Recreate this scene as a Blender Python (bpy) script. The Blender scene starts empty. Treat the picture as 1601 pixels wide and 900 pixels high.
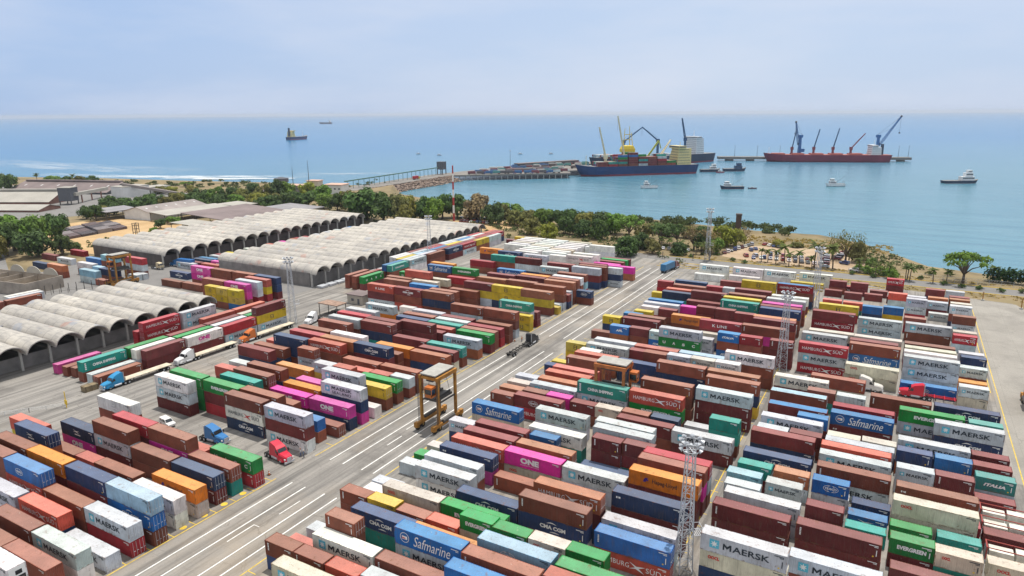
import bpy, bmesh, math, random
from mathutils import Vector, Matrix
R = math.radians
SC = bpy.context.scene
COL = SC.collection
rnd = random.Random(11)

TABLE="""
-113.7 36.9 0.00 u4 T A 0
-113.7 36.9 2.82 u4 W A 0
-113.7 36.9 5.64 u4 Wr A 570
-113.3 41.2 0.00 u4 B A 0
-113.3 41.2 2.82 u4 B A 1071
-125.7 41.2 0.00 u4 B A 0
-125.7 41.2 2.82 u4 B A 169
-113.5 45.4 0.00 u4 Wr A 235
-113.5 45.4 2.82 u4 Ym A 1549
-126.0 45.4 0.00 u4 B A 0
-126.0 45.4 2.82 u4 B A 951
-126.2 49.6 0.00 u4 N A 35
-126.2 49.6 2.82 u4 Sh A 1196
-113.1 49.3 0.00 u4 Ym A 981
-139.1 49.4 0.00 u4 Y A 4
-139.1 49.4 2.82 u4 Ym A 492
-137.9 53.2 0.00 u4 N A 0
-137.9 53.2 2.82 u4 Sh A 278
-137.9 53.2 5.64 u4 Uv A 1084
-125.6 53.3 0.00 u4 B A 125
-125.6 53.3 2.82 u4 Bt A 875
-113.3 53.5 0.00 u4 Rd A 731
-113.3 53.5 2.82 u4 Ym A 1402
-125.1 57.1 0.00 u4 M A 0
-125.1 57.1 2.82 u4 M A 269
-125.1 57.1 5.64 u4 N A 979
-112.8 57.2 0.00 u4 B A 346
-112.8 57.2 2.82 u4 Uc A 572
-112.8 57.2 5.64 u4 C A 1339
-137.8 57.1 0.00 u4 B A 0
-137.8 57.1 2.82 u4 M A 76
-137.8 57.1 5.64 u4 O A 729
-150.1 57.0 0.00 u4 B A 0
-150.1 57.0 2.82 u4 B A 0
-150.1 57.0 5.64 u4 B A 479
-150.4 53.4 0.00 u4 N A 0
-150.4 53.4 2.82 u4 B A 52
-150.4 53.4 5.64 u4 B A 175
-152.4 61.9 0.00 u4 R A 0
-152.4 61.9 2.82 u4 b A 58
-152.4 61.9 5.64 u4 Nz A 806
-164.0 66.0 0.00 u4 L A 13
-164.0 66.0 2.82 u4 S A 233
-139.2 65.9 0.00 u4 S A 238
-151.6 65.8 0.00 u4 B A 210
-127.3 63.2 0.00 u4 N A 0
-127.3 63.2 2.82 u4 B A 587
-152.0 70.2 0.00 u4 Po A 242
-152.0 70.2 2.82 u4 Nz A 597
-139.8 70.4 0.00 u4 M A 267
-139.8 70.4 2.82 u4 Ym A 425
-139.8 70.4 5.64 u4 B A 864
-138.9 74.2 0.00 u4 Y A 0
-138.9 74.2 2.82 u4 M A 42
-138.9 74.2 5.64 u4 R A 511
-151.9 78.5 0.00 u4 B A 0
-151.9 78.5 2.82 u4 B A 102
-151.9 78.5 5.64 u4 Wz A 626
-113.8 66.0 0.00 u4 K A 301
-113.8 66.0 2.82 u4 Ol A 990
-114.6 70.4 0.00 u4 Md A 248
-114.6 70.4 2.82 u4 Nd A 933
-114.5 73.9 0.00 u4 T A 223
-114.5 73.9 2.82 u4 B A 758
-127.3 70.4 0.00 u4 B A 190
-127.3 70.4 2.82 u4 B A 798
-126.7 74.0 0.00 u4 M A 0
-126.7 74.0 2.82 u4 Po A 158
-126.7 74.0 5.64 u4 B A 934
-113.2 77.9 0.00 u4 R A 284
-113.2 77.9 2.82 u4 Gu A 816
-119.3 76.6 0.00 u2 B A 0
-119.3 76.6 2.60 u2 S A 88
-114.0 61.9 0.00 u4 Wm A 316
-114.0 61.9 2.82 u4 Wm A 732
-152.5 92.6 0.00 u4 M B 419
-152.5 92.6 2.82 u4 Ym B 426
-152.5 92.6 5.64 u4 Wm B 612
-152.1 96.4 0.00 u4 G B 70
-152.1 96.4 2.82 u4 G B 72
-152.1 96.4 5.64 u4 G B 337
-139.2 96.1 0.00 u4 R B 204
-139.2 96.1 2.82 u4 M B 206
-139.2 96.1 5.64 u4 Ge B 456
-128.0 93.2 0.00 u4 Nc B 426
-128.0 93.2 2.82 u4 Wh B 432
-128.0 93.2 5.64 u4 Bt B 683
-127.0 96.8 0.00 u4 B B 0
-127.0 96.8 2.82 u4 B B 0
-127.0 96.8 5.64 u4 B B 393
-138.7 100.5 0.00 u4 Ym B 0
-138.7 100.5 2.82 u4 B B 0
-138.7 100.5 5.64 u4 T B 374
-139.1 104.7 0.00 u4 M B 0
-139.1 104.7 2.82 u4 B B 11
-139.1 104.7 5.64 u4 B B 419
-151.5 108.6 0.00 u4 B B 8
-151.5 108.6 2.82 u4 S B 163
-151.4 112.9 0.00 u4 N B 0
-151.4 112.9 2.82 u4 Y B 116
-139.3 109.0 0.00 u4 M B 0
-139.3 109.0 2.82 u4 N B 30
-139.3 109.0 5.64 u4 B B 410
-114.6 92.8 0.00 u4 Wm B 558
-114.6 92.8 2.82 u4 M B 566
-114.6 92.8 5.64 u4 Ym B 832
-109.9 97.4 0.00 u2 B B 119
-109.9 97.4 2.60 u2 U B 166
-108.0 101.4 0.00 u2 Bd B 301
-114.1 105.1 0.00 u4 N B 262
-114.1 105.1 2.82 u4 Po B 730
-126.9 104.9 0.00 u4 M B 19
-126.9 104.9 2.82 u4 Po B 401
-126.9 109.2 0.00 u4 B B 0
-126.9 109.2 2.82 u4 O B 321
-113.9 108.9 0.00 u4 P B 129
-113.9 108.9 2.82 u4 N B 236
-113.9 108.9 5.64 u4 YS B 703
-107.5 113.1 0.00 u2 W B 182
-114.0 117.7 0.00 u4 B B 191
-114.0 117.7 2.82 u4 L B 365
-126.1 112.5 0.00 u4 B B 0
-126.1 112.5 2.82 u4 Po B 148
-119.7 115.1 0.00 u4 b B 0
-119.7 115.1 2.82 u4 N B 3
-119.7 115.1 5.64 u4 Ym B 535
-114.0 121.9 0.00 u4 B B 110
-114.0 121.9 2.82 u4 G B 359
-107.6 126.3 0.00 u2 B B 112
-107.6 126.3 2.60 u2 Y B 225
-113.6 125.5 0.00 u2 B B 0
-113.6 125.5 2.60 u2 S B 89
-119.7 125.0 0.00 u2 B B 0
-119.7 125.0 2.60 u2 S B 72
-120.1 119.3 0.00 u2 Y B 0
-120.1 119.3 2.60 u2 L B 0
-120.1 119.3 5.20 u2 S B 115
-126.1 118.8 0.00 u2 M B 0
-126.1 118.8 2.60 u2 L B 44
-126.1 118.8 5.20 u2 Ym B 159
-113.8 129.8 0.00 u4 B B 81
-113.8 129.8 2.82 u4 B B 373
-126.2 129.2 0.00 u4 B B 0
-126.2 129.2 2.82 u4 B B 314
-126.3 100.3 0.00 u4 T B 0
-126.3 100.3 2.82 u4 B B 109
-152.8 117.2 0.00 u4 B B 0
-152.8 117.2 2.82 u4 N B 86
-152.8 117.2 5.64 u4 M B 491
-157.3 126.1 0.00 u4 N B 42
-157.3 126.1 2.82 u4 B B 276
-138.7 117.5 0.00 u4 U B 11
-138.7 117.5 2.82 u4 O B 347
-151.8 128.7 0.00 u4 B B 39
-151.8 128.7 2.82 u4 N B 67
-151.8 128.7 5.64 u4 Nt B 380
-150.9 133.9 0.00 u4 B B 0
-150.9 133.9 2.82 u4 B B 0
-150.9 133.9 5.64 u4 R B 212
-151.5 137.7 0.00 u4 b B 0
-151.5 137.7 2.82 u4 B B 0
-151.5 137.7 5.64 u4 B B 161
-151.1 145.4 0.00 u4 R B 0
-151.1 145.4 2.82 u4 B B 1
-151.1 145.4 5.64 u4 B B 334
-138.6 125.1 0.00 u2 Ym B 0
-138.6 125.1 2.60 u2 Ym B 128
-138.6 125.1 5.20 u2 B B 257
-151.3 131.3 0.00 u2 L B 0
-151.3 131.3 2.60 u2 T B 0
-157.9 131.2 0.00 u2 L B 0
-157.9 131.2 2.60 u2 S B 35
-139.6 130.1 0.00 u4 b B 0
-139.6 130.1 2.82 u4 B B 167
-139.6 130.1 5.64 u4 Sh B 442
-138.7 133.8 0.00 u4 Ym B 0
-138.7 133.8 2.82 u4 B B 22
-138.7 133.8 5.64 u4 b B 228
-126.5 134.1 0.00 u4 M B 0
-126.5 134.1 2.82 u4 M B 165
-126.5 134.1 5.64 u4 Nc B 502
-139.0 138.1 0.00 u4 Ym B 0
-139.0 138.1 2.82 u4 B B 0
-139.0 138.1 5.64 u4 W B 214
-139.2 151.1 0.00 u4 T B 23
-139.2 151.1 2.82 u4 N B 238
-139.2 151.1 5.64 u4 M B 403
-139.7 154.2 0.00 u4 T B 0
-139.7 154.2 2.82 u4 M B 15
-139.7 154.2 5.64 u4 M B 154
-151.6 150.3 0.00 u4 M B 0
-151.6 150.3 2.82 u4 B B 29
-151.6 150.3 5.64 u4 Y B 218
-152.0 154.8 0.00 u4 Ym B 0
-152.0 154.8 2.82 u4 B B 0
-152.0 154.8 5.64 u4 R B 149
-152.6 159.4 0.00 u4 B B 0
-152.6 159.4 2.82 u4 Ym B 0
-152.6 159.4 5.64 u4 Y B 169
-158.0 174.6 0.00 u4 O B 60
-158.0 174.6 2.82 u4 Ym B 268
-126.5 150.7 0.00 u4 M B 0
-126.5 150.7 2.82 u4 M B 317
-126.5 143.0 0.00 u4 B B 44
-126.5 143.0 2.82 u4 O B 216
-121.3 139.1 0.00 u2 B B 18
-121.3 139.1 2.60 u2 B B 101
-113.8 142.6 0.00 u4 N B 349
-113.8 142.6 2.82 u4 b B 507
-127.1 159.4 0.00 u4 B B 0
-127.1 159.4 2.82 u4 M B 75
-126.5 163.4 0.00 u4 B B 0
-126.5 163.4 2.82 u4 S B 97
-128.7 156.8 0.00 u4 B B 0
-128.7 156.8 2.82 u4 M B 161
-128.7 156.8 5.64 u4 M B 390
-138.6 167.4 0.00 u4 B B 0
-138.6 167.4 2.82 u4 N B 124
-139.0 171.4 0.00 u4 L B 0
-139.0 171.4 2.82 u4 B B 132
-138.7 175.9 0.00 u4 B B 0
-138.7 175.9 2.82 u4 Y B 131
-113.7 158.3 0.00 u4 b B 129
-113.7 158.3 2.82 u4 Ym B 393
-151.9 185.5 0.00 u2 W B 94
-126.1 167.5 0.00 u4 B B 0
-126.1 167.5 2.82 u4 T B 148
-126.1 171.5 0.00 u4 B B 0
-126.1 171.5 2.82 u4 Y B 141
-113.9 146.5 0.00 u4 K B 74
-113.9 146.5 2.82 u4 M B 255
-114.0 150.7 0.00 u4 Bd B 78
-114.0 150.7 2.82 u4 T B 272
-112.9 164.2 0.00 u4 M B 114
-112.9 164.2 2.82 u4 G B 318
-113.4 167.2 0.00 u4 B B 29
-113.4 167.2 2.82 u4 B B 142
-113.2 170.6 0.00 u4 R B 49
-113.2 170.6 2.82 u4 R B 174
-112.7 174.7 0.00 u4 B B 69
-112.7 174.7 2.82 u4 B B 205
-126.2 174.7 0.00 u4 B B 0
-126.2 174.7 2.82 u4 M B 116
-168.9 188.3 0.00 u4 Ym B 82
-168.9 188.3 2.82 u4 M B 188
-168.9 188.3 5.64 u4 Sk B 238
-156.7 188.8 0.00 u4 S B 62
-156.7 188.8 2.82 u4 B B 205
-156.7 188.8 5.64 u4 Mc B 252
-144.5 189.3 0.00 u4 B B 82
-144.5 189.3 2.82 u4 N B 207
-144.5 189.3 5.64 u4 B B 301
-125.6 179.7 0.00 u4 B C 0
-125.6 179.7 2.82 u4 Y C 89
-125.6 179.7 5.64 u4 B C 331
-113.4 180.2 0.00 u4 Ym C 59
-113.4 180.2 2.82 u4 B C 151
-113.4 180.2 5.64 u4 B C 374
-106.7 193.8 0.00 u2 M C 46
-106.7 193.8 2.60 u2 M C 54
-106.7 188.6 0.00 u2 Lg C 98
-106.7 188.6 2.60 u2 Lg C 125
-107.1 210.5 0.00 u2 Lg C 50
-113.9 191.2 0.00 u4 R C 8
-113.9 191.2 2.82 u4 Ym C 31
-113.9 191.2 5.64 u4 Tx C 350
-127.0 208.1 0.00 u4 N C 47
-127.0 208.1 2.82 u4 Lg C 153
-127.0 208.1 5.64 u4 Lg C 266
-114.6 207.9 0.00 u4 B C 128
-114.6 207.9 2.82 u4 L C 205
-114.6 207.9 5.64 u4 b C 307
-139.2 208.3 0.00 u4 Y C 82
-139.2 208.3 2.82 u4 L C 82
-139.2 208.3 5.64 u4 M C 245
-106.9 218.9 0.00 u2 N C 34
-106.9 218.9 2.60 u2 M C 44
-114.0 221.8 0.00 u4 Y C 6
-114.0 221.8 2.82 u4 Y C 17
-114.3 213.7 0.00 u4 Y C 30
-101.6 227.1 0.00 u2 B C 112
-101.6 227.1 2.60 u2 Nv C 138
-113.9 216.3 0.00 u4 Ym C 27
-113.9 216.3 2.82 u4 B C 83
-113.9 216.3 5.64 u4 B C 234
-113.7 224.4 0.00 u4 B C 28
-113.7 224.4 2.82 u4 B C 29
-113.7 224.4 5.64 u4 b C 200
-114.0 228.3 0.00 u4 b C 0
-114.0 228.3 2.82 u4 B C 5
-114.0 228.3 5.64 u4 B C 99
-114.2 232.2 0.00 u4 R C 0
-114.2 232.2 2.82 u4 B C 13
-114.2 232.2 5.64 u4 W C 92
-138.3 216.5 0.00 u4 B C 0
-138.3 216.5 2.82 u4 B C 0
-138.3 216.5 5.64 u4 b C 166
-126.1 217.7 0.00 u4 N C 0
-126.1 217.7 2.82 u4 B C 0
-126.1 217.7 5.64 u4 B C 187
-138.7 223.9 0.00 u4 b C 0
-138.7 223.9 2.82 u4 B C 0
-138.7 223.9 5.64 u4 M C 132
-126.5 225.4 0.00 u4 Ym C 0
-126.5 225.4 2.82 u4 B C 0
-126.5 225.4 5.64 u4 M C 152
-126.4 228.7 0.00 u4 Ym C 0
-126.4 228.7 2.82 u4 B C 0
-126.4 228.7 5.64 u4 O C 62
-139.3 232.7 0.00 u4 R C 0
-139.3 232.7 2.82 u4 B C 0
-139.3 232.7 5.64 u4 Us C 138
-165.5 253.0 0.00 u4 B C 95
-165.5 253.0 2.82 u4 R C 188
-156.1 255.6 0.00 u4 M C 2
-156.1 255.6 2.82 u4 B C 97
-156.1 255.6 5.64 u4 T C 169
-143.9 255.8 0.00 u4 N C 23
-143.9 255.8 2.82 u4 Y C 143
-143.9 255.8 5.64 u4 M C 200
-165.0 276.7 0.00 u4 M C 0
-165.0 276.7 2.82 u4 Nc C 105
-177.0 279.5 0.00 u4 M C 62
-177.0 279.5 2.82 u4 Ol C 116
-150.6 275.7 0.00 u4 W C 15
-150.6 275.7 2.82 u4 Ym C 114
-126.0 244.3 0.00 u4 R C 0
-126.0 244.3 2.82 u4 B C 19
-126.0 244.3 5.64 u4 Ym C 184
-176.6 236.0 0.00 u4 B C 84
-176.6 236.0 2.82 u4 Us C 183
-163.7 236.3 0.00 u4 B C 47
-163.7 236.3 2.82 u4 Ge C 206
-150.5 201.6 0.00 u4 B C 15
-150.5 201.6 2.82 u4 B C 108
-144.2 205.7 0.00 u4 B C 113
-144.2 205.7 2.82 u4 B C 206
-165.3 210.1 0.00 u4 M C 0
-165.3 210.1 2.82 u4 K C 106
-162.2 204.8 0.00 u4 M C 0
-162.2 204.8 2.82 u4 U C 128
-176.2 206.3 0.00 u4 B C 0
-176.2 206.3 2.82 u4 B C 171
-178.3 210.4 0.00 u4 B C 0
-178.3 210.4 2.82 u4 B C 72
-163.9 215.6 0.00 u4 B C 19
-163.9 215.6 2.82 u4 Kk C 118
-156.1 221.3 0.00 u4 B C 33
-156.1 221.3 2.82 u4 R C 142
-178.6 219.1 0.00 u4 B C 0
-178.6 219.1 2.82 u4 Gu C 32
-170.8 213.0 0.00 u4 T C 0
-170.8 213.0 2.82 u4 B C 10
-170.8 213.0 5.64 u4 S C 222
-178.3 240.8 0.00 u4 B C 0
-178.3 240.8 2.82 u4 O C 68
-74.1 58.4 0.00 u4 B D 0
-74.1 58.4 2.82 u4 Km D 711
-80.0 62.4 0.00 u2 Nz D 75
-80.0 62.4 2.60 u2 Bt D 648
-73.8 62.4 0.00 u2 B D 0
-73.8 62.4 2.60 u2 Bt D 600
-67.4 62.5 0.00 u2 B D 0
-67.4 62.5 2.60 u2 S D 530
-61.3 63.3 0.00 u2 B D 0
-61.3 63.3 2.60 u2 Y D 190
-80.3 66.4 0.00 u2 S D 136
-79.9 70.7 0.00 u2 Y D 164
-74.2 66.7 0.00 u4 B D 0
-74.2 66.7 2.82 u4 Wm D 1449
-61.7 66.8 0.00 u4 B D 0
-61.7 66.8 2.82 u4 Bt D 1000
-73.8 69.3 0.00 u2 T D 0
-73.8 69.3 2.60 u2 B D 50
-73.8 69.3 5.20 u2 Bt D 824
-74.1 75.3 0.00 u4 T D 403
-74.1 75.3 2.82 u4 Nc D 993
-80.2 79.2 0.00 u2 Bt D 58
-80.2 79.2 2.60 u2 Bt D 481
-74.1 79.4 0.00 u2 L D 0
-74.1 79.4 2.60 u2 L D 398
-74.1 83.4 0.00 u4 B D 0
-74.1 83.4 2.82 u4 Kq D 1017
-80.5 87.8 0.00 u2 Ym D 128
-80.1 84.9 0.00 u2 W D 126
-67.6 79.0 0.00 u2 B D 0
-67.6 79.0 2.60 u2 B D 374
-61.5 79.3 0.00 u2 B D 0
-61.5 79.3 2.60 u2 S D 441
-61.4 71.2 0.00 u4 B D 0
-61.4 71.2 2.82 u4 Ym D 472
-61.4 71.2 5.64 u4 Us D 1759
-61.9 75.2 0.00 u4 T D 0
-61.9 75.2 2.82 u4 O D 183
-80.6 96.0 0.00 u2 Y D 291
-73.5 92.1 0.00 u4 Wm D 322
-73.5 92.1 2.82 u4 Ym D 1107
-74.3 96.0 0.00 u4 B D 67
-74.3 96.0 2.82 u4 Y D 733
-80.0 100.1 0.00 u2 G D 103
-48.9 70.9 0.00 u4 N D 0
-48.9 70.9 2.82 u4 B D 0
-48.9 70.9 5.64 u4 Bt D 1300
-49.3 67.1 0.00 u4 M D 0
-49.3 67.1 2.82 u4 B D 0
-49.3 67.1 5.64 u4 Uc D 605
-48.8 74.9 0.00 u4 R D 0
-48.8 74.9 2.82 u4 N D 0
-48.8 74.9 5.64 u4 Cv D 1381
-55.1 79.6 0.00 u2 N D 0
-55.1 79.6 2.60 u2 K D 103
-55.1 79.6 5.20 u2 Ge D 718
-48.8 79.2 0.00 u2 R D 0
-48.8 79.2 2.60 u2 K D 0
-48.8 79.2 5.20 u2 Ge D 517
-61.8 83.7 0.00 u4 B D 0
-61.8 83.7 2.82 u4 Ge D 633
-61.7 88.2 0.00 u4 N D 1
-61.7 88.2 2.82 u4 Nc D 1030
-61.1 100.1 0.00 u4 Bt D 663
-48.9 93.1 0.00 u4 N D 15
-48.9 93.1 2.82 u4 M D 113
-48.9 93.1 5.64 u4 bh D 1220
-49.2 88.2 0.00 u4 Ym D 20
-49.2 88.2 2.82 u4 Nc D 1008
-49.2 88.2 5.64 u4 Bt D 1698
-49.2 104.8 0.00 u4 Y D 121
-49.2 104.8 2.82 u4 Ym D 1177
-36.3 105.0 0.00 u4 M D 154
-36.3 105.0 2.82 u4 M D 384
-36.3 105.0 5.64 u4 Ol D 1519
-36.2 96.7 0.00 u4 M D 98
-36.2 96.7 2.82 u4 M D 478
-36.2 96.7 5.64 u4 Nw D 1732
-36.3 92.7 0.00 u4 Y D 70
-36.3 92.7 2.82 u4 Ym D 1093
-36.0 88.9 0.00 u4 Sh D 777
-36.0 88.9 2.82 u4 Ut D 1965
-42.7 79.4 0.00 u2 M D 0
-42.7 79.4 2.60 u2 K D 0
-42.7 79.4 5.20 u2 Kq D 595
-36.6 79.6 0.00 u2 Ym D 0
-36.6 79.6 2.60 u2 B D 1
-36.6 79.6 5.20 u2 G D 745
-36.1 74.9 0.00 u4 B D 0
-36.1 74.9 2.82 u4 G D 0
-36.1 74.9 5.64 u4 Ge D 625
-36.5 72.1 0.00 u4 R D 0
-36.5 72.1 2.82 u4 B D 0
-36.5 72.1 5.64 u4 S D 209
-48.6 111.8 0.00 u4 N D 272
-74.0 100.6 0.00 u4 P D 129
-74.0 100.6 2.82 u4 Nw D 804
-61.7 105.0 0.00 u4 Kq D 276
-61.7 105.0 2.82 u4 Po D 1114
-74.0 104.8 0.00 u4 B D 41
-74.0 104.8 2.82 u4 Sh D 633
-73.9 108.9 0.00 u4 B D 0
-73.9 108.9 2.82 u4 M D 537
-73.5 113.0 0.00 u4 B D 0
-73.5 113.0 2.82 u4 M D 516
-79.6 112.0 0.00 u2 N D 37
-79.6 112.0 2.60 u2 Ym D 288
-79.8 121.4 0.00 u4 K D 139
-79.8 121.4 2.82 u4 Us D 811
-80.0 104.3 0.00 u2 F D 110
-79.7 129.3 0.00 u2 B D 0
-79.7 129.3 2.60 u2 Bt D 306
-79.6 133.3 0.00 u2 B D 0
-79.6 133.3 2.60 u2 b D 148
-79.7 137.4 0.00 u2 N D 0
-79.7 137.4 2.60 u2 K D 145
-73.6 129.9 0.00 u4 Rh D 132
-73.6 129.9 2.82 u4 Mv D 598
-73.5 134.1 0.00 u2 B D 0
-73.5 134.1 2.60 u2 B D 132
-67.4 134.3 0.00 u2 P D 4
-67.4 134.3 2.60 u2 P D 191
-60.8 133.4 0.00 u2 B D 39
-60.8 133.4 2.60 u2 Mw D 345
-54.7 133.6 0.00 u2 B D 5
-54.7 133.6 2.60 u2 Kq D 318
-48.5 134.2 0.00 u2 b D 0
-48.5 134.2 2.60 u2 B D 189
-42.0 134.6 0.00 u2 B D 0
-42.0 134.6 2.60 u2 N D 235
-48.1 129.8 0.00 u4 B D 136
-48.1 129.8 2.82 u4 M D 556
-48.5 138.7 0.00 u4 B D 17
-48.5 138.7 2.82 u4 Ge D 305
-48.5 138.7 5.64 u4 Sh D 864
-73.8 159.0 0.00 u4 B D 98
-73.8 159.0 2.82 u4 Bt D 532
-73.8 150.7 0.00 u4 Y D 0
-73.8 150.7 2.82 u4 S D 282
-79.9 158.2 0.00 u2 N D 61
-74.0 146.9 0.00 u4 B D 0
-74.0 146.9 2.82 u4 S D 308
-79.8 141.7 0.00 u2 b D 0
-79.8 141.7 2.60 u2 Y D 141
-73.4 141.9 0.00 u4 N D 0
-73.4 141.9 2.82 u4 b D 247
-73.6 137.9 0.00 u4 b D 0
-73.6 137.9 2.82 u4 Ym D 373
-61.1 138.0 0.00 u4 B D 0
-61.1 138.0 2.82 u4 Ym D 286
-61.1 138.0 5.64 u4 Tx D 777
-65.5 125.3 0.00 u4 Y D 108
-65.5 125.3 2.82 u4 Ym D 874
-62.6 116.8 0.00 u4 T D 120
-62.6 116.8 2.82 u4 Wm D 689
-49.2 120.5 0.00 u4 B D 0
-49.2 120.5 2.82 u4 Y D 0
-49.2 120.5 5.64 u4 Ym D 379
-48.5 117.6 0.00 u4 M D 0
-48.5 117.6 2.82 u4 Y D 0
-48.5 117.6 5.64 u4 Y D 610
-61.0 114.2 0.00 u2 B D 0
-61.0 114.2 2.60 u2 U D 325
-61.3 109.0 0.00 u4 B D 0
-61.3 109.0 2.82 u4 b D 615
-47.4 114.4 0.00 u2 Ym D 1
-47.4 114.4 2.60 u2 M D 342
-47.4 114.4 5.20 u2 Mt D 528
-41.3 115.0 0.00 u2 T D 7
-41.3 115.0 2.60 u2 M D 146
-41.3 115.0 5.20 u2 Mt D 396
-36.2 112.4 0.00 u4 B D 57
-36.2 112.4 2.82 u4 Y D 57
-36.2 112.4 5.64 u4 R D 501
-36.4 109.8 0.00 u4 M D 80
-36.4 109.8 2.82 u4 P D 82
-36.4 109.8 5.64 u4 B D 941
-60.7 163.1 0.00 u4 N D 234
-60.7 163.1 2.82 u4 N D 497
-35.8 129.2 0.00 u4 M D 588
-35.8 129.2 2.82 u4 Ym D 1083
-29.5 134.3 0.00 u2 B D 55
-29.5 134.3 2.60 u2 T D 156
-29.5 134.3 5.20 u2 T D 503
-35.9 139.4 0.00 u2 Y D 174
-35.8 147.3 0.00 u4 Mt D 276
-35.8 147.3 2.82 u4 Mt D 610
-35.8 147.3 5.64 u4 Ym D 873
-35.6 155.4 0.00 u4 L D 71
-35.6 155.4 2.82 u4 N D 71
-35.6 155.4 5.64 u4 Bt D 697
-36.4 159.7 0.00 u4 M D 0
-36.4 159.7 2.82 u4 b D 0
-36.4 159.7 5.64 u4 b D 337
-48.6 146.7 0.00 u4 B D 83
-48.6 146.7 2.82 u4 B D 87
-48.6 146.7 5.64 u4 Bt D 717
-49.0 159.6 0.00 u4 N D 7
-49.0 159.6 2.82 u4 N D 257
-49.0 159.6 5.64 u4 Bt D 682
-35.6 175.2 0.00 u4 B D 116
-35.6 175.2 2.82 u4 B D 278
-35.6 175.2 5.64 u4 Wm D 613
-27.3 192.8 0.00 u2 M D 143
-27.3 192.8 2.60 u2 M D 193
-27.3 192.8 5.20 u2 Mt D 269
-35.5 192.6 0.00 u2 Y D 0
-35.5 192.6 2.60 u2 B D 145
-35.5 192.6 5.20 u2 Rw D 256
-41.7 192.9 0.00 u2 Ui D 49
-41.7 192.9 2.60 u2 B D 160
-41.7 192.9 5.20 u2 Ui D 237
-48.9 192.8 0.00 u2 Ym D 70
-48.9 192.8 2.60 u2 Ym D 129
-48.2 198.3 0.00 u2 N D 16
-48.2 198.3 2.60 u2 K D 88
-57.3 187.5 0.00 u4 Y D 21
-57.3 187.5 2.82 u4 Gu D 390
-57.3 187.5 5.64 u4 Ym D 498
-49.0 200.9 0.00 u4 R D 0
-49.0 200.9 2.82 u4 M D 30
-49.0 200.9 5.64 u4 Rk D 432
-36.8 201.7 0.00 u4 M D 54
-36.8 201.7 2.82 u4 P D 62
-36.8 201.7 5.64 u4 Bt D 492
-60.8 211.4 0.00 u4 B D 99
-60.8 211.4 2.82 u4 Ol D 298
-54.4 217.3 0.00 u2 M D 0
-54.4 217.3 2.60 u2 M D 37
-54.4 217.3 5.20 u2 Mt D 181
-48.1 217.3 0.00 u2 T D 0
-48.1 217.3 2.60 u2 M D 50
-48.1 217.3 5.20 u2 M D 183
-41.8 215.4 0.00 u2 N D 0
-41.8 215.4 2.60 u2 M D 12
-41.8 215.4 5.20 u2 M D 180
-73.3 218.0 0.00 u2 R D 3
-73.3 218.0 2.60 u2 W D 110
-61.5 224.2 0.00 u2 B D 2
-61.5 224.2 2.60 u2 P D 139
-61.3 231.0 0.00 u4 B D 0
-61.3 231.0 2.82 u4 M D 167
-73.7 221.9 0.00 u4 B D 0
-73.7 221.9 2.82 u4 Y D 169
-73.7 226.5 0.00 u4 b D 0
-73.7 226.5 2.82 u4 U D 120
-48.7 226.5 0.00 u4 M D 0
-48.7 226.5 2.82 u4 Tx D 23
-48.7 226.5 5.64 u4 Tx D 366
-48.9 231.2 0.00 u4 B D 0
-48.9 231.2 2.82 u4 B D 0
-48.9 231.2 5.64 u4 L D 136
-48.5 236.7 0.00 u4 N D 0
-48.5 236.7 2.82 u4 B D 0
-48.5 236.7 5.64 u4 B D 151
-60.8 234.3 0.00 u4 Y D 0
-60.8 234.3 2.82 u4 B D 18
-60.8 234.3 5.64 u4 M D 298
-72.7 239.5 0.00 u4 T D 14
-72.7 239.5 2.82 u4 N D 241
-72.8 244.3 0.00 u4 N D 0
-72.8 244.3 2.82 u4 S D 75
-79.3 247.6 0.00 u2 L D 68
-60.8 256.4 0.00 u2 Ym D 0
-60.8 256.4 2.60 u2 R D 95
-54.8 256.7 0.00 u2 N D 0
-54.8 256.7 2.60 u2 Y D 64
-47.9 244.3 0.00 u4 R D 0
-47.9 244.3 2.82 u4 B D 1
-47.9 244.3 5.64 u4 M D 192
-72.2 251.3 0.00 u4 Y D 0
-72.2 251.3 2.82 u4 B D 138
-79.9 256.0 0.00 u2 R D 28
-79.9 256.0 2.60 u2 R D 115
-73.5 258.5 0.00 u4 M D 0
-73.5 258.5 2.82 u4 N D 137
-60.4 277.6 0.00 u4 M D 128
-48.5 258.6 0.00 u4 R D 0
-48.5 258.6 2.82 u4 L D 21
-48.5 258.6 5.64 u4 Lg D 305
-36.0 259.8 0.00 u4 N D 26
-36.0 259.8 2.82 u4 B D 137
-36.0 259.8 5.64 u4 Rh/U D 321
-48.8 167.7 0.00 u2 Ym D 0
-48.8 167.7 2.60 u2 R D 0
-48.8 167.7 5.20 u2 Ym D 194
-42.7 168.0 0.00 u2 Ym D 0
-42.7 168.0 2.60 u2 M D 0
-42.7 168.0 5.20 u2 Km D 215
-36.5 168.2 0.00 u2 M D 0
-36.5 168.2 2.60 u2 R D 0
-36.5 168.2 5.20 u2 Wm D 232
-48.3 176.9 0.00 u4 Ym D 0
-48.3 176.9 2.82 u4 C D 162
-72.7 291.8 0.00 u4 W D 71
-72.7 291.8 2.82 u4 Wm D 219
-58.8 292.5 0.00 u4 W D 29
-58.8 292.5 2.82 u4 Wm D 232
-46.3 293.3 0.00 u4 W D 111
-46.3 293.3 2.82 u4 Wm D 243
-32.7 294.6 0.00 u4 W D 68
-32.7 294.6 2.82 u4 Wm D 252
-73.2 285.9 0.00 u4 W D 216
-59.4 288.8 0.00 u4 W D 132
-35.7 236.2 0.00 u4 B D 27
-35.7 236.2 2.82 u4 B D 28
-35.7 236.2 5.64 u4 Y D 201
-36.1 229.8 0.00 u4 M D 2
-36.1 229.8 2.82 u4 B D 4
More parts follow.
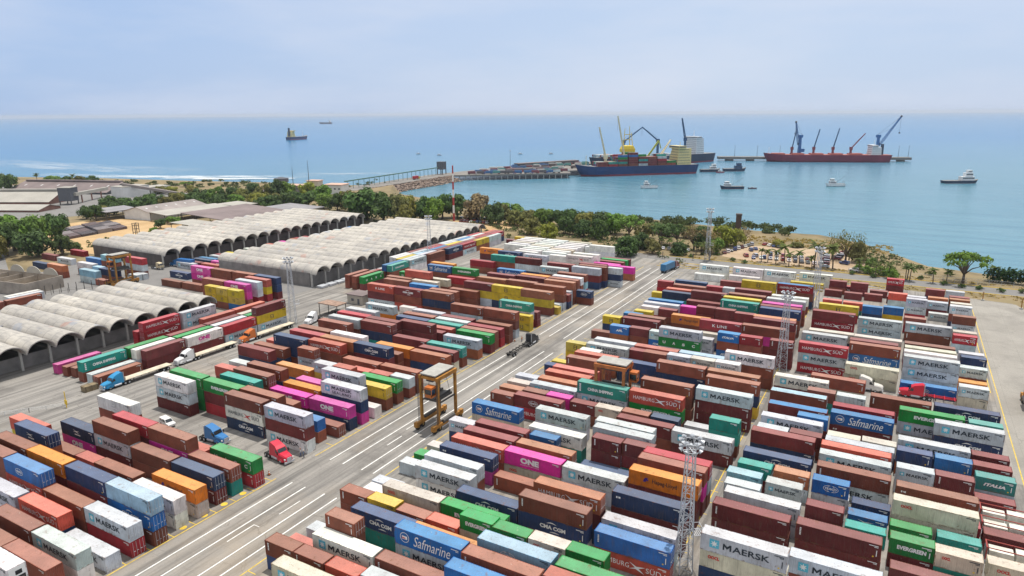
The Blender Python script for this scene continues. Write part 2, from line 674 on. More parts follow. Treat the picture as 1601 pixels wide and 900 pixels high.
-36.1 229.8 5.64 u4 P D 119
-35.9 226.0 0.00 u4 T D 0
-35.9 226.0 2.82 u4 B D 0
-35.9 226.0 5.64 u4 M D 97
-35.6 223.0 0.00 u4 B D 24
-35.6 223.0 2.82 u4 B D 27
-35.6 223.0 5.64 u4 N D 358
-35.6 212.6 0.00 u4 Y D 0
-35.6 212.6 2.82 u4 B D 0
-35.6 212.6 5.64 u4 b D 97
-35.2 210.0 0.00 u4 b D 3
-35.2 210.0 2.82 u4 B D 71
-35.2 210.0 5.64 u4 M D 355
-35.7 215.9 0.00 u4 N D 6
-35.7 215.9 2.82 u4 Ym D 7
-35.8 262.9 0.00 u4 B D 10
-35.8 262.9 2.82 u4 Y D 13
-36.5 252.1 0.00 u4 B D 17
-36.5 252.1 2.82 u4 W D 131
-73.7 200.8 0.00 u4 B D 0
-73.7 200.8 2.82 u4 Mt D 334
-73.2 204.7 0.00 u4 T D 0
-73.2 204.7 2.82 u4 B D 154
-80.4 201.0 0.00 u2 N D 43
-80.4 201.0 2.60 u2 Lg D 163
-74.5 192.4 0.00 u2 b D 98
-74.5 192.4 2.60 u2 Ua D 192
-68.4 193.2 0.00 u2 B D 117
-68.4 193.2 2.60 u2 Mt D 199
-61.9 192.7 0.00 u2 Ui D 52
-61.9 192.7 2.60 u2 Ym D 99
-80.6 192.2 0.00 u2 B D 140
-73.1 176.6 0.00 u4 N D 0
-73.1 176.6 2.82 u4 Y D 221
-73.5 171.8 0.00 u4 R D 0
-73.5 171.8 2.82 u4 YS D 388
-79.6 171.3 0.00 u2 L D 29
-79.6 171.3 2.60 u2 Lg D 172
-73.6 167.2 0.00 u2 M D 0
-73.6 167.2 2.60 u2 W D 67
-73.4 163.5 0.00 u4 b D 52
-73.4 163.5 2.82 u4 S D 284
-61.3 173.7 0.00 u2 Ym D 3
-61.3 173.7 2.60 u2 M D 158
-54.9 166.8 0.00 u2 B D 0
-54.9 166.8 2.60 u2 B D 2
-54.9 166.8 5.20 u2 B D 234
-60.7 176.5 0.00 u4 B D 0
-60.7 176.5 2.82 u4 S D 182
-79.5 161.7 0.00 u2 L D 60
-73.6 211.9 0.00 u2 M D 0
-73.6 211.9 2.60 u2 L D 85
-75.6 207.3 0.00 u2 N D 0
-75.6 207.3 2.60 u2 U D 34
-66.9 217.5 0.00 u2 B D 33
-66.9 217.5 2.60 u2 M D 140
-20.3 92.3 0.00 u4 N E 181
-20.3 92.3 2.82 u4 Kq E 1018
-20.3 92.3 5.64 u4 Ym E 2260
-8.3 97.1 0.00 u4 B E 20
-8.3 97.1 2.82 u4 Ym E 1470
-21.7 105.9 0.00 u4 Mt E 608
-21.7 105.9 2.82 u4 Mt E 1755
-20.9 110.6 0.00 u4 Ym E 74
-20.9 110.6 2.82 u4 Y E 1119
-21.7 114.3 0.00 u2 T E 0
-21.7 114.3 2.60 u2 Y E 303
-15.3 118.1 0.00 u2 Ym E 3
-15.3 118.1 2.60 u2 Ym E 673
-22.2 118.6 0.00 u2 b E 2
-22.2 118.6 2.60 u2 C E 400
-21.2 122.9 0.00 u2 M E 26
-21.2 122.9 2.60 u2 T E 392
-14.7 123.1 0.00 u2 Ym E 66
-14.7 123.1 2.60 u2 b E 485
-21.1 127.4 0.00 u4 b E 10
-21.1 127.4 2.82 u4 Nc E 856
-21.5 137.4 0.00 u4 N E 252
-21.5 137.4 2.82 u4 M E 1113
-21.0 140.6 0.00 u2 Ym E 0
-21.0 140.6 2.60 u2 Y E 138
-14.6 141.1 0.00 u2 B E 49
-14.6 141.1 2.60 u2 M E 232
-21.1 145.9 0.00 u4 b E 0
-21.1 145.9 2.82 u4 Ym E 692
-8.6 106.3 0.00 u4 M E 705
-8.6 106.3 2.82 u4 Mt E 2042
-8.0 128.0 0.00 u4 Ym E 322
-8.0 128.0 2.82 u4 Bt E 1266
-8.1 123.1 0.00 u2 Y E 252
-8.1 123.1 2.60 u2 Uv E 709
-8.5 118.3 0.00 u2 M E 748
-1.5 122.9 0.00 u2 N E 449
-1.8 118.7 0.00 u2 Uz E 478
-1.9 114.6 0.00 u2 T E 414
-20.9 153.3 0.00 u4 R E 0
-20.9 153.3 2.82 u4 M/U E 563
-21.8 161.3 0.00 u4 Ym E 1
-21.8 161.3 2.82 u4 B/C E 708
-22.4 171.8 0.00 u4 M E 38
-22.4 171.8 2.82 u4 Wm E 629
-14.6 176.1 0.00 u4 K E 41
-14.6 176.1 2.82 u4 Bt E 601
-14.3 166.9 0.00 u2 T E 43
-14.3 166.9 2.60 u2 B E 232
-7.9 166.7 0.00 u2 Ym E 0
-7.9 166.7 2.60 u2 Y E 291
-8.1 159.0 0.00 u4 Y E 0
-8.1 159.0 2.82 u4 R E 435
-8.1 154.7 0.00 u4 Mw E 364
-8.1 154.7 2.82 u4 Us E 1011
-1.0 168.8 0.00 u4 M E 46
-1.0 168.8 2.82 u4 Bt E 692
-7.7 143.5 0.00 u2 M E 0
-7.7 143.5 2.60 u2 K E 158
-1.3 144.1 0.00 u2 N E 12
-1.3 144.1 2.60 u2 K E 220
-7.8 140.0 0.00 u4 M E 7
-7.8 140.0 2.82 u4 Y E 388
-8.2 137.4 0.00 u4 R E 0
-8.2 137.4 2.82 u4 S E 620
-8.1 133.3 0.00 u4 R E 0
-8.1 133.3 2.82 u4 Ym E 859
-14.3 150.7 0.00 u2 M E 31
-14.3 150.7 2.60 u2 U E 239
4.5 110.0 0.00 u2 M E 283
4.5 110.0 2.60 u2 Ge E 1041
4.6 118.5 0.00 u2 G E 506
4.9 105.6 0.00 u4 M E 529
4.7 121.7 0.00 u4 Kq E 327
4.7 121.7 2.82 u4 Kq E 1876
5.0 127.0 0.00 u4 b E 0
5.0 127.0 2.82 u4 Bw E 1157
11.5 124.3 0.00 u2 R E 26
11.3 118.6 0.00 u2 T E 637
10.6 109.5 0.00 u2 T E 110
10.6 109.5 2.60 u2 Kq E 1123
17.9 122.7 0.00 u4 M E 503
17.9 126.8 0.00 u4 F E 519
18.0 131.3 0.00 u4 F E 523
17.8 114.0 0.00 u4 Kq E 607
18.0 118.9 0.00 u4 F E 629
17.5 138.6 0.00 u2 Y E 105
17.5 138.6 2.60 u2 Ti E 764
17.5 135.1 0.00 u2 M E 334
17.4 147.7 0.00 u2 Ym E 0
17.4 147.7 2.60 u2 M E 352
17.4 143.2 0.00 u2 M E 0
17.4 143.2 2.60 u2 M E 426
4.8 143.0 0.00 u2 b E 27
4.8 143.0 2.60 u2 N E 593
11.3 143.0 0.00 u2 Y E 4
11.3 143.0 2.60 u2 U E 630
4.9 135.3 0.00 u2 Ym E 24
4.9 135.3 2.60 u2 Ym E 658
11.1 135.5 0.00 u2 M E 2
11.1 135.5 2.60 u2 Mt E 725
5.0 147.2 0.00 u4 N E 13
5.0 147.2 2.82 u4 Ym E 758
4.9 163.6 0.00 u4 Ym E 421
4.9 163.6 2.82 u4 Ge E 764
17.9 164.0 0.00 u2 Ym E 0
17.9 164.0 2.60 u2 T E 201
11.6 159.5 0.00 u4 Nc E 459
11.6 159.5 2.82 u4 Ym E 1172
11.7 169.5 0.00 u4 M E 1
11.7 169.5 2.82 u4 Nc E 679
5.1 189.3 0.00 u4 Uv G 760
17.2 186.4 0.00 u2 K G 273
17.2 186.4 2.60 u2 Ym G 411
18.0 197.7 0.00 u2 O G 137
18.1 201.5 0.00 u2 B G 44
18.1 201.5 2.60 u2 Ym G 340
5.2 193.7 0.00 u4 Y G 138
5.2 193.7 2.82 u4 Ym G 573
5.2 193.7 5.64 u4 Ym G 735
5.5 207.1 0.00 u4 M G 4
5.5 207.1 2.82 u4 W G 241
5.5 211.1 0.00 u4 R G 5
5.5 211.1 2.82 u4 K G 212
5.4 215.0 0.00 u4 Y G 4
5.4 215.0 2.82 u4 B G 196
19.5 219.2 0.00 u2 N G 256
19.2 222.7 0.00 u2 Y G 107
17.8 231.3 0.00 u2 Y G 138
17.8 231.3 2.60 u2 Rh G 258
18.0 235.3 0.00 u2 Y G 2
18.0 235.3 2.60 u2 K G 84
17.9 243.9 0.00 u2 Y G 8
17.9 243.9 2.60 u2 Ym G 122
17.9 243.9 5.20 u2 B G 232
17.8 256.7 0.00 u2 N G 16
17.8 256.7 2.60 u2 B G 31
17.8 256.7 5.20 u2 Ym G 204
18.8 271.8 0.00 u2 M G 1
18.8 271.8 2.60 u2 K G 57
18.7 277.7 0.00 u2 N G 10
18.7 277.7 2.60 u2 b G 84
18.8 281.5 0.00 u2 T G 1
18.8 281.5 2.60 u2 M G 49
12.5 264.7 0.00 u2 Ym G 175
11.9 270.2 0.00 u2 M G 55
11.9 270.2 2.60 u2 Ym G 182
12.2 276.8 0.00 u2 B G 0
12.2 276.8 2.60 u2 b G 83
5.3 260.4 0.00 u2 R G 44
5.3 260.4 2.60 u2 Ym G 149
5.3 260.4 5.20 u2 Ym G 186
6.0 286.3 0.00 u2 Y G 39
11.7 289.9 0.00 u2 N G 8
11.7 289.9 2.60 u2 M G 148
18.8 302.0 0.00 u2 Y G 109
-1.4 301.9 0.00 u2 M G 103
-1.4 301.9 2.60 u2 Rh G 131
-0.2 277.4 0.00 u2 Y G 100
-0.2 277.4 2.60 u2 S G 150
-0.7 282.0 0.00 u2 M G 13
-7.4 253.6 0.00 u2 N G 51
-7.4 253.6 2.60 u2 U G 179
-1.2 255.9 0.00 u2 L G 87
-1.2 255.9 2.60 u2 U G 182
5.1 245.1 0.00 u2 R G 16
5.1 245.1 2.60 u2 B G 124
-7.6 236.2 0.00 u4 Ym G 328
-7.6 236.2 2.82 u4 Ym G 448
5.5 236.7 0.00 u4 Bt G 392
5.5 236.7 2.82 u4 Ym G 487
-20.4 227.8 0.00 u4 M G 6
-20.4 227.8 2.82 u4 Rh G 360
-20.4 227.8 5.64 u4 M G 443
-20.5 248.4 0.00 u4 R G 15
-20.5 248.4 2.82 u4 Lg G 287
-21.2 211.6 0.00 u4 R G 1
-21.2 211.6 2.82 u4 Ym G 439
-19.8 215.5 0.00 u4 N G 4
-19.8 215.5 2.82 u4 K G 180
-19.8 192.5 0.00 u4 Rh G 382
-19.8 192.5 2.82 u4 Ym G 462
-19.8 192.5 5.64 u4 Rh G 612
-7.8 198.4 0.00 u4 Y G 0
-7.8 198.4 2.82 u4 Us G 407
-7.8 198.4 5.64 u4 Bt G 629
-7.8 189.0 0.00 u4 Kq G 379
-7.8 189.0 2.82 u4 Kq G 689
-14.9 281.5 0.00 u2 M G 140
-8.1 282.7 0.00 u2 M G 143
-21.9 282.7 0.00 u2 M G 134
-20.1 256.6 0.00 u2 Ym G 0
-20.1 256.6 2.60 u2 S G 83
-13.6 256.0 0.00 u2 T G 16
-13.6 256.0 2.60 u2 S G 94
-21.1 290.9 0.00 u4 Rh G 21
-20.8 287.9 0.00 u2 B G 39
-20.8 287.9 2.60 u2 M G 130
-13.4 288.3 0.00 u2 M G 53
-13.4 288.3 2.60 u2 M G 135
-6.6 289.6 0.00 u2 M G 81
-7.5 215.3 0.00 u4 Y G 0
-7.5 215.3 2.82 u4 K G 194
-8.3 211.1 0.00 u4 R G 0
-8.3 211.1 2.82 u4 M G 162
-35.3 289.4 0.00 u4 L G 139
-139.0 319.3 0.00 u4 W C 0
-126.7 296.9 0.00 u4 N C 0
-126.7 296.9 2.82 u4 W C 89
-126.7 296.9 5.64 u4 W C 173
-126.2 270.6 0.00 u4 R C 0
-126.2 270.6 2.82 u4 W C 28
-126.2 270.6 5.64 u4 Wh C 189
-125.5 276.2 0.00 u4 M C 0
-125.5 276.2 2.82 u4 W C 2
-125.5 276.2 5.64 u4 W C 100
-139.0 279.5 0.00 u4 W C 8
-139.0 279.5 2.82 u4 W C 112
-126.5 252.4 0.00 u4 R C 0
-126.5 252.4 2.82 u4 B C 3
-126.5 252.4 5.64 u4 M C 123
-114.3 257.6 0.00 u4 Y C 0
-114.3 257.6 2.82 u4 W C 0
-114.3 257.6 5.64 u4 M C 53
-113.0 254.2 0.00 u4 N C 39
-113.0 254.2 2.82 u4 B C 39
-113.0 254.2 5.64 u4 B C 94
-114.2 250.4 0.00 u4 N C 90
-114.2 250.4 2.82 u4 M C 85
-114.2 250.4 5.64 u4 Y C 221
-126.2 265.7 0.00 u4 b C 0
-114.8 237.9 0.00 u4 R C 1
-114.8 237.9 2.82 u4 C C 32
-114.8 237.9 5.64 u4 B C 129
-114.7 273.6 0.00 u4 N C 0
-114.7 273.6 2.82 u4 P C 43
-107.2 271.0 0.00 u4 b C 74
-107.2 271.0 2.82 u4 P C 124
-101.7 257.7 0.00 u2 Ym C 85
-101.7 257.7 2.60 u2 N C 92
-101.7 257.7 5.20 u2 Y C 110
-114.8 278.8 0.00 u4 M C 0
-114.8 278.8 2.82 u4 M C 70
-114.9 283.3 0.00 u4 N C 0
-114.9 283.3 2.82 u4 G C 67
-114.6 285.9 0.00 u4 N C 1
-114.6 285.9 2.82 u4 M C 49
-370.4 176.5 0.00 u4 M J 106
-353.8 175.0 0.00 u4 Ym J 130
-368.5 189.1 0.00 u4 R J 117
-341.2 181.6 0.00 u4 U J 90
-328.0 157.8 0.00 u4 B J 123
-328.0 157.8 2.82 u4 b J 154
-303.7 158.1 0.00 u4 Y J 99
-303.7 158.1 2.82 u4 C J 168
-305.9 165.1 0.00 u2 B J 0
-305.9 165.1 2.60 u2 C J 35
-297.7 163.2 0.00 u4 B J 102
-297.7 163.2 2.82 u4 N J 165
-291.6 157.8 0.00 u2 B J 101
-288.4 170.1 0.00 u2 Y J 94
-297.8 175.3 0.00 u4 B J 49
-297.8 175.3 2.82 u4 Y J 129
-297.8 175.3 5.64 u4 R J 158
-326.8 180.9 0.00 u4 B J 113
-326.8 180.9 2.82 u4 C J 137
-287.9 172.7 0.00 u2 Y J 53
-353.0 163.6 0.00 u4 N J 107
-319.2 165.9 0.00 u4 B J 3
-319.2 165.9 2.82 u4 W J 113
-266.0 170.5 0.00 u4 B H 169
-253.2 171.0 0.00 u4 B H 165
-277.2 182.1 0.00 u4 Nc H 161
-180.1 92.8 0.00 v4 Bt F 622
-180.3 106.6 0.00 v4 M F 411
-180.3 106.6 2.82 v4 M F 523
-180.3 119.6 0.00 v4 M F 330
-180.3 119.6 2.82 v4 Wo F 430
-180.3 132.4 0.00 v4 Ym F 276
-180.3 132.4 2.82 v4 Rd F 367
-180.3 145.0 0.00 v4 Ym F 237
-180.3 145.0 2.82 v4 Lg F 240
-180.3 145.0 5.64 v4 M F 343
-183.3 93.0 0.00 v4 Y F 235
-183.6 105.9 0.00 v4 Y F 22
-183.6 105.9 2.82 v4 Wr F 229
-183.6 118.8 0.00 v4 B F 0
-183.6 118.8 2.82 v4 Gu F 136
-183.6 131.6 0.00 v4 B F 0
-183.6 131.6 2.82 v4 Y F 116
-183.6 144.4 0.00 v4 Y F 0
-183.6 144.4 2.82 v4 G F 23
-186.8 92.8 0.00 v4 Bt F 127
-186.8 92.8 2.82 v4 Tx F 605
-186.8 105.9 0.00 v4 B F 10
-186.8 105.9 2.82 v4 G F 188
-186.8 118.8 0.00 v4 B F 0
-186.8 118.8 2.82 v4 M F 128
-186.8 131.6 0.00 v4 B F 0
-186.8 131.6 2.82 v4 M F 109
-186.8 144.4 0.00 v4 B F 0
-186.8 144.4 2.82 v4 K F 40
-192.0 93.6 0.00 v4 B F 77
-195.0 93.0 0.00 v4 B F 118
-199.1 92.7 0.00 v4 P F 275
-192.9 134.5 0.00 v4 B F 0
-192.9 134.5 2.82 v4 S F 212
-192.9 147.2 0.00 v4 B F 0
-192.9 147.2 2.82 v4 S F 144
-196.9 117.0 0.00 v4 B F 4
-196.9 117.0 2.82 v4 Rh F 329
-196.9 117.0 5.64 v4 Rh F 442
-196.4 129.9 0.00 v4 B F 0
-196.4 129.9 2.82 v4 Ym F 148
-196.4 129.9 5.64 v4 Ym F 371
-200.6 117.0 0.00 v2 R F 22
-200.6 117.0 2.60 v2 R F 66
-222.2 159.0 0.00 u2 B H 45
-222.2 159.0 2.60 u2 Lg H 71
-222.2 159.0 5.20 u2 Lg H 97
-215.9 159.0 0.00 u2 B H 73
-215.9 159.0 2.60 u2 Lg H 74
-215.9 159.0 5.20 u2 Lg H 98
-209.6 159.0 0.00 u2 U H 46
-209.6 159.0 2.60 u2 Lg H 111
-209.6 159.0 5.20 u2 Lg H 140
-218.3 164.6 0.00 u4 B H 29
-218.3 164.6 2.82 u4 P H 57
-218.3 164.6 5.64 u4 Po H 195
-231.0 164.4 0.00 u4 B H 13
-231.0 164.4 2.82 u4 B H 13
-231.0 164.4 5.64 u4 B H 157
-217.9 169.2 0.00 u4 R H 49
-217.9 169.2 2.82 u4 Y H 74
-217.9 169.2 5.64 u4 Y H 153
-218.0 173.6 0.00 u4 R H 63
-218.0 173.6 2.82 u4 L H 63
-218.0 173.6 5.64 u4 S H 137
-217.3 177.8 0.00 u4 M H 66
-217.3 177.8 2.82 u4 N H 66
-217.3 177.8 5.64 u4 Nt H 137
-230.0 177.6 0.00 u4 B H 0
-230.0 177.6 2.82 u4 B H 6
-230.0 177.6 5.64 u4 B H 126
-242.6 177.4 0.00 u4 B H 0
-242.6 177.4 2.82 u4 B H 46
-242.6 177.4 5.64 u4 Bt H 175
-254.9 177.0 0.00 u4 B H 28
-254.9 177.0 2.82 u4 Po H 88
-254.9 177.0 5.64 u4 Po H 161
-287.0 121.0 0.00 v4 B J 320
-290.4 123.5 0.00 v4 Y J 88
-293.6 124.0 0.00 v4 W J 70
-287.0 108.0 0.00 v4 B J 38
-186.8 203.8 0.00 v4 M K 82
-186.8 203.8 2.82 v4 Gu K 195
-190.7 203.6 0.00 v4 B K 48
-190.7 203.6 2.82 v4 B K 106
-194.8 204.0 0.00 v4 B K 45
-194.8 204.0 2.82 v4 B K 100
-194.6 216.6 0.00 v4 B K 20
-198.9 217.0 0.00 v4 M K 18
-190.9 226.0 0.00 v4 B K 58
-190.9 226.0 2.82 v4 Tx K 164
-190.9 239.2 0.00 v4 W K 82
-190.9 239.2 2.82 v4 Ym K 136
-190.9 254.2 0.00 v4 B K 65
-190.9 254.2 2.82 v4 B K 128
-190.9 269.5 0.00 v4 M K 95
-190.9 269.5 2.82 v4 Nc K 116
-190.9 282.2 0.00 v4 Ym K 70
-190.9 282.2 2.82 v4 Rh K 90
-190.9 294.9 0.00 v4 b K 50
-190.9 294.9 2.82 v4 Lg K 88
-190.9 307.6 0.00 v4 Y K 60
-190.9 307.6 2.82 v4 Y K 75
-193.7 226.0 2.82 v4 U K 65
-193.7 238.8 0.00 v4 W K 0
-193.7 238.8 2.82 v4 Y K 32
-193.7 251.6 0.00 v4 B K 0
-193.7 251.6 2.82 v4 Y K 33
-193.7 264.4 0.00 v4 B K 0
-193.7 264.4 2.82 v4 M K 29
-193.7 277.2 0.00 v4 B K 0
-193.7 277.2 2.82 v4 M K 25
-193.7 290.0 0.00 v4 Y K 0
-193.7 290.0 2.82 v4 M K 22
-193.7 302.8 0.00 v4 N K 0
-193.7 302.8 2.82 v4 M K 20
-193.7 315.6 0.00 v4 N K 14
-193.7 315.6 2.82 v4 Rh K 39
-196.4 239.0 0.00 v4 W K 0
-196.4 239.0 2.82 v4 L K 36
-196.4 251.8 0.00 v4 B K 0
-196.4 251.8 2.82 v4 C K 26
-196.4 264.6 0.00 v4 B K 0
-196.4 264.6 2.82 v4 U K 26
-196.4 277.4 0.00 v4 B K 0
-196.4 277.4 2.82 v4 L K 25
-196.4 290.2 0.00 v4 B K 0
-196.4 290.2 2.82 v4 Y K 20
-196.4 303.0 0.00 v4 B K 0
-196.4 303.0 2.82 v4 R K 22
-196.4 315.8 0.00 v4 B K 0
-196.4 315.8 2.82 v4 M K 16
-199.2 240.0 0.00 v4 W K 0
-199.2 240.0 2.82 v4 W K 41
-199.2 252.8 0.00 v4 B K 0
-199.2 252.8 2.82 v4 Y K 29
-199.2 265.6 0.00 v4 B K 0
-199.2 265.6 2.82 v4 R K 25
-199.2 278.4 0.00 v4 M K 0
-199.2 278.4 2.82 v4 Y K 24
-199.2 291.2 0.00 v4 B K 0
-199.2 291.2 2.82 v4 U K 23
-199.2 304.0 0.00 v4 B K 0
-199.2 304.0 2.82 v4 Y K 20
-199.2 316.8 0.00 v4 B K 0
-199.2 316.8 2.82 v4 S K 18
-201.9 241.0 0.00 v4 W K 0
-201.9 241.0 2.82 v4 W K 48
-201.9 253.8 0.00 v4 B K 0
-201.9 253.8 2.82 v4 M K 27
-201.9 266.6 0.00 v4 B K 0
-201.9 266.6 2.82 v4 M K 25
-201.9 279.4 0.00 v4 B K 0
-201.9 279.4 2.82 v4 Y K 23
-201.9 292.2 0.00 v4 B K 0
-201.9 292.2 2.82 v4 Y K 22
-201.9 305.0 0.00 v4 B K 0
-201.9 305.0 2.82 v4 R K 17
-178.0 316.0 0.00 u2 L K 0
-178.0 316.0 2.60 u2 Lg K 20
-178.0 307.0 0.00 u2 B K 0
-178.0 307.0 2.60 u2 M K 23
-158.6 281.0 0.00 u4 W W 0
-158.6 281.0 2.82 u4 W W 56
-158.6 285.2 0.00 u4 W W 0
-158.6 285.2 2.82 u4 W W 52
-145.7 285.2 0.00 u4 W W 3
-145.7 285.2 2.82 u4 W W 76
-158.6 289.4 0.00 u4 W W 0
-158.6 289.4 2.82 u4 W W 43
-145.7 289.4 0.00 u4 W W 0
-145.7 289.4 2.82 u4 W W 48
-171.5 293.6 0.00 u4 W W 9
-171.5 293.6 2.82 u4 W W 112
-158.6 293.6 0.00 u4 W W 0
-158.6 293.6 2.82 u4 W W 40
-145.7 293.6 0.00 u4 W W 0
-145.7 293.6 2.82 u4 K W 49
-171.5 297.8 0.00 u4 W W 0
-171.5 297.8 2.82 u4 W W 39
-158.6 297.8 0.00 u4 W W 0
-158.6 297.8 2.82 u4 K W 40
-145.7 297.8 0.00 u4 W W 0
-145.7 297.8 2.82 u4 W W 47
-171.5 302.0 0.00 u4 W W 0
-171.5 302.0 2.82 u4 K W 36
-158.6 302.0 0.00 u4 W W 0
-158.6 302.0 2.82 u4 W W 38
-145.7 302.0 0.00 u4 W W 0
-145.7 302.0 2.82 u4 W W 55
-171.5 306.2 0.00 u4 W W 0
-171.5 306.2 2.82 u4 W W 35
-158.6 306.2 0.00 u4 W W 0
-158.6 306.2 2.82 u4 W W 36
-145.7 306.2 0.00 u4 W W 4
-145.7 306.2 2.82 u4 W W 53
-171.5 310.4 0.00 u4 W W 0
-171.5 310.4 2.82 u4 W W 36
-158.6 310.4 0.00 u4 W W 0
-158.6 310.4 2.82 u4 W W 37
-145.7 310.4 0.00 u4 W W 0
-145.7 310.4 2.82 u4 W W 37
-171.5 314.6 0.00 u4 W W 0
-171.5 314.6 2.82 u4 W W 33
-158.6 314.6 0.00 u4 W W 0
-158.6 314.6 2.82 u4 W W 34
-145.7 314.6 0.00 u4 W W 0
-145.7 314.6 2.82 u4 K W 39
-132.6 306.0 0.00 u4 W W 3
-132.6 306.0 2.82 u4 W W 19
-132.6 310.2 0.00 u4 W W 0
-132.6 310.2 2.82 u4 W W 1
-292.3 195.9 0.00 u4 Ym L 111
-292.3 199.2 0.00 u4 M L 45
-279.2 199.2 0.00 u4 S L 77
-292.4 204.6 0.00 u4 N L 61
-292.4 207.8 0.00 u4 U L 38
-279.6 204.9 0.00 u4 Po L 107
-291.8 213.4 0.00 u4 Ym L 74
-291.8 216.4 0.00 u4 R L 33
-278.9 213.3 0.00 u4 Po L 133
-291.5 222.0 0.00 u4 L L 85
-279.7 225.0 0.00 u4 W L 136
-291.7 233.6 0.00 u4 W L 71
-279.2 230.3 0.00 u4 S L 93
-278.7 238.7 0.00 u4 Y L 113
-291.5 247.8 0.00 u4 S L 77
-278.7 247.3 0.00 u4 L L 108
-291.4 256.4 0.00 u4 Po L 80
-279.9 259.4 0.00 u4 R L 115
-292.1 264.8 0.00 u4 B L 50
-292.1 268.0 0.00 u4 R L 22
-279.5 264.9 0.00 u4 R L 69
-291.4 273.2 0.00 u4 R L 47
-279.5 276.6 0.00 u4 W L 108
-291.8 282.0 0.00 u4 Ym L 51
-278.9 282.1 0.00 u4 S L 66
-292.1 290.4 0.00 u4 Y L 54
-292.1 293.8 0.00 u4 W L 22
-278.7 290.5 0.00 u4 Ym L 82
-292.5 299.2 0.00 u4 Y L 34
-279.6 299.3 0.00 u4 R L 79
-292.3 307.9 0.00 u4 Y L 45
-292.3 311.0 0.00 u4 U L 18
-279.5 307.9 0.00 u4 B L 78
-279.1 316.4 0.00 u4 B L 73
-279.1 319.6 0.00 u4 U L 31
"""
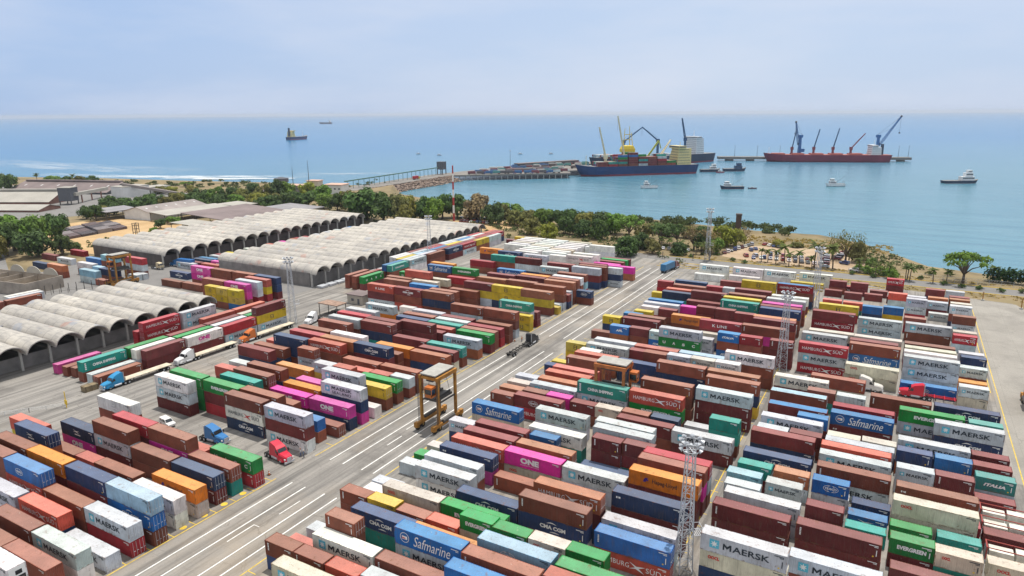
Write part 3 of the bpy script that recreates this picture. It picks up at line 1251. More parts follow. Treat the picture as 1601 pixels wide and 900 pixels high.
TREES="""
-94 335 6.6 4.5 r d park
-107 332 6.7 4.5 r o park
-87 350 8.1 4.9 r d park
-78 347 7.3 3.9 r g park
-116 338 8.2 5.0 r d park
-54 379 3.1 4.0 r y shore
-45 383 2.8 4.0 r o shore
-9 350 3.6 2.9 r g shore
-125 372 7.5 5.8 r o wood
-114 382 6.8 5.9 r d wood
-104 383 6.7 5.8 r o wood
-95 383 6.7 5.0 r d wood
-125 392 5.5 5.3 r d wood
-85 379 6.5 4.2 r o park
-162 404 6.7 6.5 r d wood
-175 404 7.2 5.8 r o wood
-758 385 8.8 7.9 r g coast
-746 391 8.8 7.9 r d coast
-734 397 9.4 7.9 r o coast
-722 403 9.4 7.2 r d coast
-734 330 14.9 8.4 r d coast
-744 326 15.5 8.5 r o coast
-627 384 6.2 5.4 r g coast
-604 384 6.6 5.3 r y coast
-587 386 6.6 5.8 r o coast
-577 392 6.0 5.2 r y coast
-561 400 7.2 6.4 r o coast
-494 288 11.0 6.0 r d left
-492 278 9.4 5.4 r o left
-493 300 9.7 6.1 r d left
-500 320 10.1 6.9 r d left
-496 338 10.4 7.0 r o far
-470 339 11.1 6.9 r d far
-466 354 9.3 6.5 r d far
-453 361 9.8 7.0 r g far
-423 363 10.1 6.9 r d far
-407 367 11.5 7.3 r d far
-623 438 5.3 5.7 u g far
-502 367 11.4 7.4 r d far
-496 375 11.5 7.4 r g far
-482 377 11.4 6.9 r d far
-469 379 10.8 6.8 r o far
-498 415 11.0 7.3 r d far
-460 393 13.1 7.4 r o far
-458 404 15.5 8.1 r d far
-456 415 14.0 7.6 r g far
-445 373 9.9 8.1 r y far
-425 375 10.8 7.5 r o far
-412 381 11.3 8.0 r d far
-396 381 13.2 8.4 r d far
-441 423 12.9 6.5 r y far
-422 422 13.2 8.0 r g far
-381 381 11.5 7.3 r g far
-361 375 13.6 7.1 r d far
-352 380 14.6 7.1 r o far
-401 423 8.1 4.7 r y far
-312 351 20.9 11.2 r d mid
-298 352 20.1 10.2 r d mid
-290 356 18.8 7.6 r o mid
-285 362 16.3 6.4 r y mid
-275 346 14.4 4.9 r o mid
-280 371 16.0 7.3 r d mid
-269 367 14.9 5.9 r g mid
-270 380 17.9 7.8 r d mid
-264 389 17.2 7.5 r d mid
-245 386 16.3 9.4 r t mid
-228 376 13.6 5.8 r d mid
-235 397 9.8 6.1 r o mid
-231 406 10.8 7.9 r g mid
-210 380 8.4 7.3 r o wood
-203 383 8.8 6.5 r o wood
-193 383 9.9 7.2 r g wood
-183 382 11.1 7.2 r d wood
-173 382 10.9 7.1 r d wood
-162 377 11.1 6.5 r o wood
-153 377 11.0 6.8 r d wood
-144 376 11.6 6.8 r g wood
-131 364 13.0 7.2 u g wood
-188 353 9.3 5.3 r o wood
-172 343 8.6 5.4 r y wood
-170 363 9.7 5.6 r d wood
-157 360 9.5 5.2 r d wood
-146 357 10.4 5.1 r d wood
-117 321 9.9 6.7 r d park
-111 357 10.7 6.9 u d park
-102 358 10.9 6.2 u d park
-91 351 12.3 6.0 b t park
-84 351 10.2 5.6 b t park
-80 369 10.6 6.8 r y park
-74 372 8.4 4.4 r y park
-71 378 8.9 3.4 b t park
-77 328 9.2 3.7 b o park
-26 358 11.8 5.6 b o shore
-20 357 13.2 6.7 b o shore
-15 356 10.0 4.5 r o shore
26 332 12.6 9.0 u g shore
-406 181 22.7 10.2 r g left
-405 189 20.3 8.3 r g left
-394 172 20.2 7.2 r d left
-414 206 17.9 7.3 r d left
-377 178 15.3 8.4 r d left
-372 187 12.2 5.9 r d left
-381 198 5.3 3.4 r d left
-388 166 14.2 5.1 r o left
-475 264 12.1 6.1 r d left
-490 266 10.0 4.9 r d left
-514 297 12.8 6.7 r d left
-511 306 11.0 6.8 r d left
-506 317 11.6 7.4 r d left
-510 331 10.9 7.1 r d left
-495 330 10.7 6.9 r o left
-506 351 10.1 6.2 r d left
-405 264 6.7 4.0 r d left
-393 251 4.0 2.7 r g left
-415 279 6.1 5.0 r g left
-510 363 9.8 6.3 r d left
-10 332 4.5 3.4 s g shore
-5 332 4.2 3.9 s g shore
0 326 4.6 3.3 s g shore
-13 336 3.7 2.9 s g shore
-1 333 4.5 2.8 s g shore
-55 337 6.1 0.0 p g road
-52 337 6.1 0.0 p g road
-48 335 7.2 0.0 p g road
-45 339 9.4 0.0 p g road
-42 332 7.1 0.0 p g road
-38 336 7.4 0.0 p g road
-31 335 12.3 0.0 p g road
-32 330 6.1 0.0 p g road
-24 336 11.6 0.0 p g road
-13 333 6.8 0.0 p g road
-6 328 6.1 0.0 p g road
-1 328 6.6 0.0 p g road
5 327 7.0 0.0 p g road
6 327 7.5 0.0 p g road
7 325 7.2 0.0 p g road
15 326 6.4 0.0 p g road
20 327 6.3 0.0 p g road
37 341 6.9 0.0 p g road
-102 345 6.0 0.0 p g road
-95 341 5.2 0.0 p g road
-87 340 5.8 0.0 p g road
-84 340 5.8 0.0 p g road
-115 347 4.8 0.0 p g road
-107 347 4.7 0.0 p g road
-812 395 10.3 0.0 p g beach
-774 391 9.4 0.0 p g beach
-768 409 10.2 0.0 p g beach
-103 330 1.6 1.5 h d road
-93 332 1.6 1.5 h d road
-87 331 1.6 1.5 h d road
-67 332 1.6 1.5 h d road
-61 329 1.6 1.5 h d road
-15 328 1.6 1.5 h d road
-7 325 1.6 1.5 h d road
0 325 1.6 1.5 h d road
11 331 1.6 1.5 h d road
19 324 1.6 1.5 h d road
25 322 1.6 1.5 h d road
31 322 1.6 1.5 h d road
38 321 1.6 1.5 h d road
45 323 1.6 1.5 h d road
-10 333 1.6 1.5 h d road
-3 330 1.6 1.5 h d road
"""
CARS="""
-74.9 348.6 0.42 left row of the seaside car park 0
-74.0 352.3 0.42 left row of the seaside car park 1
-73.0 356.0 0.28 left row of the seaside car park 2
-72.0 359.6 0.28 left row of the seaside car park 3
-71.1 363.3 0.40 left row of the seaside car park 4
-70.1 367.0 0.39 left row of the seaside car park 5
-69.2 370.7 0.38 left row of the seaside car park 6
-68.2 374.4 0.32 left row of the seaside car park 7
-67.2 378.1 0.37 left row of the seaside car park 8
-64.4 361.7 0.37 middle of the seaside car park 0
-63.0 366.2 0.36 middle of the seaside car park 1
-63.7 345.5 0.45 lower left of the seaside car park 0
-59.6 347.7 0.49 lower left of the seaside car park 1
-60.9 381.5 -0.22 upper row of the seaside car park 0
-58.2 380.1 -0.16 upper row of the seaside car park 1
-55.6 378.8 -0.12 upper row of the seaside car park 2
-52.9 377.5 -0.13 upper row of the seaside car park 3
-59.5 342.5 0.21 below the palms of the car park 0
-56.2 344.2 0.19 below the palms of the car park 1
-54.9 345.0 0.21 front row behind the palms 0
-52.0 344.6 0.18 front row behind the palms 1
-49.2 344.3 0.17 front row behind the palms 2
-46.3 344.0 0.24 front row behind the palms 3
-43.5 343.7 0.22 front row behind the palms 4
-40.7 343.4 0.23 front row behind the palms 5
-37.8 343.0 0.31 front row behind the palms 6
-35.0 342.7 0.25 front row behind the palms 7
-32.2 342.4 0.26 front row behind the palms 8
-29.3 342.1 0.21 front row behind the palms 9
-53.5 354.5 0.17 second row behind the palms 0
-50.6 354.0 0.22 second row behind the palms 1
-47.7 353.5 0.19 second row behind the palms 2
-44.9 352.9 0.25 second row behind the palms 3
-42.0 352.4 0.33 second row behind the palms 4
-39.1 351.9 0.28 second row behind the palms 5
-36.3 351.4 0.20 second row behind the palms 6
-27.2 337.0 1.51 right column of the car park 0
-27.7 342.7 1.50 right column of the car park 1
-28.2 348.3 1.49 right column of the car park 2
-28.7 354.0 1.52 right column of the car park 3
-29.2 359.6 1.49 right column of the car park 4
-29.7 365.3 1.50 right column of the car park 5
-23.9 358.0 1.28 far right of the car park 0
-23.5 364.1 1.38 far right of the car park 1
-23.0 370.2 1.37 far right of the car park 2
-22.6 376.3 1.25 far right of the car park 3
-19.4 369.0 0.64 beside the shore bushes 0
-18.5 367.7 0.63 beside the shore bushes 1
-19.9 348.7 1.19 by the right hand kerb 0
-14.6 334.8 1.20 by the right hand kerb 1
-250.2 373.7 0.10 front row of the west car park 0
-248.0 374.1 0.17 front row of the west car park 1
-245.7 374.5 0.10 front row of the west car park 2
-243.4 374.9 0.15 front row of the west car park 3
-241.1 375.4 0.08 front row of the west car park 4
-238.9 375.8 0.16 front row of the west car park 5
-236.6 376.2 0.16 front row of the west car park 6
-234.3 376.6 0.09 front row of the west car park 7
-232.1 377.0 0.11 front row of the west car park 8
-258.1 385.5 0.17 back row of the west car park 0
-255.9 386.2 0.14 back row of the west car park 1
-253.7 386.9 0.10 back row of the west car park 2
-251.5 387.5 0.06 back row of the west car park 3
-249.3 388.2 0.07 back row of the west car park 4
-247.1 388.9 0.13 back row of the west car park 5
-244.9 389.6 0.05 back row of the west car park 6
-242.7 390.3 0.17 back row of the west car park 7
-127.2 342.4 0.26 shaded row under the trees 0
-124.1 342.7 0.37 shaded row under the trees 1
-121.0 343.1 0.27 shaded row under the trees 2
-117.8 343.5 0.37 shaded row under the trees 3
-114.7 343.9 0.33 shaded row under the trees 4
-111.6 344.3 0.30 shaded row under the trees 5
-108.5 344.7 0.30 shaded row under the trees 6
-105.4 345.0 0.32 shaded row under the trees 7
-102.3 345.4 0.31 shaded row under the trees 8
-99.2 345.8 0.27 shaded row under the trees 9
-96.0 346.2 0.25 shaded row under the trees 10
-92.9 346.6 0.30 shaded row under the trees 11
"""
# ------------------------------------------------------------------ helpers
class MB:
    """collects shapes and links them as one mesh object"""
    def __init__(s): s.v=[]; s.f=[]; s.m=[]; s.c=[]
    def quad(s,a,b,c,d,m=0,col=None):
        n=len(s.v); s.v+= [tuple(a),tuple(b),tuple(c),tuple(d)]; s.f.append((n,n+1,n+2,n+3)); s.m.append(m); s.c.append(col)
    def poly(s,pts,m=0,col=None):
        n=len(s.v); s.v+=[tuple(p) for p in pts]; s.f.append(tuple(range(n,n+len(pts)))); s.m.append(m); s.c.append(col)
    def box(s,x0,y0,z0,x1,y1,z1,m=0,col=None,mt=None,skip=()):
        n=len(s.v)
        s.v+=[(x0,y0,z0),(x1,y0,z0),(x1,y1,z0),(x0,y1,z0),(x0,y0,z1),(x1,y0,z1),(x1,y1,z1),(x0,y1,z1)]
        for k,(q) in enumerate(((0,3,2,1),(4,5,6,7),(0,1,5,4),(1,2,6,5),(2,3,7,6),(3,0,4,7))):
            if k in skip: continue
            s.f.append(tuple(n+i for i in q)); s.m.append(mt if (k==1 and mt is not None) else m); s.c.append(col)
    def obox(s,c,hx,hy,hz,M3,m=0):
        n=len(s.v)
        for dz in(-1,1):
            for dx,dy in((-1,-1),(1,-1),(1,1),(-1,1)):
                s.v.append(tuple(Vector(c)+M3@Vector((dx*hx,dy*hy,dz*hz))))
        for q in ((0,3,2,1),(4,5,6,7),(0,1,5,4),(1,2,6,5),(2,3,7,6),(3,0,4,7)):
            s.f.append(tuple(n+i for i in q)); s.m.append(m); s.c.append(None)
    def bar(s,a,b,w,h=None,m=0):
        a=Vector(a);b=Vector(b);d=b-a;L=d.length
        if L<1e-6: return
        d/=L; up=Vector((0,0,1)) if abs(d.z)<.95 else Vector((0,1,0))
        x=d.cross(up).normalized(); y=x.cross(d).normalized()
        M3=Matrix((x,y,d)).transposed()
        s.obox((a+b)/2,w/2,(h or w)/2,L/2,M3,m)
    def cyl(s,a,b,r,r2=None,n=10,m=0,cap=True):
        a=Vector(a);b=Vector(b);d=(b-a)
        if d.length<1e-6: return
        d.normalize(); up=Vector((0,0,1)) if abs(d.z)<.95 else Vector((0,1,0))
        x=d.cross(up).normalized(); y=d.cross(x).normalized(); r2=r if r2 is None else r2
        k=len(s.v)
        for P,q in((a,r),(b,r2)):
            for i in range(n):
                t=2*math.pi*i/n; s.v.append(tuple(P+x*q*math.cos(t)+y*q*math.sin(t)))
        for i in range(n):
            j=(i+1)%n; s.f.append((k+i,k+j,k+n+j,k+n+i)); s.m.append(m); s.c.append(None)
        if cap:
            s.f.append(tuple(k+i for i in reversed(range(n)))); s.m.append(m); s.c.append(None)
            s.f.append(tuple(k+n+i for i in range(n))); s.m.append(m); s.c.append(None)
    def loft(s,rings,m=0,cap=True,closed=True):
        k=len(s.v); n=len(rings[0])
        for r in rings: s.v+=[tuple(p) for p in r]
        for j in range(len(rings)-1):
            for i in range(n if closed else n-1):
                q=(i+1)%n
                s.f.append((k+j*n+i,k+j*n+q,k+(j+1)*n+q,k+(j+1)*n+i)); s.m.append(m); s.c.append(None)
        if cap:
            s.f.append(tuple(k+i for i in reversed(range(n)))); s.m.append(m); s.c.append(None)
            e=k+(len(rings)-1)*n
            s.f.append(tuple(e+i for i in range(n))); s.m.append(m); s.c.append(None)
    def ball(s,c,rx,ry,rz,n=8,rings=5,m=0):
        rr=[]
        for j in range(rings+1):
            t=-math.pi/2+math.pi*j/rings
            q=max(math.cos(t),.02)
            rr.append([(c[0]+rx*q*math.cos(2*math.pi*i/n),c[1]+ry*q*math.sin(2*math.pi*i/n),c[2]+rz*math.sin(t)) for i in range(n)])
        s.loft(rr,m)
    def mesh(s,name,mats,smooth=False):
        me=bpy.data.meshes.new(name); me.from_pydata(s.v,[],s.f)
        for m in mats: me.materials.append(m)
        me.polygons.foreach_set('material_index',s.m)
        if any(c is not None for c in s.c):
            at=me.color_attributes.new('col','FLOAT_COLOR','CORNER')
            buf=[]
            for f,c in zip(s.f,s.c):
                c=c or (.5,.5,.5)
                buf+=([c[0],c[1],c[2],1.0]*len(f))
            at.data.foreach_set('color',buf)
        if smooth: me.polygons.foreach_set('use_smooth',[True]*len(me.polygons))
        me.update()
        return me
    def build(s,name,mats,parent=None,smooth=False,loc=None,rz=0):
        if not isinstance(mats,(list,tuple)): mats=[mats]
        return link(name,s.mesh(name,mats,smooth),parent,loc,rz)
def link(name,me,parent=None,loc=None,rz=0):
    o=bpy.data.objects.new(name,me); COL.objects.link(o)
    if parent: o.parent=parent
    if loc is not None: o.location=loc
    if rz: o.rotation_euler=(0,0,rz)
    return o
def tag(o,label=None,cat=None,group=None,kind=None):
    if label: o['label']=label
    if cat: o['category']=cat
    if group: o['group']=group
    if kind: o['kind']=kind
    return o
def thing(name,label,cat,loc=(0,0,0),rz=0,group=None):
    o=link(name,None,None,loc,rz); o.empty_display_size=.5
    return tag(o,label,cat,group)
def copy_tree(o,parent=None):
    kids=list(o.children)
    c=o.copy(); COL.objects.link(c); c.parent=parent
    for k in kids: copy_tree(k,c)
    return c
def dup(o,loc,rz=0,label=None,group=None):
    c=copy_tree(o); c.location=loc; c.rotation_euler=(0,0,rz)
    if label: c['label']=label
    if group: c['group']=group
    return c

def sRGB(r,g,b):
    f=lambda c:(c/12.92 if c<=.04045 else ((c+.055)/1.055)**2.4)
    return (f(r/255),f(g/255),f(b/255))

# ------------------------------------------------------------------ materials
def new_mat(name):
    m=bpy.data.materials.new(name); m.use_nodes=True
    nt=m.node_tree; b=nt.nodes['Principled BSDF']
    return m,nt,b
def N(nt,t,**k):
    n=nt.nodes.new(t)
    for a,v in k.items():
        if a.startswith('i_'): n.inputs[a[2:].replace('_',' ')].default_value=v
        else: setattr(n,a,v)
    return n
def rampnode(nt,src,stops):
    r=nt.nodes.new('ShaderNodeValToRGB'); nt.links.new(src,r.inputs[0])
    el=r.color_ramp.elements
    while len(el)<len(stops): el.new(0.5)
    for e,(p,c) in zip(el,stops): e.position=p; e.color=(c[0],c[1],c[2],1) if not isinstance(c,(int,float)) else (c,c,c,1)
    return r.outputs[0]
def mixc(nt,fac,a,b,mode='MIX'):
    m=nt.nodes.new('ShaderNodeMix'); m.data_type='RGBA'; m.blend_type=mode
    for s,v in ((m.inputs[0],fac),(m.inputs[6],a),(m.inputs[7],b)):
        if isinstance(v,(int,float)): s.default_value=v
        elif isinstance(v,tuple): s.default_value=(v[0],v[1],v[2],1)
        else: nt.links.new(v,s)
    return m.outputs[2]
def noise(nt,vec,scale,detail=4,rough=.55,dim='3D'):
    n=nt.nodes.new('ShaderNodeTexNoise'); n.inputs['Scale'].default_value=scale; n.inputs['Detail'].default_value=detail; n.inputs['Roughness'].default_value=rough
    if vec is not None: nt.links.new(vec,n.inputs['Vector'])
    return n.outputs['Fac']
def simple(name,col,rough=.6,metal=0,var=.12,scale=.8,spec=.4):
    m,nt,b=new_mat(name)
    tc=N(nt,'ShaderNodeTexCoord')
    f=noise(nt,tc.outputs['Object'],scale)
    lo=tuple(c*(1-var) for c in col); hi=tuple(min(1,c*(1+var)) for c in col)
    nt.links.new(rampnode(nt,f,[(.3,lo),(.7,hi)]),b.inputs['Base Color'])
    b.inputs['Roughness'].default_value=rough; b.inputs['Metallic'].default_value=metal
    b.inputs['Specular IOR Level'].default_value=spec
    return m
def mapping(nt,vec,scale=(1,1,1),loc=None):
    mp=nt.nodes.new('ShaderNodeMapping'); mp.inputs['Scale'].default_value=scale
    nt.links.new(vec,mp.inputs['Vector'])
    if loc is not None: nt.links.new(loc,mp.inputs['Location'])
    return mp.outputs[0]
def paint(name,src,fade=0.0,rust=1.0,thr=.66):
    """weathered container paint. src 'object' = the object's own colour, 'attr' = the mesh's colour attribute"""
    m,nt,b=new_mat(name)
    if src=='object':
        oi=N(nt,'ShaderNodeObjectInfo'); base=oi.outputs['Color']
        tc=N(nt,'ShaderNodeTexCoord')
        sc=N(nt,'ShaderNodeVectorMath',operation='SCALE'); sc.inputs[0].default_value=(57.3,31.7,11.9)
        nt.links.new(oi.outputs['Random'],sc.inputs['Scale'])
        ad=N(nt,'ShaderNodeVectorMath',operation='ADD'); nt.links.new(tc.outputs['Object'],ad.inputs[0]); nt.links.new(sc.outputs[0],ad.inputs[1])
        vec=ad.outputs[0]
    else:
        at=N(nt,'ShaderNodeAttribute',attribute_name='col'); base=at.outputs['Color']
        vec=N(nt,'ShaderNodeNewGeometry').outputs['Position']
    big=noise(nt,vec,.35,3)
    c=mixc(nt,1.0,base,rampnode(nt,big,[(.3,.7),(.7,1.16)]),'MULTIPLY')
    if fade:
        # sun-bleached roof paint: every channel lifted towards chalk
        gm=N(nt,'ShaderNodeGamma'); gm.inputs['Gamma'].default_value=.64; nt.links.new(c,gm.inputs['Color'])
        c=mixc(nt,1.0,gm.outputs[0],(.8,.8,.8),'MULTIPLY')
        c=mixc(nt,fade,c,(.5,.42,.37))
    # streaks running down the sides, grime
    st=noise(nt,mapping(nt,vec,(2.2,2.2,.25)),1.6,4,.6)
    c=mixc(nt,rampnode(nt,st,[(.52,0.0),(.75,.42)]),c,(.12,.085,.06))
    # rust and scuff patches
    rs=noise(nt,vec,.8 if fade else .6,7,.72)
    c=mixc(nt,rampnode(nt,rs,[(.585 if fade else thr-.035,0.0),((.66 if fade else thr+.03),.55*rust),(.8,min(1,.8*rust))]),c,(.17,.075,.035))
    lp=noise(nt,vec,1.9,5,.6)
    c=mixc(nt,rampnode(nt,lp,[(.66,0.0),(.72,.35 if fade else .12)]),c,(.6,.55,.48))
    nt.links.new(c,b.inputs['Base Color'])
    b.inputs['Roughness'].default_value=.62; b.inputs['Specular IOR Level'].default_value=.3
    return m

CC=dict(B=(.235,.062,.034),b=(.4,.115,.045),R=(.36,.018,.028),S=(.5,.075,.045),M=(.165,.026,.026),O=(.68,.19,.01),N=(.018,.042,.115),U=(.012,.13,.4),
        C=(.25,.47,.6),T=(.012,.27,.215),G=(.008,.24,.04),W=(.76,.75,.71),Y=(.5,.545,.585),K=(.58,.52,.4),P=(.64,.02,.3),L=(.62,.42,.015),F=(.6,.58,.52))
WORD=dict(B='brown',b='orange brown',R='red',S='salmon red',M='maroon',O='orange',N='navy',U='blue',C='pale blue',T='teal',G='green',W='white',Y='grey',K='beige',P='magenta',L='yellow',F='white')
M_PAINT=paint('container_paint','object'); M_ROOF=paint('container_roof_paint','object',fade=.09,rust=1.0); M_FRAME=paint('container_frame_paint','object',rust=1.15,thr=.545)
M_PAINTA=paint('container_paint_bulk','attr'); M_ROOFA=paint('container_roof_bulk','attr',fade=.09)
M_WHITE=simple('white_lettering',(.78,.78,.76),.6,var=.05)
M_DARK=simple('dark_lettering',(.018,.028,.04),.6)
M_STAR=simple('star_blue',(.1,.46,.6),.5,var=.06)
M_REDL=simple('red_lettering',(.55,.05,.04),.6)
M_PINKL=simple('magenta_lettering',(.6,.03,.28),.6)
M_YELL=simple('yellow_marking',(.75,.5,.03),.6)
M_PURP=simple('purple_emblem',(.045,.02,.2),.6)
M_BLACK=simple('black_rubber',(.015,.015,.016),.8)
M_STEEL=simple('dark_steel',(.09,.085,.08),.55,.4)
M_GALV=simple('galvanised_steel',(.5,.52,.55),.5,.3)
LETM=[M_WHITE,M_DARK,M_STAR,M_REDL,M_PINKL,M_YELL,M_PURP]
W_,D_,S_,R_,P_,Y_,U_=range(7)

# ------------------------------------------------------------------ lettering
_tc={}
def text_geo(txt,bold=.02,shear=0.0,space=1.0):
    k=(txt,bold,shear,space)
    if k in _tc: return _tc[k]
    cu=bpy.data.curves.new('t','FONT'); cu.body=txt; cu.size=1; cu.offset=bold; cu.shear=shear; cu.space_character=space
    cu.resolution_u=3; cu.fill_mode='FRONT'
    o=bpy.data.objects.new('t',cu); COL.objects.link(o)
    dg=bpy.context.evaluated_depsgraph_get(); dg.update()
    me=bpy.data.meshes.new_from_object(o.evaluated_get(dg))
    vs=[(v.co.x,v.co.y) for v in me.vertices]; fs=[tuple(p.vertices) for p in me.polygons]
    bpy.data.objects.remove(o); bpy.data.curves.remove(cu); bpy.data.meshes.remove(me)
    x0=min(v[0] for v in vs);x1=max(v[0] for v in vs);y0=min(v[1] for v in vs);y1=max(v[1] for v in vs)
    vs=[((x-x0)/(x1-x0),(y-y0)/(y1-y0)) for x,y in vs]
    _tc[k]=(vs,fs); return _tc[k]
class Sheet:
    """flat lettering on the near long side of a container (x along, z up)"""
    def __init__(s,y): s.parts={}; s.use('lettering'); s.y=y
    def use(s,n): s.b=s.parts.setdefault(n,MB()); return s
    def text(s,t,x0,x1,z0,z1,m=W_,bold=.02,shear=0,space=1.0,dy=0):
        vs,fs=text_geo(t,bold,shear,space); n=len(s.b.v)
        s.b.v+=[(x0+(x1-x0)*a,s.y-dy,z0+(z1-z0)*c) for a,c in vs]
        for f in fs: s.b.f.append(tuple(n+i for i in f)); s.b.m.append(m); s.b.c.append(None)
    def maersk(s,x0,x1,z0,z1):
        a=x0+(x1-x0)*.185; w=a-x0; t=w*.19; xm=(x0+a)/2; zm=z0+(z1-z0)*.18
        s.rect(x0,x0+t,z0,z1,D_); s.rect(a-t,a,z0,z1,D_)
        s.poly([(x0+t,z1),(x0+t,z1-t*1.7),(xm,zm),(xm,zm+t*1.8)],D_); s.poly([(a-t,z1-t*1.7),(a-t,z1),(xm,zm+t*1.8),(xm,zm)],D_)
        s.text('AERSK',a+(x1-x0)*.025,x1,z0,z1,D_,.018,space=1.02)
    def poly(s,pts,m=W_,dy=0): s.b.poly([(x,s.y-dy,z) for x,z in pts],m)
    def rect(s,x0,x1,z0,z1,m=W_,dy=0): s.poly([(x0,z0),(x1,z0),(x1,z1),(x0,z1)],m,dy)
    def star(s,cx,cz,r,m=W_,n=7,dy=0):
        pts=[]
        for i in range(2*n):
            t=math.pi/2+math.pi*i/n; q=r if i%2==0 else r*.42
            pts.append((cx+q*math.cos(t),cz+q*math.sin(t)))
        for i in range(2*n): s.poly([(cx,cz),pts[i],pts[(i+1)%(2*n)]],m,dy)
    def ring(s,cx,cz,rx,rz,w,m=W_,a0=0,a1=2*math.pi,n=20):
        for i in range(n):
            t0=a0+(a1-a0)*i/n;t1=a0+(a1-a0)*(i+1)/n
            s.poly([(cx+(rx-w)*math.cos(t0),cz+(rz-w)*math.sin(t0)),(cx+rx*math.cos(t0),cz+rz*math.sin(t0)),(cx+rx*math.cos(t1),cz+rz*math.sin(t1)),(cx+(rx-w)*math.cos(t1),cz+(rz-w)*math.sin(t1))],m)
    def disc(s,cx,cz,rx,rz,m=W_,n=20,dy=0):
        s.poly([(cx+rx*math.cos(2*math.pi*i/n),cz+rz*math.sin(2*math.pi*i/n)) for i in range(n)],m,dy)
    def arc(s,x0,x1,z,h,m=W_):
        n=10
        for i in range(n):
            a=i/n;b=(i+1)/n
            f=lambda t:z+h*math.sin(math.pi*t*.8+.25)
            wv=lambda t:.16*math.sin(math.pi*t)+.03
            s.poly([(x0+(x1-x0)*a,f(a)),(x0+(x1-x0)*b,f(b)),(x0+(x1-x0)*b,f(b)+wv(b)),(x0+(x1-x0)*a,f(a)+wv(a))],m)
    def bird(s,x0,x1,z0,z1,m):
        X=lambda a:x0+(x1-x0)*a; Z=lambda a:z0+(z1-z0)*a
        s.poly([(X(0),Z(.95)),(X(.45),Z(.62)),(X(1),Z(.75)),(X(.55),Z(.42))],m)
        s.poly([(X(0),Z(.95)),(X(.55),Z(.42)),(X(.38),Z(.5))],m)
        s.poly([(X(.0),Z(.22)),(X(.4),Z(.36)),(X(.95),Z(.02)),(X(.6),Z(.46)),(X(.38),Z(.5))],m)
HT={4:2.78,2:2.56}; LN={4:12.19,2:6.06}
MARK={'m':'with star emblem','S':'with star and two words','h':'with bird emblem','o':'with three big letters','e':'with one white word','c':'with arcs around lettering',
 's':'with white script','l':'with small emblem and lettering','k':'with white lettering','x':'with two white words','a':'with three white letters','i':'with slanted white word',
 'g':'with dark square emblem','q':'with small red lettering','u':'with four spaced letters','v':'with white round emblem','t':'with upright white mark','w':'with small white mark','z':'with wing emblem','r':'with cooling unit','d':'with barred doors'}
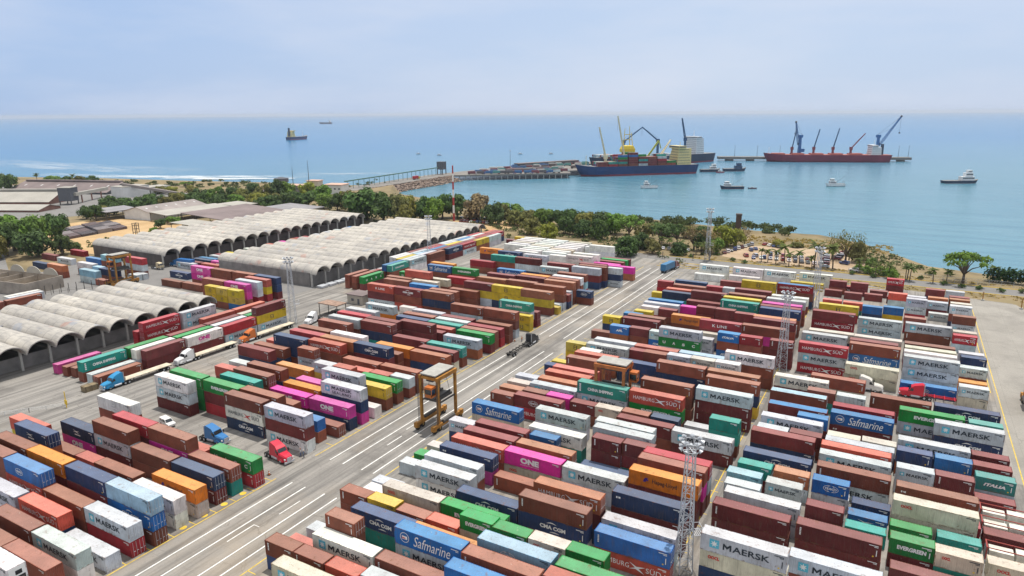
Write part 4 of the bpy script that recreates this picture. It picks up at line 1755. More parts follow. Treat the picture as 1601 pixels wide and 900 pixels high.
def lettering(code,logo,L,var):
    """returns a Sheet or None; x from 0 (left end) to the length"""
    s=Sheet(-1.232); ln=LN[L]; k=ln/12.19; h=HT[L]; big=(L==4)
    X=lambda a:a*k
    zs=1.0
    if logo in('m','S'):
        q=1.4 if big else .72; cx=2.05 if big else 1.0; cz=1.5 if big else 1.42
        s.use('emblem').rect(cx-q/2,cx+q/2,cz-q/2,cz+q/2,S_,0); s.star(cx,cz,q*.42,W_,7,.004); s.use('lettering')
    if logo=='m':
        if big: s.maersk(3.3,9.9,.95,1.95)
        else: s.maersk(1.7,5.2,1.13,1.7)
    elif logo=='S':
        s.maersk(3.4,9.6,1.48,2.3); s.use('second_word').text('SEALAND',3.5,9.3,.5,1.2,D_,.01,space=1.15)
    elif logo=='h':
        m=D_ if code in 'W' else W_; f=R_ if code in 'W' else W_
        s.text('HAMBURG',X(1.0),X(5.9),h*.36,h*.66,m,.0,space=1.1); s.use('emblem').bird(X(5.9),X(8.5),h*.2,h*.8,f); s.use('second_word').text('SÜD',X(8.6),X(11),h*.36,h*.74,m,.0,space=1.05)
    elif logo=='o':
        m=P_ if code=='W' else W_
        s.text('ONE',X(3.6),X(7.6),.95,2.15,m,.06); s.use('small_lettering').text('OCEAN NETWORK EXPRESS',X(3.6),X(7.6),.6,.78,m,.0)
    elif logo=='e': s.text('EVERGREEN',X(2.9) if big else 1.1,X(9.4) if big else 5.0,h*.38,h*.66,W_,.05)
    elif logo=='c':
        s.text('CMA CGM',4.0,8.6,1.0,1.72,W_,.05); s.use('upper_arc').arc(5.2,7.0,1.92,.2); s.use('lower_arc').arc(5.8,7.5,.5,-.0)
    elif logo=='s':
        s.use('emblem').ring(1.95,1.5,.85,.85,.09); s.rect(1.45,2.45,1.2,1.75,W_); s.rect(1.45,2.1,1.3,1.5,R_,.004); s.use('lettering')
        s.text('Safmarine',3.6,10.3,.55,2.3,W_,.0,shear=.35)
    elif logo=='l':
        s.use('emblem').poly([(2.6,1.1),(3.1,1.1),(3.5,1.9),(3.0,1.9)],U_); s.rect(2.75,3.6,1.4,1.62,U_,.004); s.use('lettering').text('Hapag-Lloyd',4.3,8.6,.92,1.9,D_ ,.01)
    elif logo=='k': s.text('K LINE',X(3.9),X(8.2),1.0,1.85,W_,.02,space=1.1)
    elif logo=='x':
        s.text('CHINA SHIPPING',2.7,8.9,1.0,1.75,W_,.04)
        s.use('upright_mark')
        for i in range(4): s.rect(.6,1.0,.55+i*.5,.9+i*.5,W_)
    elif logo=='a': s.text('APL',2.0,4.2,.9,1.6,W_,.06,shear=.2); s.poly([(3.0,1.7),(4.1,2.15),(3.6,1.65)],R_)
    elif logo=='i': s.text('ITALIA',1.3,4.6,1.0,1.6,W_,.05,shear=.25)
    elif logo=='g':
        c=ln/2; q=.62 if big else .55
        s.rect(c-q,c+q,h*.5-q,h*.5+q,D_); s.text('m',c-q*.6,c+q*.6,h*.5+.08,h*.5+q*.75,Y_,.05,dy=.004); s.text('sc',c-q*.6,c+q*.6,h*.5-q*.75,h*.5-.06,Y_,.05,dy=.004)
    elif logo=='q': s.text('OOCL',X(1.2) if big else .9,X(2.9) if big else 2.0,h*.58,h*.78,R_,.06)
    elif logo=='u':
        for c,x in zip('UASC',(1.3,4.2,7.0,9.9)): s.text(c,x,x+.85,.95,1.75,W_,.04)
    elif logo=='v':
        c=ln*.52 if not big else 5.2
        s.ring(c,1.4,1.25,.66,.07); s.ring(c,1.4,.62,.66,.05); s.text('COSCO',c-.95,c+.95,1.2,1.6,W_,.04)
    elif logo=='t':
        for i in range(5): s.rect(.62,.86,1.0+i*.27,1.2+i*.27,W_)
    elif logo=='w':
        s.rect(.8,1.02,h*.62,h*.74); s.rect(1.12,1.22,h*.62,h*.74); s.rect(1.3,1.55,h*.62,h*.74)
    elif logo=='z':
        c=X(6); s.bird(c-1.5,c+1.1,1.2,2.1,W_); s.rect(c-.9,c+1.2,.85,1.08,W_)
    # small code marks by the right end
    s.use('code_marks')
    x=ln-.25
    mk=D_ if code in 'WKYCFL' else W_
    s.rect(x-1.5,x-.2,h-.42,h-.3,mk); s.rect(x-.75,x-.2,h-.62,h-.52,mk)
    if var%3: s.rect(x-.42,x-.3,h*.25,h*.62,mk)
    if var%4==1: s.rect(x-.9,x-.68,.5,.72,Y_)
    return s

# ------------------------------------------------------------------ containers
def corr_wall(b,x0,x1,y,z0,z1,depth,period,sgn,axis='x',m=0):
    n=max(2,int(round((x1-x0)/period))); p=(x1-x0)/n; prof=[]
    for i in range(n):
        a=x0+i*p; prof+=[(a,0),(a+.26*p,0),(a+.5*p,depth),(a+.76*p,depth)]
    prof.append((x1,0))
    k=len(b.v)
    for (a,d) in prof:
        for z in (z0,z1):
            b.v.append((a,y+sgn*d,z) if axis=='x' else (y+sgn*d,a,z))
    for i in range(len(prof)-1):
        q=(k+2*i,k+2*i+2,k+2*i+3,k+2*i+1)
        b.f.append(q); b.m.append(m); b.c.append(None)
def body_mesh(L):
    ln,h=LN[L],HT[L]; b=MB(); hx=ln/2; hy=1.219; w=.15
    for sx in(-1,1):
        for sy in(-1,1):
            x=sx*(hx-w/2);y=sy*(hy-w/2)
            b.box(x-w/2,y-w/2,0,x+w/2,y+w/2,h)
    for sy in(-1,1):
        y=sy*(hy-.05)
        b.box(-hx+w,y-.045,h-.12,hx-w,y+.045,h-.015); b.box(-hx+w,y-.045,.02,hx-w,y+.045,.17)
        corr_wall(b,-hx+w,hx-w,sy*(hy-.022),.17,h-.12,.036,.28,-sy,m=1)
    for sx in(-1,1):
        x=sx*(hx-.06)
        b.box(x-.055,-hy+w,h-.12,x+.055,hy-w,h-.012); b.box(x-.055,-hy+w,.02,x+.055,hy-w,.17)
        corr_wall(b,-hy+w,hy-w,sx*(hx-.03),.17,h-.12,.045,.27,-sx,'y',m=1)
    b.quad((-hx+w,-hy+w,.05),(-hx+w,hy-w,.05),(hx-w,hy-w,.05),(hx-w,-hy+w,.05))
    return b
def roof_mesh(L):
    ln,h=LN[L],HT[L]; b=MB(); hx=ln/2-.1; hy=1.219-.08; n=int(ln/.42)
    p=2*hx/n; z=h-.02
    for i in range(n):
        a=-hx+i*p
        for (u0,d0,u1,d1) in ((0,0,.3,0),(.3,0,.42,.02),(.42,.02,.86,.02),(.86,.02,1,0)):
            b.quad((a+u0*p,-hy,z-.012+d0),(a+u1*p,-hy,z-.012+d1),(a+u1*p,hy,z-.012+d1),(a+u0*p,hy,z-.012+d0))
    return b
def door_mesh(L,sx):
    ln,h=LN[L],HT[L]; b=MB(); x=sx*(ln/2)
    for s in(-1,1):
        y0,y1=(-1.06,-.02) if s<0 else (.02,1.06)
        b.box(min(x,x+sx*.03),y0,.19,max(x,x+sx*.03),y1,h-.14)
        for z in (.62,1.15,1.68,2.15): b.box(min(x,x+sx*.05),y0+.05,z,max(x,x+sx*.05),y1-.05,z+.16)
    return b
def rods_mesh(L,sx):
    ln,h=LN[L],HT[L]; b=MB(); x=sx*(ln/2+.075)
    for y in(-.85,-.3,.3,.85):
        b.cyl((x,y,.15),(x,y,h-.12),.024,n=5); b.box(min(x,x+sx*.05),y-.02,1.0,max(x,x+sx*.05),y+.3,1.05)
    return b
def cool_mesh(L,sx):
    ln,h=LN[L],HT[L]; b=MB(); x=sx*(ln/2)
    f=lambda d0,d1,y0,z0,y1,z1,m: b.box(min(x+sx*d0,x+sx*d1),y0,z0,max(x+sx*d0,x+sx*d1),y1,z1,m)
    f(0,.03,-1.06,.19,1.06,h-.14,0); f(.03,.06,-.95,.3,.95,1.2,1); f(.03,.05,-.25,1.45,.6,2.1,1); f(.05,.09,-.85,.5,-.2,1.0,0); f(.05,.08,.1,.45,.8,.95,2)
    return b
def rack_mesh():
    """open flat rack with end frames and crated machinery"""
    b=MB(); hx=6.09; hy=1.219
    b.box(-hx,-hy,.0,hx,hy,.45,0)
    for sx in(-1,1):
        for sy in(-1,1): b.box(sx*(hx-.1)-.1,sy*(hy-.1)-.1,.45,sx*(hx-.1)+.1,sy*(hy-.1)+.1,2.7,1)
        b.box(sx*(hx-.1)-.08,-hy+.2,.6,sx*(hx-.1)+.08,hy-.2,2.3,0); b.box(sx*(hx-.1)-.1,-hy+.2,2.5,sx*(hx-.1)+.1,hy-.2,2.7,1)
    for sy in(-1,1): b.box(-hx+.2,sy*(hy-.08)-.06,2.55,hx-.2,sy*(hy-.08)+.06,2.68,1)
    for x0,x1,h in((-5.6,-2.4,2.1),(-2.1,.6,2.4),(.9,3.0,1.9),(3.2,5.5,2.3)): b.box(x0,-.95,.45,x1,.95,h,2)
    return b
MESH={}
for L in(4,2):
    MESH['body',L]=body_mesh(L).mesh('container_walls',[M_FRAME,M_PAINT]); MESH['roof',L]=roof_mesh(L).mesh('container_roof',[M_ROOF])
    for sx in(-1,1):
        MESH['door',L,sx]=door_mesh(L,sx).mesh('container_door',[M_PAINT]); MESH['rods',L,sx]=rods_mesh(L,sx).mesh('lock_rods',[M_GALV])
        MESH['cool',L,sx]=cool_mesh(L,sx).mesh('cooling_unit',[M_WHITE,M_BLACK,M_STEEL])
MESH['rack']=rack_mesh().mesh('flat_rack',[M_GALV,simple('rack_red',(.3,.05,.04)),simple('crate_sheet',(.68,.66,.58),.5,var=.3)])
_let={}
def let_mesh(code,logo,L,var):
    """the painted marks as separate parts: name -> mesh"""
    k=(logo,L,code in 'WKYCFL',code in 'W',var)
    if k not in _let:
        s=lettering(code,logo,L,var); x0=LN[L]/2; _let[k]={}
        for n,b in s.parts.items():
            if not b.f: continue
            b.v=[(v[0]-x0,v[1],v[2]) for v in b.v]
            _let[k][n]=b.mesh(n,LETM)
    return _let[k]

CT=[]
for ln_ in TABLE.strip().split('\n'):
    t=ln_.split(); code=t[4]
    rc=None
    if '/' in t[3+1]: code,rc=t[4].split('/')
    CT.append(dict(x=float(t[0]),y=float(t[1]),z=float(t[2]),ax=t[3][0],L=int(t[3][1]),c=code[0],logo=code[1:2],rc=rc,blk=t[5],vis=int(t[6])))
for i,c in enumerate(CT):
    ln=LN[c['L']]
    c['cx']=c['x']+(ln/2 if c['ax']=='u' else 1.22); c['cy']=c['y']+(1.22 if c['ax']=='u' else ln/2)
    c['tier']=int(round(c['z']/(2.82 if c['L']==4 else 2.6)))
order=sorted(range(len(CT)),key=lambda i:-CT[i]['vis'])
TOP=set(order[:300])
# relations for the labels
def over(a,b):
    def ext(c):
        w=LN[c['L']]
        return (c['x'],c['y'],c['x']+(w if c['ax']=='u' else 2.44),c['y']+(2.44 if c['ax']=='u' else w))
    p,q=ext(a),ext(b)
    return min(p[2],q[2])-max(p[0],q[0]),min(p[3],q[3])-max(p[1],q[1])
blks={}
for c in CT: blks.setdefault(c['blk'],[]).append(c)
for bl,cs in blks.items():
    for c in cs:
        c['below']=c['above']=c['left']=c['right']=None
    for a in cs:
        for b in cs:
            if a is b or a['ax']!=b['ax']: continue
            dx,dy=over(a,b); long_,wide=(dx,dy) if a['ax']=='u' else (dy,dx)
            if b['tier']==a['tier']-1 and dx>1 and dy>1: a['below']=b; b['above']=a
            if b['tier']==a['tier'] and wide>1.2 and -1.6<long_<.3:
                if (b['cx']>a['cx'] if a['ax']=='u' else b['cy']>a['cy']): a['right']=b; b['left']=a
    # rows and stacks
    key=(lambda c:c['cy']) if cs[0]['ax']=='u' else (lambda c:-c['cx'])
    rows=[]; 
    for c in sorted(cs,key=key):
        if c['ax']!=cs[0]['ax']: c['row']=0; continue
        if rows and key(c)-rows[-1]<1.9: pass
        else: rows.append(key(c))
        c['row']=len(rows)-1
    for r in range(len(rows)+1):
        rc=[c for c in cs if c.get('row')==r]
        k2=(lambda c:c['cx']) if cs[0]['ax']=='u' else (lambda c:c['cy'])
        pos=[]
        for c in sorted(rc,key=k2):
            if not pos or k2(c)-pos[-1]>2.5: pos.append(k2(c))
            c['bay']=len(pos)-1
ORD=['first','second','third','fourth','fifth','sixth','seventh','eighth','ninth','tenth','eleventh','twelfth','thirteenth','fourteenth','fifteenth','sixteenth','seventeenth','eighteenth','nineteenth','twentieth']
def ordn(i):
    if i<20: return ORD[i]
    t=['twenty','thirty','forty','fifty','sixty','seventy','eighty','ninety'][(i+1)//10-2]; u=(i+1)%10
    return {20:'twentieth',30:'thirtieth',40:'fortieth',50:'fiftieth',60:'sixtieth',70:'seventieth',80:'eightieth',90:'ninetieth'}[i+1] if u==0 else t+'-'+ORD[u-1]
BN=dict(A='near left block',B='middle left block',C='far left block',D='central block',E='near right block',G='far right block',F='rows beside the sheds',H='stacks beyond the sheds',J='far left yard',K='rows along the far shed',W='white block',L='alley')
def phr(c):
    """candidate descriptors: (key value, words)"""
    size='long' if c['L']==4 else 'short'
    out={}
    out['look']=((c['c'],c['L'],c['rc']),size+' '+WORD[c['c']]+(' flat rack loaded with crates' if c['c']=='F' else ' container'+(' with %s roof'%WORD[c['rc']] if c['rc'] else '')))
    out['mark']=((c['logo'],),MARK.get(c['logo'],''))
    out['blk']=((c['blk'],),'in '+BN[c['blk']])
    b=c['below']; out['on']=((b['c'] if b else None,b is not None),('on a %s one'%WORD[b['c']]) if b else 'on the ground')
    a=c['above']; out['under']=((a['c'] if a else None,),('under a %s one'%WORD[a['c']]) if a else 'topmost')
    l=c['left']; out['left']=((l['c'] if l else None,),('right of a %s one'%WORD[l['c']]) if l else None)
    r=c['right']; out['right']=((r['c'] if r else None,),('left of a %s one'%WORD[r['c']]) if r else None)
    out['row']=((c['row'],),ordn(c['row'])+' row')
    out['bay']=((c['bay'],),ordn(c['bay'])+' stack from left')
    return out
VISC=[i for i in range(len(CT)) if CT[i]['vis']>0]
PH={i:phr(CT[i]) for i in VISC}
COMB=[['look','mark'],['look','mark','blk'],['look','mark','on'],['look','mark','under'],['look','mark','on','under'],['look','mark','left'],['look','mark','right'],['look','mark','blk','on'],['look','mark','blk','under'],
 ['look','mark','blk','left'],['look','mark','blk','right'],['look','mark','on','left'],['look','mark','on','right'],['look','mark','under','left'],['look','mark','under','right'],['look','mark','left','right'],['look','on','under','left'],['look','on','under','right'],['look','blk','on','left'],['look','blk','on','right'],['look','blk','left','right'],['look','on','left','right'],
 ['look','blk','row'],['look','under','blk','row'],['look','bay','row','blk'],['look','under','bay','row','blk'],['look','on','bay','row','blk'],['look','under','on','bay','row','blk']]
PART_ORDER=['look','mark','under','on','left','right','bay','row','blk']
IDX={}
for cb in COMB:
    d={}
    for i in VISC:
        k=tuple(PH[i][q][0] for q in cb); d[k]=d.get(k,0)+1
    IDX[tuple(cb)]=d
def make_label(i):
    for cb in COMB:
        if any(PH[i][q][1] is None for q in cb): continue
        k=tuple(PH[i][q][0] for q in cb)
        if IDX[tuple(cb)][k]!=1: continue
        w=' '.join(PH[i][q][1] for q in PART_ORDER if q in cb and PH[i][q][1])
        if 4<=len(w.split())<=16: return w
    c=CT[i]
    return '%s %s container, %s tier, %s stack from left, %s row, %s'%('long' if c['L']==4 else 'short',WORD[c['c']],['ground','second','third','fourth'][c['tier']],ordn(c['bay']),ordn(c['row']),BN[c['blk']])
seen_labels=set()
bulkA=MB(); bulkL=[]
def jit(c,a=.1):
    q=1+rnd.uniform(-a,a*.9); g=(c[0]+c[1]+c[2])/3; d=rnd.random()**2*.16
    return tuple(min(1,max(0,(x*(1-d)+g*d)*q*(1+rnd.uniform(-.06,.06)))) for x in c)
for i in order:
    c=CT[i]; L=c['L']; col=jit(CC[c['c']],.3 if c['c'] in 'BMbRSNU' else .14); rcol=CC[c['rc']] if c['rc'] else col
    rz=0 if c['ax']=='u' else math.pi/2
    jx=rnd.uniform(-.06,.06); jy=rnd.uniform(-.05,.05)
    loc=(c['cx']+jx,c['cy']+jy,c['z'])
    if i in TOP:
        lab=make_label(i)
        r=thing('shipping_container' if c['c']!='F' else 'loaded_flat_rack',lab,'container',loc,rz,'shipping containers in the yard')
        seen_labels.add(lab)
        if c['c']=='F': link('rack_frame',MESH['rack'],r); continue
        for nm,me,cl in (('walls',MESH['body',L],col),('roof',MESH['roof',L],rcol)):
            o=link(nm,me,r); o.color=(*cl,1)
        sx=1 if c['ax']=='u' else -1
        if c['logo']=='r': link('cooling_unit',MESH['cool',L,sx],r)
        elif c['logo']=='d' or rnd.random()<.4:
            o=link('door',MESH['door',L,sx],r); o.color=(*col,1); link('lock_rods',MESH['rods',L,sx],o)
        for nm,me in let_mesh(c['c'],c['logo'],L,rnd.randrange(4)).items(): link(nm,me,r)
    else:
        ln,h=LN[L],HT[L]; w,d=(ln,2.438) if c['ax']=='u' else (2.438,ln)
        if c['vis']==0 and c['z']>0: continue
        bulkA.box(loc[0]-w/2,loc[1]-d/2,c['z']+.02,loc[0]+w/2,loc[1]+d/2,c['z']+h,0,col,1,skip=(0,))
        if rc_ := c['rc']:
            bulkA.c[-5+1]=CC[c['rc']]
        if c['logo'] and c['logo'] in 'mhocesgxkluSaiqv' and c['vis']>10:
            bulkL+=[(me,Matrix.Translation(loc)@Matrix.Rotation(rz,4,'Z')) for me in let_mesh(c['c'],c['logo'],L,0).values()]
n0=len(bulkA.v)
for me,M in bulkL:
    k=len(bulkA.v); bulkA.v+=[tuple(M@v.co) for v in me.vertices]
    for p in me.polygons: bulkA.f.append(tuple(k+q for q in p.vertices)); bulkA.m.append(2+p.material_index); bulkA.c.append(None)
# ------------------------------------------------------------------ camera, light, sky
cam=bpy.data.cameras.new('camera'); cam.sensor_width=36; cam.lens=24.13; cam.clip_end=60000; cam.clip_start=1
co=bpy.data.objects.new('camera',cam); COL.objects.link(co); SC.camera=co
yaw,pitch,roll=R(-29.62645),R(14.27129),R(-.33959)
fw=Vector((math.sin(yaw)*math.cos(pitch),math.cos(yaw)*math.cos(pitch),-math.sin(pitch)))
r0=Vector((math.cos(yaw),-math.sin(yaw),0)); up=r0.cross(fw)
r2=r0*math.cos(roll)+up*math.sin(roll); u2=-r0*math.sin(roll)+up*math.cos(roll)
co.matrix_world=Matrix(((r2.x,u2.x,-fw.x,0),(r2.y,u2.y,-fw.y,0),(r2.z,u2.z,-fw.z,69.1526),(0,0,0,1)))
SUN_EL=78.0; SUN_AZ=4.0   # degrees east of +Y
sun=bpy.data.lights.new('sun','SUN'); sun.energy=3.7; sun.angle=R(.6); sun.color=(1,.95,.87)
so=bpy.data.objects.new('sun',sun); COL.objects.link(so)
sd=Vector((math.sin(R(SUN_AZ))*math.cos(R(SUN_EL)),math.cos(R(SUN_AZ))*math.cos(R(SUN_EL)),math.sin(R(SUN_EL))))
so.rotation_euler=sd.to_track_quat('Z','Y').to_euler()
w=bpy.data.worlds.new('World'); SC.world=w; w.use_nodes=True; nt=w.node_tree
bg=nt.nodes['Background']
sky=N(nt,'ShaderNodeTexSky',sky_type='NISHITA'); sky.sun_disc=False; sky.sun_elevation=R(SUN_EL); sky.sun_rotation=R(SUN_AZ)
sky.air_density=1.0; sky.dust_density=.6; sky.ozone_density=1.6; sky.altitude=50
tcw=N(nt,'ShaderNodeTexCoord')
cl=noise(nt,mapping(nt,tcw.outputs['Generated'],(1.5,1.5,7)),1.7,6,.55)
cm=rampnode(nt,cl,[(.4,0.0),(.72,.5)])
sx=N(nt,'ShaderNodeSeparateXYZ'); nt.links.new(tcw.outputs['Generated'],sx.inputs[0])
veil=rampnode(nt,sx.outputs['Z'],[(0.0,.9),(.2,.8),(.7,.8)])
vc=rampnode(nt,sx.outputs['Z'],[(0.0,(.5,.6,.79)),(.17,(.52,.63,.84)),(.34,(.9,.89,.87))])  # upper band, out of view, brightened to add fill light on the sides
vm=N(nt,'ShaderNodeVectorMath',operation='SCALE'); vm.inputs['Scale'].default_value=9.6; nt.links.new(vc,vm.inputs[0])
skc=mixc(nt,veil,sky.outputs[0],vm.outputs[0])

mr=N(nt,'ShaderNodeMapRange'); mr.inputs['From Min'].default_value=-1; mr.inputs['From Max'].default_value=.3; nt.links.new(sx.outputs['X'],mr.inputs['Value'])
bank=rampnode(nt,mr.outputs[0],[(0.0,(.72,.84,.98)),(.3,(.98,1.0,1.02)),(.6,(1.06,1.06,1.04)),(1.0,(.98,1.0,1.02))])
nt.links.new(mixc(nt,cm,mixc(nt,1.0,skc,bank,'MULTIPLY'),(6.9,7.2,8.1)),bg.inputs['Color'])
bg.inputs['Strength'].default_value=.1
vs=SC.view_settings; vs.view_transform='Standard'; vs.look='None'; vs.gamma=1; vs.use_curve_mapping=False; vs.exposure=.15

# ------------------------------------------------------------------ ground and sea
def ground_mat(name,stops,scale,patch=None,streak=None,rough=.9,crack=0):
    m,nt,b=new_mat(name)
    pos=N(nt,'ShaderNodeNewGeometry').outputs['Position']
    c=rampnode(nt,noise(nt,pos,scale,8,.6),stops)
    if streak:
        s=noise(nt,mapping(nt,pos,streak[0]),1.0,5,.66); c=mixc(nt,rampnode(nt,s,[(.43,0.0),(.68,streak[2])]),c,streak[1])
    if patch:
        s=noise(nt,pos,patch[0],6,.65); c=mixc(nt,rampnode(nt,s,[(.52,0.0),(.68,patch[2])]),c,patch[1])
    f=noise(nt,pos,2.5,4,.7); c=mixc(nt,1.0,c,rampnode(nt,f,[(.25,.86),(.75,1.1)]),'MULTIPLY')
    if crack:
        v=N(nt,'ShaderNodeTexVoronoi',feature='DISTANCE_TO_EDGE'); v.inputs['Scale'].default_value=.085
        d=N(nt,'ShaderNodeVectorMath',operation='ADD'); nn=N(nt,'ShaderNodeTexNoise'); nn.inputs['Scale'].default_value=.18; nn.inputs['Detail'].default_value=5
        nt.links.new(pos,nn.inputs['Vector']); sc=N(nt,'ShaderNodeVectorMath',operation='SCALE'); sc.inputs['Scale'].default_value=9
        nt.links.new(nn.outputs['Color'],sc.inputs[0]); nt.links.new(pos,d.inputs[0]); nt.links.new(sc.outputs[0],d.inputs[1]); nt.links.new(d.outputs[0],v.inputs['Vector'])
        cr=rampnode(nt,v.outputs['Distance'],[(0.0,1.0),(.012,0.0)])
        k=rampnode(nt,noise(nt,pos,.05,2),[(.45,0.0),(.6,crack)])
        c=mixc(nt,mixc(nt,1.0,cr,k,'MULTIPLY'),c,(.13,.12,.11))
        # slab joints
        br=N(nt,'ShaderNodeTexBrick'); br.offset=0; br.inputs['Scale'].default_value=1; br.inputs['Brick Width'].default_value=7; br.inputs['Row Height'].default_value=7; br.inputs['Mortar Size'].default_value=.05
        br.inputs['Color1'].default_value=(0,0,0,1); br.inputs['Color2'].default_value=(0,0,0,1); br.inputs['Mortar'].default_value=(.35,.35,.35,1)
        nt.links.new(pos,br.inputs['Vector']); c=mixc(nt,br.outputs['Color'],c,(.16,.15,.14))
    nt.links.new(c,b.inputs['Base Color']); b.inputs['Roughness'].default_value=rough; b.inputs['Specular IOR Level'].default_value=.2
    return m
M_LAND=ground_mat('dry_ground',[(.3,(.13,.11,.06)),(.5,(.235,.18,.1)),(.72,(.33,.255,.145))],.06,(.03,(.13,.13,.06),.8))
def dusty(m):
    nt=m.node_tree; b=nt.nodes['Principled BSDF']; l=b.inputs['Base Color'].links[0].from_socket
    pos=N(nt,'ShaderNodeNewGeometry').outputs['Position']; s=noise(nt,pos,.028,6,.62)
    nt.links.new(mixc(nt,rampnode(nt,s,[(.52,0.0),(.66,.4)]),l,(.34,.27,.19)),b.inputs['Base Color']); return m
M_YARD=ground_mat('yard_concrete',[(.3,(.23,.216,.2)),(.7,(.345,.325,.297))],.035,(.06,(.1,.093,.087),.6),((.55,.02,1),(.075,.072,.07),.72),crack=.8)
M_SAND=ground_mat('bare_soil',[(.3,(.42,.27,.13)),(.7,(.56,.4,.22))],.08,(.05,(.3,.2,.1),.4))
M_ASPH=ground_mat('asphalt',[(.3,(.17,.165,.16)),(.7,(.25,.24,.23))],.1,(.1,(.1,.1,.1),.3))
M_APRON=ground_mat('apron_concrete',[(.3,(.25,.235,.21)),(.7,(.35,.33,.295))],.04,(.07,(.17,.16,.145),.5),((.3,.05,1),(.26,.24,.22),.35),crack=.5)
COAST=[(-3000,300),(-933,414),(-811,456),(-676,483),(-577,510),(-500,515),(-447,545),(-409,494),(-350,468),(-280,434),(-241,425),(-198,447),(-170,452),(-145,443),(-107,435),(-74,427),(-39,429),(-16,411),(1,384),(14,362),(34,356),(50,349),(90,338),(160,330),(260,290),(400,200),(700,60)]
b=MB()
top=[(x,y,0) for x,y in COAST]+[(700,-300,0),(-3000,-300,0)]
b.poly(list(reversed(top)))
n=len(COAST)
for i in range(n-1):
    (x0,y0),(x1,y1)=COAST[i],COAST[i+1]
    b.quad((x0,y0,0),(x1,y1,0),(x1+2,y1+11,-7.5),(x0+2,y0+11,-7.5))
tag(b.build('ground',M_LAND),kind='structure')
def flat(name,pts,mat,z):
    b=MB(); b.poly([(x,y,z) for x,y in pts]); o=b.build(name,mat)
    if o.data.polygons[0].normal.z<0: o.data.flip_normals()
    return tag(o,kind='structure')
flat('container_yard',[(-262,20),(-60,10),(60,10),(90,60),(70,200),(40,303),(0,309),(-70,318),(-98,323),(-130,323),(-200,331),(-200,300),(-205,186),(-262,186)],M_YARD,.004)
dusty(M_YARD)
flat('apron',[(25.5,150),(80,150),(66,206),(41,302),(26.5,304)],M_APRON,.008)
flat('shed_yard',[(-330,60),(-262,40),(-262,345),(-300,345),(-345,190),(-330,120)],M_ASPH,.006)
flat('far_shed_yard',[(-262,186),(-205,186),(-200,332),(-262,345)],M_ASPH,.01)
flat('coast_road',[(-205,336),(-97,329),(-20,328.3),(75,328),(140,322),(200,300),(195,290),(135,311),(75,316.8),(-20,316.8),(-97,318.5),(-205,325)],M_ASPH,.012)
flat('open_soil_yard',[(-480,235),(-400,190),(-330,200),(-350,260),(-420,285),(-480,275)],M_SAND,.012)
flat('car_park',[(-76,342),(-52,333),(-16,336),(-10,356),(-22,384),(-66,377)],ground_mat('car_park_dirt',[(.3,(.34,.24,.15)),(.7,(.47,.36,.25))],.09),.012)
flat('west_car_park',[(-265,352),(-215,352),(-205,386),(-250,392)],M_SAND,.012)
flat('left_road',[(-560,170),(-405,175),(-345,150),(-330,120),(-345,108),(-420,150),(-560,140)],M_ASPH,.014)
flat('warehouse_yard',[(-800,180),(-530,215),(-500,300),(-530,400),(-800,420)],M_ASPH,.016)
# painted markings
M_LINE=simple('white_road_paint',(.72,.71,.68),.7,var=.22,scale=.9); M_LINEY=simple('yellow_road_paint',(.62,.43,.05),.7,var=.3,scale=.9)
b=MB()
for x in(-96.5,-93.0,-88.0,-85.0):
    for y0,y1 in((20,83),(93.2,165.5 if x<-90 else 174),(187.5,299)): b.quad((x-.13,y0,.02),(x+.13,y0,.02),(x+.13,y1,.02),(x-.13,y1,.02))
for x0,y0,x1,y1 in((-91.6,69.5,-90.2,69.5),(-91.6,64,-91.4,69.5),(-90.3,74,-90.1,79),(-91.5,112,-91.3,120),(-90.4,104,-90.2,109)): b.quad((x0,y0,.02),(max(x1,x0+.12),y0,.02),(max(x1,x0+.12),max(y1,y0+.12),.02),(x0,max(y1,y0+.12),.02))
tag(b.build('white_lane_lines',M_LINE),kind='structure')
b=MB()
for x,y0,y1 in((-100.4,20,82.5),(-100.4,93,175),(-100.4,188,300),(-82.3,40,66),(-82.3,78,80),(-82.3,86,175),(26.6,130,292),(25.2,200,292),(-24.4,60,300)):
    b.quad((x-.1,y0,.02),(x+.1,y0,.02),(x+.1,y1,.02),(x-.1,y1,.02))
for k in range(60):
    y=46.2+4.2*k
    if 82<y<93 or 176<y<188: continue
    c=(-101.6,y)
    if y<83: b.poly([(c[0]+.62*math.cos(2*math.pi*i/16),c[1]+.62*math.sin(2*math.pi*i/16),.024) for i in range(16)])
    for x0,x1 in((-102.5,-100.5),(-82.3,-80.5),(-25.2,-23.6)): b.quad((x0,y+1.6,.02),(x1,y+1.6,.02),(x1,y+1.75,.02),(x0,y+1.75,.02))
tag(b.build('yellow_yard_lines',M_LINEY),kind='structure')
b=MB()
for y in(316.2,329.0): b.box(-97,y-.18,0,140,y+.18,.14)
for y in(305.5,309.5): b.box(-96,y+10*.0,0,0,y+.3,.14)
b.box(0,305.5,0,.3,306,.13)
tag(b.build('yellow_kerbs',M_LINEY),kind='structure')
